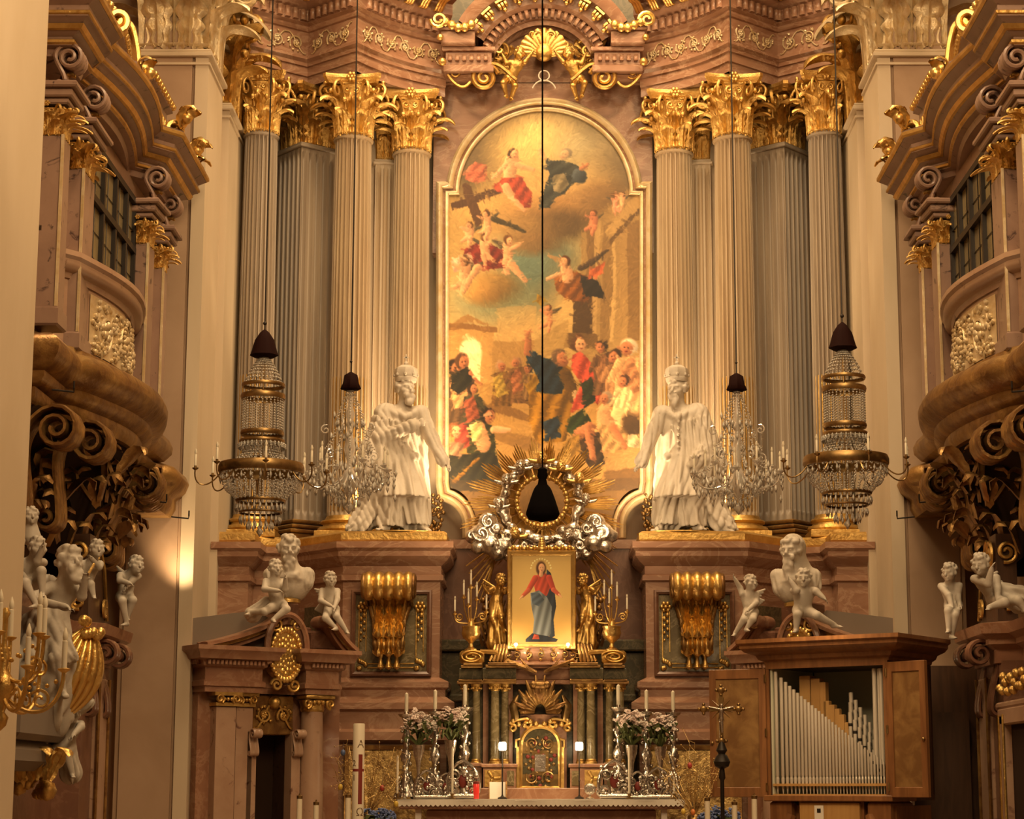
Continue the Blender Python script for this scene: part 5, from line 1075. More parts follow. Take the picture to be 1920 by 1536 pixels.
# bronze canopy shell with rays over the door
b = MB(); zc = lz(1338)
for k in range(17):
    a = PI * (k + .5) / 17; r1 = .36 + .10 * (k % 2)
    b.tube([(xm + .08 * cos(a), -.13, zc + .12 * sin(a)), (xm + .2 * cos(a), -.24, zc + .25 * sin(a)), (xm + r1 * .72 * cos(a), -.20, zc + r1 * sin(a))], [.02, .04, .012], 6)
b.ball((xm, -.22, zc + .33), .07, 10, 8, (1.5, 1, .8))
for s in (-1, 1): b.ball((xm + s * .08, -.25, zc + .34), .045)
for s in (-1, 1):
    for k in range(6): b.tube([(xm + s * .05, -.2, lz(1262)), (xm + s * (.15 + .05 * k), -.24, lz(1256) + .02 * k), (xm + s * (.24 + .07 * k), -.2, lz(1262) + .16 - .05 * k)], [.02, .03, .008], 5)
obj('canopy_shell', b, M['gold3'], t, smooth=60)
for s in (-1, 1):
    b = MB(); b.tube([(xm + s * .3, -.14, lz(1350)), (xm + s * .33, -.17, lz(1325)), (xm + s * .27, -.15, lz(1305))], [.05, .06, .02], 6)
    for k in range(5): b.ball((xm + s * (.25 + .05 * cos(k)), -.17, lz(1330) + .05 * sin(k * 2)), .03, 6, 4)
    obj('canopy_swag', b, M['brass'], t, smooth=60)
# upper stage: scrolls, carved cushion, picture
t = thing('altar_superstructure', 'carved red-gold pedestal with side scrolls on top of the tabernacle, carrying the small picture', 'pedestal', (0, YB, PZ(1246, YB)))
z1 = t.location.z
b = MB(); q = lambda y: PZ(y, YB) - z1
b.box2(LX(945, YB), LX(1082, YB), -.12, .4, 0, q(1240), .01); obj('base', b, M['redm'], t)
b = MB(); b.lathe([(.40, q(1240)), (.44, q(1236)), (.455, q(1230)), (.44, q(1222)), (.40, q(1217)), (.42, q(1214))], (LX(1014, YB), .1, 0), 40, fn=lambda a, z: 1 + .025 * np.cos(a * 16), sy=.55); obj('carved_cushion', b, M['pinkm'], t)
b = MB()
for k in range(9):
    a = PI + PI * (k + .5) / 9; x_, y_ = LX(1014, YB) + .455 * cos(a), .1 + .25 * sin(a)
    b.tube(to3(spiral((x_, q(1228)), .01, .05, 0, 1.3, (-1) ** k, 14), y_ - .01), .008, 4)
    b.ball((x_, y_, q(1219)), .02, 5, 4); b.ball((x_, y_, q(1238)), .02, 5, 4)
obj('cushion_ornament', b, M['gold2'], t, smooth=60)
for s in (-1, 1):
    b = MB(); cx = LX(CX + s * 133, YB); sp = spiral((0, 0), .02, .10, PI / 2, 2.2, s, 44)
    for yy in (-.14,): b.tube([(cx + x * 1.7 / 1.0 * .9, yy, .085 + z * .78) for x, z in sp], .016, 6)
    b.box((cx, .0, .082), (.30, .24, .165), b=.03); b.tube([(cx - s * .1, -.1, .15), (cx - s * .28, -.1, .14), (cx - s * .42, -.1, .06)], [.03, .035, .02], 6); obj('side_scroll', b, M['gold2'], t, smooth=60)
    b = MB(); 
    for k in range(5): b.tube([(LX(CX + s * (72 + 7 * k), YB), -.1, .03), (LX(CX + s * (70 + 6 * k), YB), -.14 + .015 * k, .12), (LX(CX + s * (66 + 6 * k), YB), -.06, .24)], [.022, .026, .018], 6)
    obj('ribbed_scroll', b, M['gold3'], t, smooth=60)
YM = 25.72
mp = thing('madonna_picture', 'small gold-ground picture of a woman in a red dress and blue cloak above the tabernacle', 'picture', (LX(1015.5, YM, 1200), YM, PZ(1214, YM)), kind='thing')
k = tt(1125, YM) / F; w2 = 59.5 * k; hM = 176 * k
PM = Paint(0, 0, 240, 352, 1.0); PM.I[:] = (.80, .66, .38); PM.I += PM.noise(.02, 3)[..., None] * np.array((.05, .05, .03)); PM.ell(120, 110, 95, 130, (.90, .78, .48), 0, .8, .6, 0); PM.ell(60, 290, 70, 70, (.66, .50, .24), 0, .8, .5, 0); PM.ell(190, 290, 60, 70, (.66, .50, .24), 0, .8, .5, 0)
rb = lambda p, c, a=.9, n=.3, f=.12: PM.poly(p, c, 1, f, a, n, .3)
rb([(140, 60), (155, 75), (168, 130), (175, 200), (165, 250), (170, 310), (150, 322), (130, 150)], (.17, .20, .24), .2, .25)
rb([(95, 88), (112, 76), (135, 76), (150, 88), (152, 130), (140, 160), (100, 160), (92, 125)], (.72, .28, .20), .3, .3)
PM.st(96, 94, 70, 140, 11, 9, (.74, .30, .22)); PM.st(70, 140, 48, 162, 9, 6, (.76, .36, .26)); PM.st(148, 92, 165, 138, 11, 9, (.70, .26, .2)); PM.st(165, 138, 186, 156, 9, 6, (.74, .34, .25)); PM.st(48, 162, 38, 172, 4, 2, SK); PM.st(186, 156, 196, 166, 4, 2, SK)
rb([(78, 150), (110, 140), (140, 165), (158, 200), (155, 300), (140, 322), (85, 322), (92, 250), (80, 190)], (.44, .47, .48), .15, .22, .2)
rb([(80, 150), (112, 150), (130, 175), (110, 200), (85, 190)], (.30, .35, .40), .9, .3); rb([(60, 322), (85, 300), (150, 312), (182, 322), (175, 332), (60, 332)], (.12, .15, .19), .1, .2); rb([(85, 322), (92, 304), (108, 306), (112, 322)], (.62, .26, .18))
PM.ell(118, 58, 19, 27, (.34, .22, .13), 0, .15); PM.ell(120, 56, 12, 17, (.88, .67, .50), 0, .1, 1, .25); PM.st(119, 70, 118, 82, 7, 8, (.86, .65, .48))
for e in (-4.5, 4.5): PM.ell(120 + e, 54, 1.8, 1, (.25, .15, .1))
PM.ell(120, 65, 3, 1.3, (.6, .25, .2)); PM.ell(120, 59, 1.6, 3, (.92, .72, .55))
for i in range(12):
    a = PI + PI * (i + .5) / 12; PM.ell(118 + 38 * cos(a) * 1.0, 62 + 40 * sin(a), 3.2, 3.2, (.98, .92, .66))
PM.I = np.clip(PM.I, 0, 1)
us, vs = np.linspace(-w2, w2, 240), np.linspace(hM, 0, 352); P = np.zeros((352, 240, 3)); P[..., 0] = us; P[..., 1] = -.03; P[..., 2] = vs[:, None]
PM.canvas('canvas', P, M['canvas'], mp)
b = MB(); b.box2(-w2 - .02, w2 + .02, -.02, .04, -.02, hM + .02); obj('backing', b, M['wood'], mp)
b = MB(); b.M = Matrix.Translation((0, -.02, 0)) @ Matrix.Rotation(PI / 2, 4, 'X'); b.mould([(-w2, 0), (-w2, hM), (w2, hM), (w2, 0)], [(.03, 0), (.03, .02), (.0, .04), (-.02, .05), (-.035, .03), (-.035, 0)], closed=True); obj('frame', b, M['gold'], mp)
b = MB()
for k_ in range(19): b.ball((-w2 + k_ * w2 / 9, -.03, hM + .05 + .02 * (k_ % 2)), .032, 6, 4)
for k_ in range(5): b.ball((0, -.05, hM + .05 + .03 * k_), .05 - .006 * k_, 7, 5, (1.2, .8, 1))
obj('frame_crest', b, M['gold'], mp, smooth=60)
for s in (-1, 1):
    x_ = LX(CX - 2 + s * 49, 25.55); tl = thing('picture_lamp', 'tiny bright lamp at the lower %s corner of the small gold-ground picture' % ('left' if s < 0 else 'right'), 'lamp', (x_, 25.52, PZ(1214, 25.52)))
    b = MB(); b.lathe([(.03, -.01), (.03, .0), (.012, .005), (.012, .018)], (0, 0, 0), 10); obj('lamp_base', b, M['gold2'], tl); b = MB(); b.ball((0, 0, .034), .022); obj('bulb', b, M['spotlamp'], tl)
    light('picture_lamp_light', 'POINT', (x_, 25.46, PZ(1211, 25.5) + .02), 5, size=.03)
# glory: rays, ring of silver clouds and cherub heads
YG = 26.45; gx, gy = 1016, 942; kg = tt(942, YG) / F
t = thing('sunburst_glory', 'large gold sunburst with silver cloud ring and cherubs above the small picture', 'sunburst', PP(gx, gy, YG))
rs = np.random.RandomState(5); b = MB()
for g_ in range(22):
    a0 = -PI * .5 + (g_ + .5) * 2 * PI / 22 + PI
    for j in range(6):
        a = a0 + (j - 2.5) * .040; up = sin(a)
        R_ = (128 + 46 * max(0, -up) ** 1 * (abs(cos(a)) > .35) + 22 * abs(cos(a)) ** 3 - 9 * abs(j - 2.5) + rs.uniform(-5, 5)) * kg
        if up < -.82: R_ *= .7
        r0 = 48 * kg
        b.tube([(r0 * cos(a), .04 + .01 * j, r0 * up), (R_ * .92 * cos(a), .05 + .01 * j, R_ * .92 * up), (R_ * cos(a), .05, R_ * up)], [.012, .014, .003], 4)
for s in (-1, 1):
    for j in range(7):
        x0, y0, x1, y1 = s * (46 + 3 * j), -84 - 2 * j, s * (120 + 3 * j - 6 * j), -118 - 32 - 3 * j + 34
        x0, y0, x1, y1 = s * (60 + 4 * j), -60 - 5 * j, s * (142 - 5 * j), -118 - 14 * j
        b.tube([(x0 * kg, .1, y0 * kg), (x1 * kg, .12, y1 * kg)], [.014, .010], 4)
obj('rays', b, M['gold2'], t, smooth=60)
b = MB(); b.box((0, .16, -1.15), (.06, .06, 1.9)); b.box((0, .16, -2.05), (.3, .2, .1)); obj('support_post', b, M['iron'], t)
P = []
for k_ in range(26):
    a = k_ * 2 * PI / 26; rr = (76 + rs.uniform(-6, 6)) * kg
    if .86 * PI < (a % (2 * PI)) < 1.02 * PI * 0: continue
    P.append(ell((rr * cos(a) * .98, -.05 + rs.uniform(-.04, .04), rr * sin(a) * .95), (rs.uniform(.06, .105), .07, rs.uniform(.06, .10)), .03))
obj('cloud_ring', body(P, .012), M['silver'], t, smooth=180)
for s in (-1, 1):
    P = []
    for (x, y, r1) in ((100, -40, 19), (112, -62, 22), (96, -80, 20), (82, -98, 16), (118, -86, 14), (70, -84, 16), (64, -66, 14), (84, -52, 14), (130, -66, 13), (60, -102, 12), (44, -92, 13), (34, -84, 11)):
        P.append(ell((s * x * kg, -.10 + rs.uniform(-.06, .06), y * kg), (r1 * kg, r1 * kg * .8, r1 * kg * rs.uniform(.8, 1.1)), .03))
        sp = spiral((0, 0), r1 * .15, r1 * .75, rs.uniform(0, 6), 1.2, s, 14)
        for i in range(13): P.append(cap(((s * x + sp[i, 0]) * kg, -.11 - r1 * kg * .72, (y + sp[i, 1]) * kg), ((s * x + sp[i + 1, 0]) * kg, -.11 - r1 * kg * .72, (y + sp[i + 1, 1]) * kg), .016, .016, .015))
    obj('cloud', body(P, .013), M['silver'], t, smooth=180)
for (x, y, r1) in ((-66, 40, 10), (-40, 66, 10), (0, 80, 11), (36, 64, 10), (70, 42, 10), (-80, -6, 9), (82, 4, 9), (-50, -62, 11), (48, -66, 11), (0, -82, 9)):
    P = hd((0, 0, 0), r1 * kg, .2 * (1 if x < 0 else -1), 0, 0, 1, 0, int(abs(x) + abs(y)), 1)
    for s in (-1, 1): wing(P, (s * .05, .02, -.04), (s * r1 * kg * 2.3, .02, -.01), r1 * kg * .28, 3)
    obj('cherub_head', body(P, .0085), M['silver' if (x + y) % 4 else 'gold'], t, smooth=180, loc=(x * kg, -.16, y * kg))
b = MB()
for k_ in range(40):
    a = k_ * 2 * PI / 40; rr = 47 * kg; b.ball((rr * cos(a), -.08, rr * sin(a)), .032 if k_ % 2 else .042, 6, 4)
obj('inner_ring', b, M['gold'], t, smooth=60)
b = MB(); b.ball((0, -.04, -.30), .07, 8, 6, (1, .6, 1.2)); 
for k_ in range(12): b.tube([(0, -.06, -.3), (.22 * cos(k_ * PI / 6), -.08, -.3 + .22 * sin(k_ * PI / 6))], [.02, .004], 4)
obj('inner_star', b, M['gold'], t, smooth=60)
for s, nm in ((-1, 'left'), (1, 'right')):
    S = lambda x: CX - 2 + s * (x - CX + 2) * -1 if s > 0 else x
    S = (lambda x: x) if s < 0 else (lambda x: 2 * (CX - 2) - x)
    sw = (lambda a: a) if s < 0 else (lambda a: {'L': 'R', 'R': 'L'}[a[-1]])
    J = dict(r=12, head=(S(940), 1090, -.1), chest=(S(934), 1110, 0), pelvis=(S(930), 1138, 0))
    A_, B_ = ('L', 'R') if s < 0 else ('R', 'L')
    J.update({'elbow' + A_: (S(916), 1112, -.1), 'hand' + A_: (S(908), 1102, -.15), 'elbow' + B_: (S(948), 1112, -.1), 'hand' + B_: (S(958), 1098, -.15), 'knee' + A_: (S(924), 1160, -.12), 'foot' + A_: (S(930), 1186, 0), 'knee' + B_: (S(940), 1158, -.15), 'foot' + B_: (S(946), 1182, -.05)})
    putto('gilded_angel', 'gilded angel steadying the small picture frame on its %s side' % nm, J, 25.95, 'gold2', yaw=s * -.5, wings=[(S(906), 1086, .1), (S(912), 1100, .1)], cloth=[((S(930), 1130, 0), (S(934), 1205, 0), .07, .13, 1)], cat='angel')
    b = MB(); rs2 = np.random.RandomState(3)
    for k_ in range(70):
        yy = rs2.uniform(1120, 1215); xx = S(905 + rs2.uniform(0, 40) * (.4 + .6 * (yy - 1120) / 95)); c = PP(xx, yy, 26.1); b.ball((c[0], c[1] + rs2.uniform(-.05, .05), c[2]), rs2.uniform(.018, .04), 6, 4)
    for k_ in range(6): b.tube([PP(S(950 - 9 * k_), 1212, 26.1), PP(S(940 - 10 * k_), 1180 - 4 * k_, 26.05), PP(S(955 - 8 * k_), 1120 + 6 * k_, 26.1)], [.02, .026, .012], 5)
    tag(obj('gilded_carving', b, M['gold3'], smooth=60), 'gilded leafy carving beside the lower %s edge of the small picture' % nm, 'carving')
# urns with candelabra
def urn(s, nm):
    Yu = 25.70; t = thing('candelabrum_urn', 'gold urn with branching candle arms on the %s altar scroll' % nm, 'urn', (LX(CX - 3 + s * 132, Yu, 1200), Yu, PZ(1221, Yu)))
    b = MB(); b.lathe([(.075, 0), (.075, .02), (.03, .05), (.022, .09), (.035, .11), (.095, .16), (.115, .22), (.105, .27), (.118, .30), (.105, .305), (.05, .31), (.04, .36), (.02, .40)], (0, 0, 0), 24, fn=lambda a, z: 1 + .03 * np.cos(a * 12) * (z < .25)); obj('urn_body', b, M['gold'], t)
    for i, (dx, zc) in enumerate(((-.20, .46), (-.09, .66), (.0, .78), (.07, .64), (.19, .48), (-.03, .55))):
        b = MB(); m = np.array([(0, 0, .33), (dx * .5, -.03 * (i % 3), .36), (dx * 1.05, -.05 * (i % 3), zc - .16), (dx, -.05 * (i % 3), zc)]); b.tube(bez(m[0], m[1], m[2], m[3], 14), .009, 5)
        if abs(dx) > .15: b.tube(to3(spiral((dx * .72, .42), .01, .05, 0, 1.5, 1 if dx > 0 else -1, 18)), .009, 5)
        b.lathe([(.006, -.03), (.03, -.01), (.034, 0), (.012, .005), (.014, .03)], tuple(m[3]), 10)
        a_ = obj('arm', b, M['gold2'], t, smooth=60); b = MB(); b.lathe([(.0115, .02), (.0115, .17), (.008, .175), (.013, .19), (.006, .215)], tuple(m[3]), 8); obj('candle', b, M['wax'], a_)
for s, nm in ((-1, 'left'), (1, 'right')): urn(s, nm)
# standing electric lamps, votive, cards
for s, nm in ((-1, 'left'), (1, 'right')):
    Yl = 25.1; xl = 942 if s < 0 else 1086; t = thing('altar_lamp', 'lit frosted lamp on a thin dark rod, %s of the gold tabernacle door' % nm, 'lamp', (LX(xl, Yl, 1450), Yl, ZT + .01))
    b = MB(); b.lathe([(.055, 0), (.055, .012), (.015, .03), (.008, .05), (.008, .20), (.014, .21), (.008, .22), (.008, .36), (.014, .37), (.008, .38), (.008, .55), (.035, .555), (.035, .565)], (0, 0, 0), 12); obj('stand', b, M['iron'], t)
    b = MB(); b.lathe([(.036, .565), (.045, .58), (.045, .65), (.036, .665)], (0, 0, 0), 16); obj('glass_shade', b, M['lamp'], t)
    light('altar_lamp_light', 'POINT', (LX(xl, Yl, 1450), Yl - .12, ZT + .62), 7, size=.05)
Yl = 24.95
t = thing('votive_candle', 'red votive candle in glass on the altar table', 'candle', (LX(893, Yl, 1490), Yl, ZT + .01)); b = MB(); b.lathe([(.032, 0), (.036, .01), (.036, .17), (.03, .18)], (0, 0, 0), 16); obj('glass', b, M['red'], t); b = MB(); b.lathe([(.038, .175), (.038, .2), (.0, .205)], (0, 0, 0), 16); obj('lid', b, M['redpaint'], t)
t = thing('altar_card', 'framed white altar card leaning behind the left lit lamp', 'card', (LX(933, 25.25, 1490), 25.25, ZT + .01)); b = MB(); b.M = rot(-.2, 0, .1); b.box((0, 0, .1), (.19, .012, .2)); obj('card', b, M['paper'], t); b = MB(); b.M = rot(-.2, 0, .1); b.box((.105, 0, .1), (.02, .05, .21)); b.box((-.1, 0, .1), (.01, .02, .21)); obj('card_frame', b, M['gold3'], t)
b = MB(); 
b.M = None
t = thing('silver_monstrance', 'small round silver reliquary on the altar table right of the right lit lamp', 'reliquary', (LX(1106, 25.1, 1490), 25.1, ZT + .01)); b = MB(); b.lathe([(.05, 0), (.05, .012), (.012, .03), (.012, .06)], (0, 0, 0), 14); obj('foot', b, M['silver'], t)
b = MB(); b.M = Matrix.Translation((0, 0, .115)) @ Matrix.Rotation(PI / 2, 4, 'X'); b.lathe([(.066, -.01), (.07, 0), (.066, .012), (.045, .016), (.04, .01), (.0, .012)], (0, 0, 0), 24, fn=lambda a, z: 1 + .05 * np.cos(a * 12)); obj('disc', b, M['silver'], t)
# ---------- silver candlesticks, flowers on the altar ----------
def silver_stick():
    t = thing('silver_candlestick', '', 'candlestick', (0, 0, 0), group=None)
    b = MB()
    for k in range(3):
        a = k * 2 * PI / 3 - PI / 2; pth = vol_path((.12, .04), .05, PI * .6, -1, 1.1, (.03, .25), .04, 0, 1, .9)
        P = np.stack([pth[:, 0] * cos(a), pth[:, 0] * sin(a), pth[:, 1]], 1); b.tube(P, .020, 6)
        for q in range(4): b.ball((.08 * cos(a + .3 * (q - 1.5)), .08 * sin(a + .3 * (q - 1.5)), .10 + .045 * q), .030, 6, 4)
    b.lathe([(.10, .02), (.09, .06), (.05, .12), (.04, .2), (.06, .26)], (0, 0, 0), 16, fn=lambda a, z: 1 + .12 * np.cos(a * 3 + z * 20)); obj('foot', b, M['silver'], t, smooth=60)
    b = MB(); b.lathe([(.05, .25), (.06, .28), (.03, .32), (.028, .4), (.05, .45), (.062, .5), (.04, .56), (.026, .6), (.03, .66), (.055, .72), (.035, .78), (.025, .86), (.03, .92), (.05, .95)], (0, 0, 0), 16, fn=lambda a, z: 1 + .16 * np.cos(a * 3 + z * 16))
    for k in range(16): a = k * 2.2; z = .3 + k * .038; b.ball((.052 * cos(a), .052 * sin(a), z), .022, 6, 4)
    obj('stem', b, M['silver'], t, smooth=60)
    b = MB(); b.lathe([(.02, .94), (.08, .97), (.10, 1.0), (.095, 1.0), (.03, .99), (.025, 1.03)], (0, 0, 0), 20, fn=lambda a, z: 1 + .06 * np.cos(a * 6)); obj('drip_pan', b, M['silver'], t, smooth=60)
    b = MB(); b.lathe([(.022, 1.0), (.022, 1.24), (.012, 1.25), (.004, 1.26)], (0, 0, 0), 12); obj('candle', b, M['wax'], t)
    return t
pos = ((761, 1.0, 'leftmost candlestick on the altar'), (815, 1.03, 'candlestick with white candle, between the two left bouquets'), (871, 1.08, 'candlestick left of the tabernacle columns, tallest on the left'), (1160, 1.08, 'candlestick right of the tabernacle columns, beside the right inner bouquet'), (1213, 1.03, 'candlestick with white candle, between the two right bouquets'), (1263, 1.02, 'rightmost candlestick on the altar'))
pr = silver_stick()
for i, (x, s, lb) in enumerate(pos):
    o = pr if i == 0 else dup(pr); Y_ = 25.35; o.location = (LX(x, Y_, 1420), Y_, ZT + .012); o.scale = (s, s, s); o.rotation_euler = (0, 0, .5 * i); o['label'] = 'ornate silver ' + lb
def bouquet(x, y, r, label, seed, Y_=25.05):
    rs = np.random.RandomState(seed); zb = ZT + .012; X_ = LX(x, Y_, 1380); hz = PZ(y, Y_) - zb
    t = thing('flower_bouquet', label, 'bouquet', (X_, Y_, zb))
    b = MB(); b.lathe([(.05, 0), (.05, .015), (.02, .03), (.018, hz * .35), (.03, hz * .5), (.06, hz * .62), (.075, hz * .74), (.068, hz * .74)], (0, 0, 0), 14); obj('vase', b, M['silver'], t)
    fl, lf = MB(), MB()
    for k in range(120):
        v = rs.normal(size=3); v /= np.linalg.norm(v); v[2] = v[2] * .9 + .15; p = np.array((0, 0, hz)) + v * r * rs.uniform(.45, 1.05) * np.array((1, .8, .95))
        R = rot(rs.uniform(-.8, .8), rs.uniform(-.8, .8), rs.uniform(0, 6), p)
        if v[2] > -.2:
            fl.M = R
            for q in range(5): a = q * 2 * PI / 5; fl.ball((.022 * cos(a), .022 * sin(a), 0), .019, 5, 3, (1, 1, .4))
        else:
            L = leafgrid(.13, .028, .1, 2, 7, 5); lf.M = R; lf.grid(L)
    for k in range(16):
        a = rs.uniform(0, 6.3); e = r * rs.uniform(.5, 1.0); L = leafgrid(.2, .02, .3, 2, 7, 5); lf.M = rot(rs.uniform(.3, .9), 0, a, (0, 0, hz * .72)); lf.grid(L)
    obj('flowers', fl, M['petal'], t, smooth=0, kind='stuff'); obj('leaves', lf, M['leaf'], t, smooth=60, kind='stuff')
bouquet(785, 1362, .20, 'pale flower bouquet between the two leftmost silver candlesticks', 1); bouquet(845, 1350, .19, 'tall pale flower bouquet left of the tabernacle', 2)
bouquet(1184, 1362, .19, 'pale flower bouquet right of the tabernacle', 3); bouquet(1238, 1366, .18, 'pale flower bouquet between the two rightmost silver candlesticks', 4)
# silver rocaille reliquaries standing between the candlesticks
def rocaille(x, s, label, seed, Y_=24.98):
    rs = np.random.RandomState(seed); t = thing('silver_reliquary', label, 'reliquary', (LX(x, Y_, 1490), Y_, ZT + .012), s=s); b = MB()
    for sd in (-1, 1):
        b.tube(to3(spiral((sd * .09, .07), .015, .06, 0, 1.5, sd, 22)), .016, 6); b.tube(to3(spiral((sd * .07, .20), .012, .05, 0, 1.4, -sd, 20)), .014, 6); b.tube(to3(bez((sd * .13, .05), (sd * .16, .2), (sd * .08, .3), (0, .33), 14)), [.02] * 7 + [.014] * 7, 6)
    for k in range(14): b.ball((rs.uniform(-.12, .12), -.02, rs.uniform(.02, .28)), rs.uniform(.015, .03), 6, 4)
    b.box((0, 0, .02), (.26, .08, .04), b=.01); obj('frame', b, M['silver'], t, smooth=60)
    b = MB(); b.M = Matrix.Translation((0, 0, .15)); b.ball((0, 0, 0), .05, 12, 8, (.8, .4, 1.2)); b.M = None; obj('capsule', b, M['redpaint'], t)
for a in ((800, 1.0, 'silver scrollwork reliquary on the altar below the left outer bouquet', 1), (836, .9, 'small silver reliquary on the altar below the left inner bouquet', 2), (868, 1.35, 'large silver scrollwork reliquary beside the red votive candle', 3), (1152, 1.35, 'large silver scrollwork reliquary on the altar right of the tabernacle', 4), (1196, .95, 'small silver reliquary on the altar below the right inner bouquet', 5), (1234, 1.1, 'silver scrollwork reliquary on the altar below the right outer bouquet', 6)): rocaille(*a)
# tall thin candles on low holders between them
for x, y0, nm in ((725, 1418, 'left end of the altar'), (848, 1402, 'left inner bouquet'), (1180, 1402, 'right inner bouquet'), (1264, 1452, 'right end of the altar')):
    Y_ = 24.85; hz = PZ(y0, Y_) - ZT; t = thing('slim_candle', 'slim ivory candle in a low brass holder by the %s' % nm, 'candle', (LX(x, Y_, 1480) if x > 740 else LX(745, Y_, 1480), Y_, ZT + .012))
    b = MB(); b.lathe([(.045, 0), (.045, .01), (.015, .02), (.02, .05), (.03, .06)], (0, 0, 0), 12); obj('holder', b, M['brass'], t); b = MB(); b.lathe([(.014, .05), (.013, hz - .03), (.004, hz)], (0, 0, 0), 10); obj('candle', b, M['wax'], t)
# ---------- side portals at the corners of the apse ----------
TH = math.radians(37)
t = thing('side_portal', 'red marble side portal with dark doorway and broken scroll pediment, under the bearded bust', 'portal', (-4.0 + .95 * cos(TH), 24.6 + .95 * sin(TH), .45), TH, kind='thing')
Zl = lambda z: z - .45
b = MB(); b.box2(-1.0, -.24, .0, .5, 0, Zl(2.72)); b.box2(.24, 1.0, .1, .5, 0, Zl(2.72)); b.box2(-.3, .3, .1, .5, Zl(2.24), Zl(2.72)); obj('wall_panel', b, M['redm'], t)
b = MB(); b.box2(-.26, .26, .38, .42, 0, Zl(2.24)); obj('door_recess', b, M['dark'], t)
for x, w, d in ((-.70, .26, -.14), (-.41, .22, -.06)):
    b = MB(); b.box2(x - w / 2, x + w / 2, d, .1, 0, Zl(2.56), .01); p = obj('pilaster', b, M['spotp'], t)
    b = MB(); b.box2(x - w / 2 - .02, x + w / 2 + .02, d - .03, .1, Zl(2.56), Zl(2.6)); b.box2(x - w / 2 - .05, x + w / 2 + .05, d - .06, .1, Zl(2.68), Zl(2.72))
    for s in (-1, 1): b.tube(to3(spiral((x + s * w * .42, Zl(2.64)), .01, .055, PI / 2, 1.4, s, 18), d - .05), .016, 6)
    for k in range(5): b.ball((x + (k - 2) * w * .18, d - .04, Zl(2.64)), .026, 6, 4)
    obj('pilaster_capital', b, M['gold2'], p, smooth=60)
b = MB(); b.lathe([(.15, .3), (.15, 1.2), (.13, Zl(2.54))], (.52, -.05, 0), 24); p = obj('column', b, M['spotp'], t)
b = MB(); b.lathe([(.19, 0), (.19, .12), (.17, .15), (.19, .19), (.16, .24), (.155, .3)], (.52, -.05, 0), 24); obj('column_base', b, M['redm'], p)
b = MB(); b.lathe([(.135, Zl(2.52)), (.15, Zl(2.55)), (.14, Zl(2.58)), (.17, Zl(2.66))], (.52, -.05, 0), 24); b.box2(.32, .72, -.25, .15, Zl(2.67), Zl(2.72), .01)
for s in (-1, 1): b.tube(to3(spiral((.52 + s * .16, Zl(2.61)), .01, .06, PI / 2, 1.5, s, 18), -.21), .02, 6)
for k in range(5): b.ball((.52 + (k - 2) * .06, -.20, Zl(2.63)), .035, 6, 4)
obj('column_capital', b, M['gold2'], p, smooth=60)
# entablature breaking forward over the supports
EPth = [(-1.02, .1), (-1.02, -.2), (-.26, -.2), (-.26, .02), (.30, .02), (.30, -.26), (.76, -.26), (.76, .1), (1.0, .1)]
b = MB(); b.mould(EPth, [(-.1, Zl(2.72)), (0, Zl(2.72)), (0, Zl(2.78)), (.03, Zl(2.79)), (.03, Zl(2.84)), (.0, Zl(2.86)), (.0, Zl(3.0)), (.04, Zl(3.02)), (.06, Zl(3.08)), (.14, Zl(3.1)), (.16, Zl(3.16)), (.2, Zl(3.2)), (.2, Zl(3.25)), (-.1, Zl(3.27))]); b.box2(-.95, .95, .0, .5, Zl(2.72), Zl(3.26)); obj('entablature', b, M['redm'], t, smooth=30)
b = MB()
for q, a, n in pathwalk(EPth, .055, .08): b.box((q[0], q[1], Zl(3.06)), (.032, .05, .05), a)
obj('dentils', b, M['redm'], t, smooth=0)
# broken pediment: two curved halves ending in scrolls
for x0, x1, sg, d0 in ((1.0, .62, -1, -.36), (-1.02, -.02, 1, -.28)):
    L = abs(x1 - x0); pth = np.vstack([bez((x0, Zl(3.27)), (x0 + sg * L * .35, Zl(3.34)), (x1 - sg * .10, Zl(3.50)), (x1, Zl(3.66)), 20), spiral((x1 - sg * .06 + sg * .06, Zl(3.60)), .06, .012, PI / 2, 1.5, -sg, 24)])
    for w, th, off, nm, mt in ((.40, .05, 0, 'pediment_scroll', 'redm'), (.34, .045, -.05, 'pediment_scroll_band', 'gold3'), (.30, .05, -.10, 'pediment_scroll_fascia', 'redm')):
        b = MB(); b.M = rot(0, 0, PI / 2, (0, d0 + .32 - w / 2 + .12, off)); pp = pth if sg < 0 else pth
        b.ribbon(pp if off == 0 else pp[:22], w, th * (1 if sg > 0 else -1), 2 if off == 0 else 0, .3); b.M = None; obj(nm, b, M[mt], t, smooth=50)
    b = MB(); b.tube(to3(spiral((x1, Zl(3.60)), .012, .075, PI / 2, 1.6, sg, 24), d0 - .1 + .16), .016, 6); obj('scroll_eye', b, M['gold3'], t)
b = MB(); b.prism([(-1.1, Zl(3.26)), (.1, Zl(3.26)), (.1, Zl(3.5)), (-.2, Zl(3.72)), (-.6, Zl(3.66)), (-1.1, Zl(3.58))], .02, .5); obj('lead_roof', b, M['grey'], t)
b = MB(); b.box2(.02, .55, .05, .5, Zl(3.26), Zl(3.55), .02); b.box2(.06, .36, .06, .44, Zl(3.55), Zl(3.84), .02); b.box2(.45, .92, -.1, .4, Zl(3.26), Zl(3.5), .03); obj('bust_pedestal', b, M['darkred'], t)
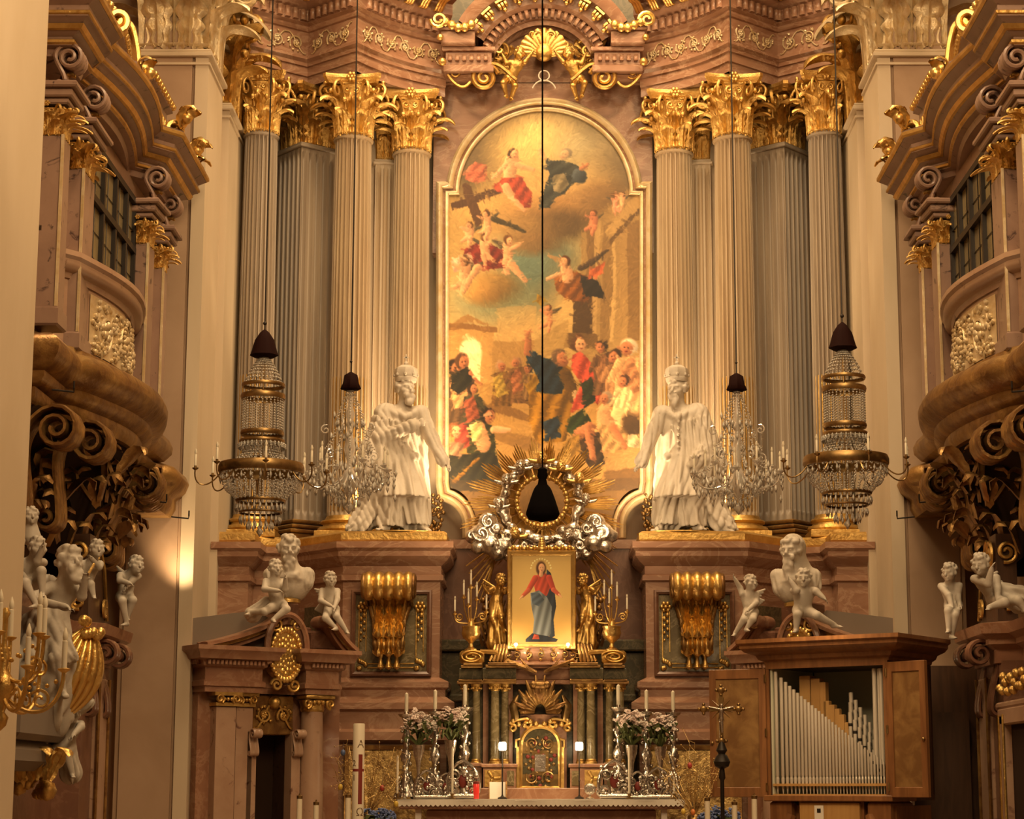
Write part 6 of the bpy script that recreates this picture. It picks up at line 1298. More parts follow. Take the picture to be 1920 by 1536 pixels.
# oval gilded cartouche and relief over the door
b = MB(); oc = (.02, -.26, Zl(3.18))
for k in range(30):
    a = k * 2 * PI / 30; b.ball((oc[0] + .20 * cos(a), oc[1], oc[2] + .30 * sin(a)), .04, 6, 4)
for k in range(40): a = k * 2.4; r_ = math.sqrt(k / 40); b.ball((oc[0] + .15 * r_ * cos(a), oc[1] + .01, oc[2] + .24 * r_ * sin(a)), .036, 6, 4)
b.M = Matrix.Translation(oc) @ Matrix.Rotation(PI / 2, 4, 'X'); b.lathe([(.2, -.2), (.2, .0), (.0, .02)], (0, 0, 0), 28, sy=1.4); b.M = None
for s in (-1, 1): b.tube(to3(spiral((oc[0] + s * .14, oc[2] + .36), .015, .09, 0, 1.5, s, 20), oc[1]), .02, 6); b.tube(to3(spiral((oc[0] + s * .12, oc[2] - .36), .015, .08, 0, 1.5, -s, 20), oc[1]), .02, 6)
obj('cartouche', b, M['gold'], t, smooth=60)
b = MB(); b.tube([(oc[0] + .27 * cos(a), oc[1] - .02, oc[2] + .08 + .40 * sin(a)) for a in np.linspace(-.5, PI + .5, 24)], .04, 6); obj('cartouche_hood', b, M['redm'], t)
b = MB(); b.box2(-.27, .27, -.02, .1, Zl(2.24), Zl(2.70), .01); dp = obj('door_head_panel', b, M['gold3'], t)
b = MB(); f = lambda s, z, o=0: np.column_stack([np.asarray(s, float) - .26, np.full(len(np.atleast_1d(s)), -.04), np.asarray(z, float) + Zl(2.26)])
scrollwork(b, f, 0, .52, .42, 2, .018); b.ball((0, -.05, Zl(2.62)), .08, 8, 6)
obj('door_head_relief', b, M['gold2'], dp, smooth=60)
for s in (-1, 1): 
    b = MB(); b.box2(s * .24, s * .36, -.06, .4, 0, Zl(2.28), .008); j = obj('door_jamb', b, M['spotp'], t)
    b = MB(); pth = vol_path((.10, .10), .06, PI * .8, 1, 1.4, (.03, -.12), .035, 0, -1, 1.2); b.M = rot(0, 0, 0, (s * .30, -.06, Zl(2.14))); b.ribbon(pth, .12, .02, 2, .5); obj('jamb_console', b, M['spotp'], j)
mirror(t, 'red marble side portal whose broken scroll pediment shows above the small organ')
# ---------- side altars under the balconies ----------
def ledge():
    t = thing('side_altar', 'dark red side altar on the left with gilded shell, scroll boards and a grey saint', 'altar', (-4.6, 18.9, .45), kind='thing')
    b = MB(); b.M = Matrix.Translation((4.6, -18.9, -.45))
    P = [(-5.5, 15.6), (-4.40, 15.6), (-4.40, 17.6), (-4.62, 17.7), (-4.62, 20.4), (-4.38, 20.5), (-4.38, 21.7), (-5.5, 21.7)]
    b.mould(P, [(-.2, 2.8), (-.08, 2.82), (-.08, 2.95), (.0, 3.0), (.0, 3.05), (.08, 3.1), (.1, 3.2), (-.2, 3.24)]); obj('ledge', b, M['redm'], t, smooth=30)
    b = MB(); b.M = Matrix.Translation((4.6, -18.9, -.45)); b.mould([(-5.5, 15.7)] + [(x - .12, y) for x, y in P[1:-1]] + [(-5.5, 21.6)], [(-.05, .45), (0, .45), (0, 2.84), (-.05, 2.84)]); obj('back_panel', b, M['darkred'], t)
    for Y_, nm in ((20.95, 'scroll_board'), (16.9, 'scroll_board')):
        b = MB(); b.M = Matrix.Translation((4.6, -18.9, -.45)); b.prism([(Y_ - .35, 3.22), (Y_ + .5, 3.22), (Y_ + .42, 3.5), (Y_ + .2, 3.85), (Y_ - .1, 4.1), (Y_ - .38, 4.1)], -4.7, -4.5, 'x'); sbd = obj(nm, b, M['dkwood'], t)
        b = MB(); b.M = Matrix.Translation((4.6, -18.9, -.45))
        for c, rr in (((Y_ - .2, 3.92), .14), ((Y_ + .3, 3.42), .09)):
            sp = spiral(c, .02, rr, 0, 1.8, 1, 30); b.tube(np.stack([np.full(30, -4.47), sp[:, 0], sp[:, 1]], 1), .022, 6)
            sp = spiral((-4.6, c[1]), .02, rr * .8, 0, 1.8, 1, 30); b.tube(np.stack([sp[:, 0], np.full(30, Y_ - .4), sp[:, 1]], 1), .02, 6)
        b.tube([(-4.48, Y_ + .46, 3.3), (-4.48, Y_ + .25, 3.8), (-4.48, Y_ - .05, 4.06)], .02, 6); obj('gilded_spirals', b, M['gold2'], sbd)
    for Y_ in (20.75, 21.35):
        b = MB(); b.M = rot(0, 0, PI / 2, (.05, Y_ - 18.9, 2.05)); pth = vol_path((.22, .42), .13, PI * .6, 1, 1.5, (.06, -.12), .07, 0, -1, 1.3); b.ribbon(pth, .2, .04, 2, .5); obj('console', b, M['darkred'], t, smooth=50)
    b = MB(); b.M = Matrix.Translation((4.6, -18.9, -.45)); b.box2(-4.75, -4.45, 21.0, 21.45, .45, 2.7, .01); pl = obj('pilaster', b, M['spotp'], t)
    b = MB(); b.M = Matrix.Translation((4.6, -18.9, -.45))
    for x, y in ((-4.44, 20.99), (-4.44, 21.46), (-4.76, 20.99)): b.tube([(x, y, .45), (x, y, 2.7)], .02, 6)
    obj('gilded_edge', b, M['gold3'], pl); return t
la = ledge()
ra = mirror(la, 'dark red side portal on the right under the balcony, with gilded edges and seated cherubs')
b = MB(); b.M = Matrix.Translation((4.6, -18.9, -.45)); c = np.array(PP(138, 1262, 18.3)); T3 = Matrix.Translation((4.6, -18.9, -.45))
b.M = T3 @ rot(.15, .25, .5, tuple(c)); 
u_ = np.linspace(0, 1, 22)
for k in range(7):
    q = (k - 3) / 3; wv = .21 * np.sin(PI * np.clip(u_ * .92 + .04, 0, 1)) ** .8
    b.tube(np.stack([q * wv, -.10 * np.cos(q * 1.4) * np.sin(PI * u_) - .02, -.40 + .80 * u_], 1), .012 + .03 * np.sin(PI * u_), 6)
for k in range(9): b.ball((.09 * cos(k * 2.2), -.08, .40 + .06 * sin(k * 2)), .05, 6, 4)
obj('gilded_shell', b, M['gold'], la, smooth=60)
b = MB(); b.M = T3; b.box2(-4.75, -4.2, 16.9, 18.6, 2.0, 2.35, .05); b.box2(-4.7, -4.25, 16.95, 18.55, 1.75, 2.0, .08); obj('sarcophagus', b, M['grey'], la)
b = MB(); b.M = T3
for k in range(26): c = PP(30 + 60 * ((k * .37) % 1), 1430 + 60 * ((k * .61) % 1), 18.2); b.ball(c, .05 + .02 * (k % 3), 6, 4)
for k in range(3): L = leafgrid(.3, .1, .4, 3, 10, 7); b.M = T3 @ rot(.2, .3 * (k - 1), .9, PP(40 + 26 * k, 1462, 18.0)); b.grid(L)
obj('gilded_feet', b, M['gold2'], la, smooth=60)
b = MB(); p0, p1 = PP(116, 1166, 18.4), PP(176, 1058, 19.2); b.tube([p0, p1], .014, 6); tag(obj('staff', b, M['gold2']), 'thin gilded staff held slanting by the grey cherub beside the saint', 'staff')
# door in the right portal
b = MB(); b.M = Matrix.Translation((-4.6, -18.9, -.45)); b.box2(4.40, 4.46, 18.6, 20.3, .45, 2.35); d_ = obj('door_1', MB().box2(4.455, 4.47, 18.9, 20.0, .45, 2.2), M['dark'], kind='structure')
b = MB()
for y0, y1, z0, z1 in ((18.72, 18.9, .45, 2.3), (20.0, 20.18, .45, 2.3), (18.66, 20.24, 2.2, 2.36), (18.6, 20.3, 2.36, 2.42)): b.box2(4.38, 4.5, y0, y1, z0, z1, .015)
obj('door_frame', b, M['spotp'], d_); b = MB()
for y_ in (18.9, 20.0, 20.18): b.tube([(4.375, y_, .45), (4.375, y_, 2.3)], .014, 6)
for k in range(14): b.ball((4.37, 19.0 + .08 * k, 2.58 + .08 * sin(k * 1.9)), .045, 6, 4)
obj('gilded_relief', b, M['gold2'], d_, smooth=60)
# ---------- oratory balconies on the side walls ----------
BR = (-4.6, 20.9, 5.0); T0 = Matrix.Translation((4.6, -20.9, -5.0))
t = thing('oratory_balcony', 'ornate oratory balcony on the left wall, bowed, with gilded base and window', 'balcony', BR, kind='thing')
PB = [(-5.5, 18.4), (-4.62, 18.4), (-4.62, 19.15), (-4.47, 19.35)] + [(-4.47 + .26 * sin(PI * k / 10), 19.35 + 3.05 * k / 10) for k in range(1, 10)] + [(-4.47, 22.4), (-4.62, 22.6), (-4.62, 23.55), (-5.5, 23.55)]
def mk(): b = MB(); b.M = T0; return b
b = mk(); b.mould(PB, [(-.6, 5.02), (.02, 5.02), (.06, 5.08), (.06, 5.16), (.1, 5.18), (.16, 5.24), (.16, 5.29), (.24, 5.33), (.31, 5.42), (.32, 5.5), (.28, 5.58), (.22, 5.62), (.1, 5.64), (.02, 5.68), (.0, 5.74), (-.6, 5.74)]); obj('base_moulding', b, M['gold3'], t, smooth=50)
PU = [(-5.5, 18.5), (-4.6, 18.5), (-4.5, 19.3), (-4.3, 20.2), (-4.24, 20.9), (-4.3, 21.6), (-4.5, 22.5), (-4.6, 23.45), (-5.5, 23.45)]
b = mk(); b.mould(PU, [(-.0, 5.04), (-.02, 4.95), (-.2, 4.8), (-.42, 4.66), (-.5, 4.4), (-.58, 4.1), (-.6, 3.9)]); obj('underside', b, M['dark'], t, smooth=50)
b = mk(); rs = np.random.RandomState(4)
for k in range(60):
    u = rs.uniform(0, 1); Y_ = 18.9 + 4.3 * u; z = rs.uniform(4.0, 4.95); X_ = -4.62 + .3 * sin(PI * u) - (4.95 - z) * .45 + .08
    L = leafgrid(.34, .09, .4, 3, 8, 5); b.M = T0 @ rot(rs.uniform(-.7, .7), rs.uniform(-.6, .6), PI / 2 + rs.uniform(-.8, .8), (X_, Y_, z - .15)); b.grid(L)
b.M = T0; obj('underside_acanthus', b, M['gold3'], t, smooth=60)
for Y_, X_, w in ((18.7, -4.55, .34), (19.5, -4.42, .34), (22.2, -4.42, .34), (22.95, -4.55, .34)):
    pth = vol_path((.16, -.30), .21, PI * .7, 1, 1.9, (-.22, -1.02), .11, 0, -1, 1.4)
    b = MB(); b.M = T0 @ rot(0, 0, PI / 2, (X_ - .02, Y_, 5.12)); b.ribbon(pth, w, .045, 3, .5)
    for sd in (-1, 1): b.tube(np.stack([np.full(len(pth), sd * w / 2), -pth[:, 0], pth[:, 1]], 1), .022, 5)
    obj('console', b, M['gold3'], t, smooth=50)
b = mk(); b.mould([(-5.5, 23.6), (-4.5, 23.6), (-4.4, 23.7), (-4.4, 24.4), (-5.5, 24.4)], [(-.3, 4.75), (0, 4.75), (.05, 4.85), (.05, 4.95), (.16, 5.05), (.2, 5.15), (.16, 5.24), (0, 5.3), (-.3, 5.3)]); obj('end_moulding', b, M['gold3'], t, smooth=50)
b = mk(); b.mould(PB, [(-.5, 5.7), (-.10, 5.7), (-.10, 6.5), (-.5, 6.5)]); pa = obj('parapet', b, M['spotp'], t, smooth=30)
b = mk(); b.mould(PB, [(-.2, 6.42), (-.08, 6.42), (-.06, 6.47), (-.01, 6.49), (.02, 6.54), (.02, 6.58), (.05, 6.61), (.05, 6.66), (-.2, 6.68)]); obj('rail', b, M['spotp'], t, smooth=40)
fm, Lm = mapper(PB, 5.74, -.085); b = mk(); cum = np.concatenate([[0], np.cumsum(np.linalg.norm(np.diff(np.array(PB), axis=0), axis=1))])
def relief_panel(s0, s1, n):
    b.grid(np.stack([fm(np.linspace(s0, s1, 12), np.full(12, z), -.005) for z in (.06, .64)], 1))
    scrollwork(b, fm, s0 + .05, s1 - .05, .68, n, .017)
    for k in range(int(70 * (s1 - s0))): b.ball(fm([rs.uniform(s0 + .05, s1 - .05)], [rs.uniform(.08, .62)])[0], rs.uniform(.018, .035), 5, 4)
    c = (s0 + s1) / 2
    for k in range(28): a = k * 2 * PI / 28; b.ball(fm([c + .17 * cos(a)], [.35 + .24 * sin(a)], .02)[0], .025, 5, 4)
relief_panel(cum[3] + .5, cum[13] - .35, 3); relief_panel(cum[1] + .1, cum[2] - .05, 1); relief_panel(cum[14] + .1, cum[15] - .1, 1); relief_panel(cum[0] + .3, cum[1] - .1, 1)
obj('gilded_relief', b, M['gilt_white'], pa, smooth=60)
def bal_pilaster(x, y, w, d, a, z1=7.52):
    b = MB(); b.M = T0 @ rot(0, 0, a, (x, y, 0)); b.box2(-w / 2, w / 2, -d / 2, d / 2, 5.74, z1, .02); b.box2(-w / 2 - .03, w / 2 + .03, -d / 2 - .03, d / 2 + .03, 5.72, 5.9, .02); p = obj('pilaster', b, M['spot'], t)
    b = MB(); b.M = T0 @ rot(0, 0, a, (x, y, 0))
    b.box2(w / 2 - .012, w / 2 + .014, -d / 2 - .014, -d / 2 + .012, 5.9, z1); obj('gilded_edge', b, M['gilt_white'], p)
    c = obj('pilaster_capital', mm(CAPS, M['gold']), None, p, loc=(x - BR[0], y - BR[1], z1 - BR[2])); c.rotation_euler = (0, 0, a); c.scale = (w * .47, d * .47, .30 / 3.1)
    b = MB(); b.M = T0 @ rot(0, 0, a, (x, y, 0))
    for z0, z2, e in ((z1 + .28, z1 + .34, .05), (z1 + .34, z1 + .42, .09), (z1 + .42, z1 + .48, .14)): b.box2(-w / 2 - e, w / 2 + e, -d / 2 - e, d / 2 + e, z0, z2, .015)
    obj('pilaster_block', b, M['spot'], p)
    pth = vol_path((.12, .34), .13, PI * .75, 1, 1.7, (.04, .08), .05, 0, -1, 1.1)
    b = MB(); b.M = T0 @ rot(0, 0, a + PI / 2, (x + .05, y, z1 + .42)); b.ribbon(pth, w * .8, .035, 3, .5)
    for sd in (-1, 1): b.tube(np.stack([np.full(len(pth), sd * w * .4), -pth[:, 0], pth[:, 1]], 1), .02, 5)
    obj('scroll', b, M['spot'], p, smooth=50)
    b = MB()
    for k in range(3): b.M = T0 @ rot(-.3, 0, a + PI / 2 + (k - 1) * .5, (x + .14, y, z1 + .36)); b.grid(leafgrid(.28, .07, .4, 3, 10, 5))
    obj('scroll_leaves', b, M['gold2'], p, smooth=60)
for a in ((-4.56, 18.5, .30, .30, 0), (-4.58, 19.66, .26, .5, 0), (-4.45, 22.36, .22, .30, -.05), (-4.50, 23.45, .24, .26, 0)): bal_pilaster(*a)
# window wall behind, sharing the bow
b = mk(); b.box2(-5.5, -4.74, 18.6, 19.8, 5.7, 8.4); b.box2(-5.5, -4.58, 22.2, 23.5, 5.7, 8.4); b.box2(-5.5, -4.58, 19.7, 22.3, 7.95, 8.4); b.box2(-5.5, -4.62, 19.7, 22.3, 5.7, 6.5); obj('bay_wall', b, M['spotp'], t)
# cornice, curved hood and gilded attic
PC = [(-5.5, 18.4), (-4.42, 18.4), (-4.42, 19.1), (-4.58, 19.35)] + [(-4.58 + .16 * sin(PI * k / 10), 19.35 + 2.85 * k / 10) for k in range(1, 10)] + [(-4.58, 22.2), (-4.36, 22.45), (-4.36, 23.75), (-5.5, 23.75)]
b = mk(); b.mould(PC, [(-.7, 8.3), (-.02, 8.3), (.0, 8.36), (.06, 8.38), (.06, 8.46), (.14, 8.5), (.2, 8.58), (.24, 8.6), (.24, 8.7), (.32, 8.76), (.34, 8.84), (-.7, 8.9)]); obj('cornice', b, M['spot'], t, smooth=30)
b = mk(); [b.mould(PC, q_) for q_ in ([(.06, 8.385), (.085, 8.40), (.085, 8.425), (.06, 8.44)], [(.14, 8.495), (.165, 8.505), (.19, 8.545), (.17, 8.55)], [(.242, 8.61), (.258, 8.62), (.258, 8.645), (.242, 8.655)], [(.325, 8.765), (.35, 8.785), (.35, 8.82), (.335, 8.83)])]; obj('cornice_gilding', b, M['gold2'], t, smooth=30)
b = mk(); b.mould([(x - .12, y) for x, y in PC], [(-.3, 8.85), (0, 8.85), (0, 9.5), (.06, 9.54), (.06, 9.64), (-.3, 9.66)]); at_ = obj('attic', b, M['spot'], t, smooth=30)
b = mk()
for q, a, n in pathwalk([(x - .12, y) for x, y in PC], .13, .0):
    b.tube([(q[0] + n[0] * .02 + .04 * cos(a) * math.copysign(1, u), q[1] + n[1] * .02 + .04 * sin(a) * math.copysign(1, u), 9.3 + .09 * (1 - abs(u) ** 2)) if abs(u) < 1 else (q[0] + n[0] * .02 + .04 * cos(a) * math.copysign(1, u), q[1] + n[1] * .02 + .04 * sin(a) * math.copysign(1, u), 8.92) for u in (-1, -.99, -.5, .5, .99, 1)], .014, 5)
    b.ball((q[0] + n[0] * .07, q[1] + n[1] * .07, 9.59), .045, 6, 4)
obj('attic_arcading', b, M['gold'], at_, smooth=60)
for Y_, X_, sc_ in ((22.6, -4.5, 1.0), (19.2, -4.45, 1.0)):
    pth = vol_path((.3, .12), .12, PI * 1.3, -1, 1.4, (-.35, 1.2), .16, PI * .1, 1, 1.3); b = MB(); b.M = T0 @ rot(0, 0, PI * .62, (X_, Y_, 8.85)); b.ribbon(pth, .22, .06, 3, .5); obj('attic_scroll', b, M['gold'], t, smooth=50)
rs = np.random.RandomState(6)
for Y_, X_, z in ((23.72, -4.12, 8.72), (23.72, -4.14, 8.95), (22.5, -4.06, 8.95), (21.0, -4.2, 8.95)):
    b = MB()
    for k in range(5): b.M = T0 @ rot(rs.uniform(-.6, .3), rs.uniform(-.6, .6), PI / 2 + rs.uniform(-1, 1), (X_, Y_, z)); b.grid(leafgrid(.26, .07, .5, 3, 9, 5))
    b.M = T0; b.ball((X_ + .04, Y_, z + .1), .07, 7, 5); obj('finial', b, M['gold'], t, smooth=60)
for Y_, X_, z in ((18.3, -4.3, 5.12), (22.9, -4.28, 4.75), (23.9, -4.2, 4.7)): b = mk(); b.tube([(X_ - .1, Y_, z), (X_ + .1, Y_, z - .02), (X_ + .12, Y_ - .1, z + .0), (X_ + .12, Y_ - .1, z + .06)], .009, 5); obj('hook', b, M['iron'], t)
rb_ = mirror(t, 'ornate oratory balcony on the right wall, bowed, with gilded base and window')
for s, n, nm in ((-1, 1, 'left'), (1, 2, 'right')):
    b = MB(); X0 = s * 4.53
    for y in (19.95, 20.55, 21.15, 21.7, 22.18): b.box2(X0 - .05, X0 + .05, y - .035, y + .035, 6.5, 8.0)
    for z in (6.52, 7.42, 7.97): b.box2(X0 - .055, X0 + .055, 19.92, 22.2, z - .035, z + .035)
    w = obj('window_%d' % n, b, M['iron'], kind='structure')
    for i, y in enumerate((20.25, 20.85, 21.42, 21.94)): obj('pane', MB().box((X0 - s * -.0, y, 7.25), (.012, .56, 1.45)), M['glassdark'], w)
    b = MB()
    for y in (20.25, 20.85, 21.42, 21.94):
        b.tube([(X0 - s * .012, y, 6.5), (X0 - s * .012, y, 7.95)], .006, 4)
        for z in (6.85, 7.12, 7.65): b.tube([(X0 - s * .012, y - .3, z), (X0 - s * .012, y + .3, z)], .005, 4)
    obj('leading', b, M['iron'], w)
# ---------- chandeliers ----------
def strand(p0, p1, n, sag=0): 
    q = np.linspace(0, 1, n)[:, None]; P = np.array(p0) * (1 - q) + np.array(p1) * q; P[:, 2] -= (sag * 4 * q * (1 - q))[:, 0]; return P
def cable(b, z0, z1): b.tube([(0, 0, z0), (0, 0, (z0 + z1) / 2), (0, 0, z1)], .009, 5)
def empire(px, yrim, Y, label):
    k = tt(yrim, Y) / F; t = thing('tall_crystal_chandelier', label, 'chandelier', PP(px, yrim, Y), group=None)
    Z = lambda dy: -dy * k  # pixels below the rim
    b = MB(); cable(b, Z(-265), 16 - t.location.z); b.ball((0, 0, Z(-280)), .022); obj('cable', b, M['iron'], t)
    b = MB(); b.lathe([(.012, Z(-268)), (.05, Z(-262)), (.10, Z(-248)), (.135, Z(-225)), (.15, Z(-218)), (.11, Z(-214)), (.0, Z(-213))], (0, 0, 0), 18, fn=lambda a, z: 1 + .05 * np.cos(a * 6)); obj('cover', b, M['redbrown'], t, smooth=60)
    b = MB()
    for dy, r, h in ((-160, 40, 7), (-138, 41, 10), (-68, 40, 9), (-52, 42, 7), (-12, 47, 5), (60, 46, 6), (82, 40, 4), (-20, 26, 4)):
        R = r * k; H = h * k / 2; b.lathe([(R - .015, Z(dy) - H), (R, Z(dy) - H), (R + .008, Z(dy)), (R, Z(dy) + H), (R - .015, Z(dy) + H)], (0, 0, 0), 30, cap=False)
    b.tube([(0, 0, Z(-215)), (0, 0, Z(70))], .012, 6); obj('brass_rings', b, M['brass'], t, smooth=60)
    b = MB(); R = 78 * k; b.lathe([(R - .02, Z(-9)), (R, Z(-10)), (R + .014, Z(-4)), (R + .014, Z(5)), (R, Z(9)), (R - .02, Z(9)), (R - .02, Z(-9))], (0, 0, 0), 40, cap=False); rim = obj('rim', b, M['brass'], t)
    C = []
    for i in range(30):
        a = i * 2 * PI / 30; e = lambda r, dy: (r * k * cos(a), r * k * sin(a), Z(dy))
        C.append(strand(e(8, -212), e(36, -164), 9, -.03)); C.append(strand(e(38, -132), e(38, -72), 13)); C.append(strand(e(24, -50), e(45, -14), 8, .02)); C.append(strand(e(44, -46), e(44, -40), 3))
        C.append(strand(e(72, 10), e(46, 58), 10, .03)); C.append(strand(e(76, 12), e(60, 44), 7, .04)); C.append(strand(e(24, -48), e(70, -8), 9, .05))
    b = MB(); b.octa(np.vstack(C), .0135); obj('crystal_strands', b, M['crystal'], t, smooth=0, kind='stuff')
    b = MB(); D = []
    for n, r, dy in ((26, 46, 74), (22, 38, 96), (14, 24, 108), (30, 42, -44), (26, 76, 20)):
        for i in range(n): a = i * 2 * PI / n; D.append((r * k * cos(a), r * k * sin(a), Z(dy)))
    b.octa(D, .016, .05); b.octa([(0, 0, Z(118))], .04, .06); obj('prism_drops', b, M['crystal'], t, smooth=0, kind='stuff')
    for i in range(8):
        a = i * PI / 4 + .2; d = np.array((cos(a), sin(a))); f = lambda r, dy: (r * k * d[0], r * k * d[1], Z(dy))
        b = MB(); b.tube(bez(f(74, 6), f(96, 44), f(128, 40), f(122, 2), 14), .008, 5); b.lathe([(.01, -.02), (.036, 0), (.036, .006), (.014, .01), (.014, .03)], f(122, 2), 10); ar = obj('arm', b, M['brass'], t, smooth=60)
        b = MB(); b.lathe([(.013, .02), (.013, .15), (.009, .155), (.016, .18), (.004, .215)], f(122, 2), 8); obj('candle', b, M['wax'], ar)
    return t
empire(490, 880, 22.2, 'tall tiered crystal chandelier on the far left, under a maroon cover')
empire(1586, 866, 22.2, 'tall tiered crystal chandelier on the far right, under a maroon cover')
def crystal(px, y, Y, label):
    k = tt(y, Y) / F; t = thing('small_crystal_chandelier', label, 'chandelier', PP(px, y, Y)); Z = lambda dy: -dy * k
    b = MB(); cable(b, Z(-192), 16 - t.location.z); b.ball((0, 0, Z(-212)), .016); obj('cable', b, M['iron'], t)
    b = MB(); b.lathe([(.012, Z(-192)), (.07, Z(-186)), (.085, Z(-170)), (.11, Z(-160)), (.10, Z(-158)), (.0, Z(-156))], (0, 0, 0), 16, fn=lambda a, z: 1 + .10 * np.cos(a * 8)); obj('cover', b, M['redbrown'], t, smooth=60)
    b = MB(); b.lathe([(.0, Z(55)), (.05, Z(40)), (.11, Z(15)), (.06, Z(-2)), (.03, Z(-20)), (.07, Z(-45)), (.035, Z(-70)), (.03, Z(-95)), (.055, Z(-110)), (.03, Z(-125)), (.02, Z(-158))], (0, 0, 0), 16); obj('glass_stem', b, M['crystal'], t, smooth=60)
    C, D = [], []
    for i in range(12):
        a = i * PI / 6 + .1; e = lambda r, dy: np.array((r * k * cos(a), r * k * sin(a), Z(dy)))
        C += [strand(e(6, -155), e(26, -105), 9, .0), strand(e(24, -100), e(46, -45), 9, .05), strand(e(30, -40), e(84, 0), 11, .06), strand(e(80, 6), e(14, 50), 11, .05)]
        for r, dy in ((84, 12), (60, 26), (40, 34), (84, 24), (20, 58), (40, -42), (26, -92)): D.append(e(r, dy))
    rs = np.random.RandomState(2)
    for i in range(120): a = rs.uniform(0, 6.3); r = rs.uniform(12, 92); D.append(np.array((r * k * cos(a), r * k * sin(a), Z(rs.uniform(-5, 45) if r > 40 else rs.uniform(-110, 60)))))
    b = MB(); b.octa(np.vstack(C), .013); obj('crystal_strands', b, M['crystal'], t, smooth=0, kind='stuff')
    b = MB(); b.octa(D, .020, .052); b.octa([(0, 0, Z(66))], .07, .08); obj('prism_drops', b, M['crystal'], t, smooth=0, kind='stuff')
    for i in range(10):
        a = i * PI / 5 + .15; d = np.array((cos(a), sin(a))); f = lambda r, dy: (r * k * d[0], r * k * d[1], Z(dy)); R = 84 if i % 2 else 66; u = 0 if i % 2 else 16
        b = MB(); b.tube(bez(f(8, 0), f(30, 40), f(R, 40), f(R, 2 - u), 14), .010, 5); b.lathe([(.01, -.03), (.05, 0), (.052, .006), (.016, .01), (.016, .03)], f(R, 2 - u), 12); ar = obj('arm', b, M['crystal'], t, smooth=60)
        b = MB(); b.lathe([(.013, .02), (.013, .17), (.009, .175), (.016, .2), (.004, .235)], f(R, 2 - u), 8); obj('candle', b, M['wax'], ar)
        b = MB(); sp = spiral((0, 0), .008, .06, 0, 1.3, 1, 18); b.tube([(d[0] * (46 * k + x), d[1] * (46 * k + x), Z(-30 - (i % 2) * 50) + z) for x, z in sp], .008, 4); obj('glass_scroll', b, M['crystal'], t, smooth=60)
    return t
crystal(655, 886, 23.6, 'small crystal chandelier with candle arms, left, in front of the left crowned statue'); crystal(1384, 888, 23.6, 'small crystal chandelier with candle arms, right, in front of the right crowned statue')
t = thing('covered_chandelier', 'chandelier wrapped in a black cloth bag on a long cable, hanging before the sunburst', 'chandelier', PP(1017, 950, 19.5)); k = tt(950, 19.5) / F
b = MB(); b.tube([(0, 0, 70 * k), (0, 0, 6.0), (0, 0, 12)], .009, 6); obj('cable', b, M['black'], t)
b = MB(); b.lathe([(r * k, -z * k) for r, z in ((0, 30), (26, 24), (31, 14), (27, 0), (22, -16), (17, -30), (14, -36), (9, -42), (7, -52), (10, -58), (8, -66), (9, -70), (4, -74), (0, -75))][::-1], (0, 0, 0), 24, fn=lambda a, z: 1 + .05 * np.cos(a * 9)); obj('cloth_bag', b, M['black'], t, smooth=60)
# brass wall candelabrum with electric candles at the left edge
t = thing('brass_wall_candelabrum', 'brass wall candelabrum with electric candles at the lower left edge, in front of the saint', 'chandelier', PP(4, 1300, 12.0)); k = tt(1300, 12) / F
b = MB(); b.lathe([(r * k, -z * k) for r, z in ((0, 70), (10, 60), (14, 45), (6, 35), (16, 10), (26, -10), (18, -30), (7, -45), (12, -70), (5, -90), (5, -140), (9, -150), (4, -160))][::-1], (0, 0, 0), 16); b.tube([(0, 0, -20 * k), (-.2, .1, -.3), (-.47, .1, -.1)], .02, 6); b.box((-.455, .1, -.1), (.02, .2, .3)); obj('stem', b, M['gold2'], t, smooth=60)
for i in range(12):
    a = i * PI / 6 + .12; d = np.array((cos(a), sin(a))); lv = i % 2; f = lambda r, z: (r * k * d[0], r * k * d[1], -z * k); R = (112, 78)[lv]; y0 = (-46, -110)[lv]
    b = MB(); b.tube(bez(f(10, 10 - 40 * lv), f(60, 60 - 60 * lv), f(R, 30 - 70 * lv), f(R, y0 + 6), 14), 4 * k, 6); sp = spiral((70 * k, -(12 - 60 * lv) * k), 3 * k, 20 * k, 0, 1.4, 1, 18); b.tube([(d[0] * x, d[1] * x, z) for x, z in sp], 3 * k, 5); b.lathe([(3 * k, -8 * k), (12 * k, -2 * k), (13 * k, 0), (5 * k, 2 * k)], f(R, y0), 12)
    for q in range(4): b.ball(f(R - 14 - 16 * q, y0 + 24 + 8 * q), 4.5 * k, 5, 4)
    ar = obj('arm', b, M['gold2'], t, smooth=60); b = MB(); b.lathe([(5.2 * k, 0), (5.2 * k, 52 * k), (3.5 * k, 53 * k), (5.4 * k, 60 * k), (4.2 * k, 68 * k), (1 * k, 78 * k)], f(R, y0), 10); obj('electric_candle', b, M['wax'], ar)
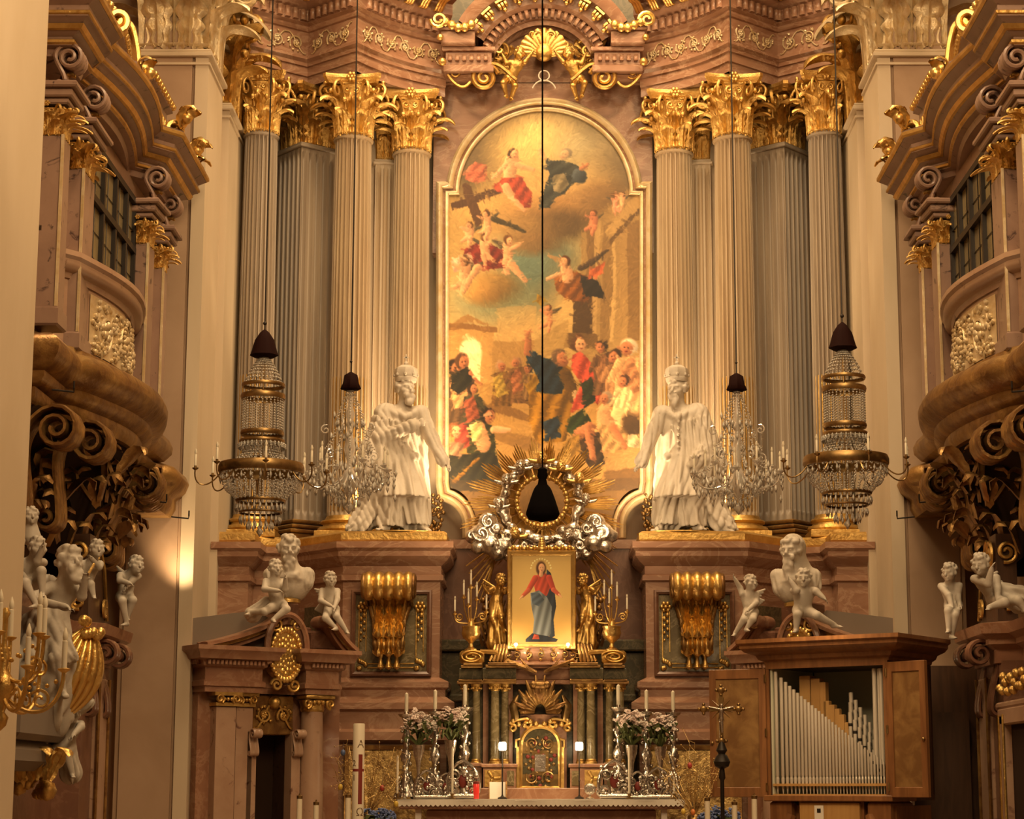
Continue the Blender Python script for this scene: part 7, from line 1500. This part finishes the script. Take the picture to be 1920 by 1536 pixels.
# ---------- small chest organ on the right ----------
RZ = -math.radians(35); ORX, ORY = 2.84, 21.0
t = thing('chest_organ', 'small walnut chest organ with open doors and silver pipes, lower right', 'organ', (ORX, ORY, .45), RZ)
zb, zt = 1.09, 2.36; W_ = 1.36; hwid = W_ / 2
b = MB(); b.box2(hwid - .05, hwid, 0, 1.0, zb, zt); b.box2(-hwid, -hwid + .04, 0, 1.0, zb, zt); b.box2(-hwid, hwid, .96, 1.0, zb, zt); b.box2(-hwid, hwid, 0, 1.0, zt, zt + .06); b.box2(-hwid, hwid, 0, 1.0, zb - .05, zb); obj('case', b, M['dkwood'], t)
b = MB(); b.box2(-hwid + .04, -hwid + .06, .01, .9, zb, zt); b.box2(-hwid + .06, hwid - .05, .93, .955, zb, zt); obj('painted_lining', b, M['paint'], t)
b = MB(); b.box2(-hwid, -hwid + .03, -.01, .02, zb, zt); b.box2(hwid - .05, hwid, -.012, .02, zb, zt); b.box2(-hwid, hwid, -.015, .02, zt - .005, zt + .06); obj('front_frame', b, M['wood'], t)
CP_ = [(-hwid, 1.0), (-hwid, 0), (hwid, 0), (hwid, 1.0)]
b = MB(); b.mould(CP_, [(-.1, zt + .04), (.01, zt + .04), (.02, zt + .07), (.06, zt + .09), (.08, zt + .13), (.16, zt + .16), (.2, zt + .2), (.2, zt + .23), (.23, zt + .25), (.23, zt + .29), (-.1, zt + .30)]); b.box2(-hwid, hwid, 0, 1.0, zt + .2, zt + .3); obj('cornice', b, M['wood'], t, smooth=30)
b = MB(); b.box2(-hwid - .03, hwid + .03, -.05, .5, zb - .06, zb + .0, .008); obj('ledge', b, M['wood'], t)
b = MB()
for s in (-1, 1): b.box2(s * hwid * .98, s * hwid * .62, .0, .5, 0, zb - .06, .02); b.tube([(s * .43, .02, .9), (s * .50, -.02, .7), (s * .40, .0, .5)], [.05, .06, .04], 6)
b.box2(-.36, .36, .04, .5, 0, zb - .06); b.box2(-hwid, hwid, .1, .9, .02, zb - .1); obj('stand', b, M['wood'], t)
b = MB(); b.box2(-.33, .33, .0, .06, .1, zb - .07, .01); obj('music_board', b, M['oak'], t)
b = MB(); b.box2(-.16, -.06, -.012, -.004, zb - .26, zb - .10); s_ = obj('paper_sign', b, M['paper'], t); obj('printed_mark', MB().box2(-.13, -.09, -.016, -.012, zb - .17, zb - .13), M['iron'], s_)
b = MB(); b.box2(-hwid + .05, hwid - .05, -.0, .12, zb + .09, zb + .115); b.box2(-hwid + .05, hwid - .05, .0, .12, zb + .0, zb + .012); obj('rack_board', b, M['oak'], t)
n = 33; x0, x1 = -hwid + .085, hwid - .06
for i in range(n):
    u = i / (n - 1); x = x0 + (x1 - x0) * (u ** .86); top = zt - .03 - (zt - .03 - (zb + .30)) * (u ** .78); r = .0195 - .0105 * u
    b = MB(); b.lathe([(.004, zb + .005), (r * .8, zb + .10), (r, zb + .15), (r, zb + .17), (r * .86, zb + .172), (r * .86, zb + .19), (r, zb + .195), (r, top)], (x, .04, 0), 12); obj('pipe', b, M['pipe'], t)
for i in range(5): b = MB(); b.lathe([(.02, zb + .3), (.0215, zb + .4), (.0215, zt - .03)], (hwid - .20 + i * .036, .10 + .03 * (i % 2), 0), 12); obj('tall_pipe', b, M['pipe'], t)
for i, (x, w, h) in enumerate(((-.36, .12, 1.2), (-.24, .10, 1.17), (-.16, .07, 1.13), (-.12, .06, .94), (-.06, .06, .9), (.0, .05, .86), (.05, .05, .8), (.10, .04, .72), (.14, .04, .66))): obj('wooden_pipe', MB().box2(x - w / 2, x + w / 2, .22, .22 + w, zb + .2, zb + h, .006), M['oak'], t)
k_ = 0
for row in range(3):
    for i in range(8):
        x = .12 + i * .05 + row * .018; top = zb + 1.02 - .075 * i - .10 * row; r = .020 - .001 * i
        b = MB(); b.lathe([(r * .9, zb + .2), (r, top - .12), (r, top - .10)], (x, .30 - row * .05, 0), 10); p = obj('stopped_pipe', b, M['pipe'], t)
        b = MB(); b.lathe([(r * 1.12, top - .10), (r * 1.14, top)], (x, .30 - row * .05, 0), 10); obj('cap', b, M['pipe'], p); b = MB(); b.lathe([(r * 1.06, top - .14), (r * 1.18, top - .125), (r * 1.06, top - .11)], (x, .30 - row * .05, 0), 10); obj('collar', b, M['iron'], p)
def door(hx, ang, sgn, w=.56):
    R = rot(0, 0, ang, (hx, -.02, 0)); z0, z1 = zb - .02, zt + (.0 if sgn < 0 else .02)
    e = (lambda a, c: (a * sgn, c * sgn))
    b = MB(); b.M = R
    for a, c, zz0, zz1 in ((0, .07, z0, z1), (w - .07, w, z0, z1), (.07, w - .07, z0, z0 + .1), (.07, w - .07, z1 - .1, z1)): b.box2(a * sgn, c * sgn, -.02, .02, zz0, zz1, .005)
    d = obj('door', b, M['wood'], t); b = MB(); b.M = R; b.box2(.06 * sgn, (w - .06) * sgn, -.008, .008, z0 + .09, z1 - .09); obj('door_panel', b, M['burl'], d)
    for z in (z0 + .1, (z0 + z1) / 2, z1 - .1): b = MB(); b.M = R; b.tube([(0, -.022, z - .04), (0, -.022, z + .04)], .012, 6); obj('hinge', b, M['brass'], d)
    b = MB(); b.M = R; b.ball(((w - .03) * sgn, -.03, (z0 + z1) / 2 - .1), .018); obj('knob', b, M['brass'], d)
door(-hwid, math.radians(12), -1, .60); door(hwid, math.radians(-14), 1, .48)
light('organ_fill_light', 'AREA', (ORX - .1, ORY - .45, 3.6), 16, (ORX, ORY, 1.9), .4)  # added fill above the organ to lift the pipes, no real lamp
# dark wooden panelling behind it
b = MB(); b.box2(3.95, 5.4, 22.4, 22.6, .45, 2.9); b.box2(3.9, 4.5, 22.2, 22.4, .45, 2.4); tag(obj('choir_screen', b, M['dkwood']), 'dark wooden partition against the wall right of the organ', 'partition')
# ---------- processional cross ----------
Yc = 18.6; kc = tt(1330, Yc) / F; t = thing('processional_cross', 'ornate metal processional cross on a tall pole, in front of the organ', 'cross', (PX(1352, 1330, Yc), Yc, 0)); zc = PZ(1330, Yc)
b = MB(); b.lathe([(.14, 0), (.14, .03), (.03, .06), (.018, .1), (.018, zc - .62), (.03, zc - .6), (.022, zc - .52), (.06, zc - .50), (.075, zc - .46), (.05, zc - .41), (.03, zc - .39), (.05, zc - .36), (.03, zc - .31), (.02, zc - .28)], (0, 0, 0), 14); obj('pole', b, M['iron'], t)
b = MB(); b.box((0, 0, zc - .06), (.036, .02, .44)); b.box((0, 0, zc), (.30, .02, .036))
for dx, dz in ((-.155, 0), (.155, 0), (0, .165), (0, -.28)):
    b.ball((dx, -.005, zc + dz), .034, 8, 5, (1, .5, 1))
    for q in range(4): b.ball((dx + .04 * cos(q * PI / 2), -.005, zc + dz + .04 * sin(q * PI / 2)), .016, 6, 4)
obj('cross_arms', b, M['brass'], t, smooth=60)
b = MB()
for q in range(12):
    a = q * PI / 6 + .26; b.tube([(0, .005, zc), (.11 * cos(a), .008, zc + .11 * sin(a))], [.01, .003], 4)
obj('rays', b, M['brass'], t)
P = [cap((0, -.03, zc - .01), (0, -.025, zc - .09), .020, .016, .01), cap((0, -.025, zc - .09), (.004, -.03, zc - .20), .017, .010, .01), ell((0, -.035, zc + .03), (.014, .016, .018), .008)] + [cap((s * .015, -.03, zc), (s * .11, -.02, zc + .02), .008, .006, .006) for s in (-1, 1)]
obj('corpus', body(P, .005), M['silver'], t, smooth=180)
# ---------- paschal candle, altar-step candlesticks, eggs and hydrangeas in the foreground ----------
Yp = 19.6; kp = tt(1440, Yp) / F; t = thing('paschal_candle', 'thick tall white Easter candle with red cross and letters, left of the altar', 'candle', (PX(672, 1440, Yp), Yp, .45)); zt_ = PZ(1357, Yp) - .45; r = 11 * kp
b = MB(); b.lathe([(r, .62), (r, zt_ - .01), (r * .9, zt_), (r * .3, zt_ - .005)], (0, 0, 0), 24); obj('candle', b, M['wax'], t)
b = MB(); b.lathe([(.2, 0), (.2, .03), (.05, .08), (.03, .2), (.05, .4), (.03, .55), (.09, .6), (.09, .63)], (0, 0, 0), 20); obj('stand', b, M['brass'], t)
def onc(x, y): a = -PI / 2 + np.clip((np.asarray(x, float) - 672) * kp / r, -1.4, 1.4); return a, np.array([PZ(v, Yp) - .45 for v in np.atleast_1d(y)])
b = MB(); zA, zB = PZ(1415, Yp) - .45, PZ(1508, Yp) - .45
for (xa, xb, z0, z1) in ((673, 680, zB, zA), (661.5, 682.5, PZ(1447, Yp) - .45, PZ(1442, Yp) - .45)):
    a0, a1 = math.asin(np.clip((xa - 672) / 11, -1, 1)), math.asin(np.clip((xb - 672) / 11, -1, 1)); A_ = np.linspace(a0, a1, 10) - PI / 2
    b.grid(np.stack([np.stack([1.02 * r * np.cos(A_), 1.02 * r * np.sin(A_), np.full(10, z)], -1) for z in (z0, z1)], 1))
obj('red_cross', b, M['redpaint'], t, smooth=180)
for ch, x, y, sz in (('A', 677, 1402, 15), ('2', 665, 1437, 12), ('1', 665, 1464, 12), ('\u03a9', 677, 1530, 15)):
    cu = bpy.data.curves.new('letter', 'FONT'); cu.body = ch; cu.size = sz * kp * 1.35; cu.extrude = .001; cu.align_x = 'CENTER'
    tmp = bpy.data.objects.new('letter', cu); COL.objects.link(tmp); me = bpy.data.meshes.new_from_object(tmp.evaluated_get(bpy.context.evaluated_depsgraph_get())); bpy.data.objects.remove(tmp)
    V = np.array([v.co for v in me.vertices]); a = math.asin(np.clip((x - 672) / 11, -.9, .9)) - PI / 2
    o = obj('letter', me, M['letters'], t)
    for v in me.vertices:  # wrapped round the candle
        aa = a + v.co.x / r; zz = v.co.y; rr_ = r * 1.02 + v.co.z; v.co = (rr_ * cos(aa), rr_ * sin(aa), PZ(y, Yp) - .45 + zz)
for x, y, Y_, nm in ((562, 1490, 18.2, 'leftmost of the white candles at the bottom edge'), (593, 1502, 18.6, 'second white candle from the left at the bottom edge'), (653, 1488, 18.0, 'white candle just left of the thick Easter candle'), (1326, 1494, 18.2, 'white candle at the bottom edge left of the processional pole'), (1377, 1502, 18.6, 'white candle at the bottom edge right of the processional pole'), (1414, 1490, 18.0, 'rightmost white candle at the bottom edge, under the organ')):
    t = thing('standing_candlestick', nm + ', in a tall holder', 'candlestick', (PX(x, y, Y_), Y_, 0)); z1 = PZ(y, Y_)
    b = MB(); b.lathe([(.14, 0), (.14, .03), (.04, .08), (.025, .2), (.04, .5), (.025, .7), (.06, .86), (.06, .9)], (0, 0, 0), 16); obj('stand', b, M['brass'], t)
    b = MB(); b.lathe([(.024, .88), (.024, z1 - .03)], (0, 0, 0), 14); obj('candle', b, M['wax'], t); b = MB(); b.lathe([(.026, z1 - .035), (.026, z1 - .01), (.008, z1 - .005), (.006, z1 + .01)], (0, 0, 0), 14); obj('cap', b, M['brass'], t)
def hydrangea(x, y, Y_, label, seed):
    rs = np.random.RandomState(seed); X_, zc = PX(x, y, Y_), PZ(y, Y_); t = thing('hydrangea_pot', label, 'flowers', (X_, Y_, 0)); 
    b = MB(); b.lathe([(.16, 0), (.16, .04), (.05, .1), (.05, zc - .4), (.12, zc - .36), (.15, zc - .16), (.13, zc - .16)], (0, 0, 0), 18); obj('pot_stand', b, M['brass'], t)
    fl, lf = MB(), MB()
    for k in range(6):
        c = np.array((rs.uniform(-.15, .15), rs.uniform(-.1, .1), zc - .04 + rs.uniform(-.04, .03)))
        for q in range(70):
            v = rs.normal(size=3); v /= np.linalg.norm(v); fl.M = rot(rs.uniform(-1, 1), rs.uniform(-1, 1), 0, c + v * .075); fl.ball((0, 0, 0), .014, 5, 3, (1.3, 1.3, .5))
    for k in range(16): lf.M = rot(rs.uniform(.4, 1.2), 0, k * .4, (0, 0, zc - .16)); lf.grid(leafgrid(.2, .05, .3, 2, 7, 5))
    obj('blossoms', fl, M['blue'], t, smooth=0, kind='stuff'); obj('leaves', lf, M['leaf'], t, smooth=60, kind='stuff')
hydrangea(706, 1526, 20.2, 'blue hydrangeas at the bottom edge right of the thick Easter candle', 1); hydrangea(1352, 1524, 19.6, 'blue hydrangeas at the bottom edge behind the processional pole', 2)
def eggbush(x, y0, y1, w, Y_, label, eggs, seed, nm):
    rs = np.random.RandomState(seed); X_ = PX(x, y1, Y_); kx = tt(y1, Y_) / F; zb_ = PZ(1530, Y_); t = thing('easter_branches', label, 'branches', (X_, Y_, .45)); zr = zb_ - .45
    b = MB(); b.lathe([(.1, 0), (.1, .02), (.04, .06), (.04, zr - .3), (.09, zr - .2), (.07, zr + .0), (.05, zr + .02)], (0, 0, 0), 16); obj('vase', b, M['brass'], t)
    b = MB()
    for k in range(34):
        tx = rs.uniform(-w, w) * kx; ty = PZ(rs.uniform(y0, y1), Y_) - .45; m = bez((0, 0, zr - .05), (tx * .2, rs.uniform(-.1, .1), zr + .15), (tx * .8, rs.uniform(-.1, .1), ty - .2), (tx, rs.uniform(-.12, .12), ty), 8); b.tube(m, np.linspace(.006, .002, 8), 4)
        for q in range(5): i = rs.randint(3, 8); e = m[i] + rs.normal(size=3) * .06; b.tube([m[i], e], [.003, .001], 3); b.ball(e, .008, 4, 3)
    obj('twigs', b, M['mosaic'], t, smooth=60)
    for i, (ex, ey, c, cn) in enumerate(eggs):
        e = MB(); e.ball((0, 0, 0), .024, 10, 8, (1, 1, 1.35)); et = tag(obj('easter_egg', e, M[c], smooth=180, loc=(PX(ex, ey, Y_), Y_ - .1, PZ(ey, Y_))), '%s Easter egg hanging on the %s branches, %s' % (cn[0], nm, cn[1]), 'egg')
        s_ = MB(); s_.tube([(0, 0, .03), (0, .03, .10)], .002, 4); obj('thread', s_, M['iron'], et)
eggbush(690, 1392, 1470, 70, 21.4, 'bare Easter branches behind the thick Easter candle', ((645, 1412, 'egg_b', ('blue', 'highest on the left')), (640, 1476, 'egg_y', ('yellow', 'low at the far left')), (744, 1508, 'egg_y', ('yellow', 'beside the altar cloth corner')), (718, 1478, 'egg_r', ('red', 'in the middle'))), 1, 'left')
eggbush(1300, 1390, 1470, 55, 21.4, 'bare Easter branches right of the altar, behind the processional pole', ((1280, 1522, 'egg_y', ('yellow', 'low beside the orange one')), (1298, 1523, 'egg_o', ('orange', 'right of the yellow one')), (1292, 1436, 'egg_r', ('red', 'highest'))), 2, 'right')
# ---------- gilded cartouche with two cherubs in the arch over the painting ----------
Ya = 28.1; ka = tt(120, Ya) / F
t = thing('gilded_cartouche', 'gilded shell with two cherubs and big side scrolls in the arch above the altar painting', 'ornament', PP(1020, 150, Ya), kind='thing')
L2 = lambda x, y, d=0: ((x - 1020) * ka, -d, (150 - y) * ka)
b = MB()
for k in range(13):
    a = PI * (k + .5) / 13; R_ = 52 * ka * (1 - .12 * abs(cos(a)) ** 2)
    b.tube([L2(1020, 108, .06), (cos(a) * R_ * .6, -.16, L2(0, 108)[2] + sin(a) * R_ * .6), (cos(a) * R_, -.10, L2(0, 108)[2] + sin(a) * R_)], [.014, .045, .05], 6)
for s in (-1, 1): b.tube(to3(spiral((s * 14 * ka, L2(0, 70)[2]), .012, .075, 0, 1.6, s, 24), -.16), .022, 6)
b.ball(L2(1020, 100, .1), .14, 12, 8, (1, .7, 1)); obj('shell', b, M['gold2'], t, smooth=60)
for s in (-1, 1):
    b = MB(); c = L2(1020 + s * 110, 160, .06)
    b.tube(to3(spiral((c[0], c[2]), .02, .20, PI * .5, 2.2, s, 50), -.30), .034, 6); b.tube(to3(bez((c[0], c[2] + .2), (c[0] - s * .2, c[2] + .28), (c[0] - s * .3, c[2] + .1), (c[0] - s * .45, c[2] - .02), 14), -.28), .03, 6)
    b.tube(to3(bez((c[0] + s * .2, c[2] - .05), (c[0] + s * .3, c[2] - .2), (c[0] + s * .42, c[2] - .1), (c[0] + s * .52, c[2] + .06), 14), -.28), .024, 6); b.tube(to3(spiral((c[0] + s * .42, c[2] + .08), .01, .09, 0, 1.4, -s, 22), -.28), .02, 6)
    obj('side_scroll', b, M['gold2'], t, smooth=60)
    b = MB(); rs = np.random.RandomState(9)
    for k in range(16): b.M = rot(rs.uniform(-.5, .2), rs.uniform(-1.2, 1.2), 0, L2(1020 + s * rs.uniform(62, 98), rs.uniform(80, 145), .02)); b.grid(leafgrid(.22, .05, .4, 3, 9, 5))
    b.M = None; b.tube(to3(spiral((s * 82 * ka, L2(0, 95)[2]), .02, .16, 0, 1.4, s, 24), -.1), .022, 6); obj('foliage', b, M['gold2'], t, smooth=60)
b = MB(); b.tube([(x, -.04, z) for x, z in spiral((0, .05), .075, .075, 0, 1, 1, 20)], .010, 5); b.tube([(x, -.04, z) for x, z in spiral((0, -.19), .17, .17, .3, .40, 1, 20)], .010, 5); obj('white_fillet', b, M['stucco'], t)
for s, nm in ((-1, 'left'), (1, 'right')):
    S = (lambda x: x) if s < 0 else (lambda x: 2040 - x); A_, B_ = ('L', 'R') if s < 0 else ('R', 'L')
    J = dict(r=13, head=(S(974), 106, -.12), chest=(S(968), 126, -.06), pelvis=(S(956), 148, 0)); J.update({'elbow' + A_: (S(950), 124, -.12), 'hand' + A_: (S(944), 112, -.15), 'elbow' + B_: (S(984), 122, -.12), 'hand' + B_: (S(996), 108, -.15), 'knee' + A_: (S(944), 162, -.15), 'foot' + A_: (S(950), 182, -.05), 'knee' + B_: (S(966), 166, -.12), 'foot' + B_: (S(958), 186, -.02)})
    putto('gilded_cherub', 'gilded cherub on the %s of the shell in the arch above the altar painting' % nm, J, Ya - .12, 'gold2', yaw=-s * .4, wings=[(S(936), 104, .06), (S(940), 120, .06)], h=.011)
# ---------- groups of repeats ----------
G = {'fluted_column': 'fluted round columns of the apse', 'fluted_pier': 'dark fluted corner piers', 'fluted_pilaster': 'pale fluted pilasters behind the columns', 'pilaster': 'cream pier pilasters', 'silver_candlestick': 'silver candlesticks on the altar', 'flower_bouquet': 'flower bouquets on the altar', 'silver_reliquary': 'silver reliquaries on the altar', 'slim_candle': 'slim candles on the altar', 'standing_candlestick': 'tall candlesticks along the bottom edge', 'easter_egg': 'Easter eggs on the branches', 'altar_lamp': 'lit lamps on the altar', 'picture_lamp': 'tiny picture lamps', 'candelabrum_urn': 'candelabrum urns', 'tall_crystal_chandelier': 'crystal chandeliers', 'small_crystal_chandelier': 'crystal chandeliers', 'standing_statue': 'crowned statues', 'cherub_statue': 'grey cherubs on the side altars', 'cherub_bust': 'grey cherubs on the side altars', 'gilded_console': 'gilded consoles on the pedestals', 'gilded_angel': 'gilded angels beside the small picture', 'gilded_cherub': 'gilded cherubs in the arch', 'hydrangea_pot': 'blue hydrangeas', 'easter_branches': 'Easter branches', 'seated_cherub': 'white cherubs on the side portals', 'seated_angel': 'white cherubs on the side portals', 'oratory_balcony': 'oratory balconies', 'side_portal': 'side portals', 'side_altar': 'side altars', 'gilded_carving': 'gilded carvings beside the picture', 'wall_ornament': 'openwork wall ornaments', 'bearded_bust': 'portal busts', 'hooded_bust': 'portal busts'}
for o in list(bpy.data.objects):
    k = o.name.split('.')[0]
    if o.parent is None and k in G and 'category' in o: o['group'] = G[k]
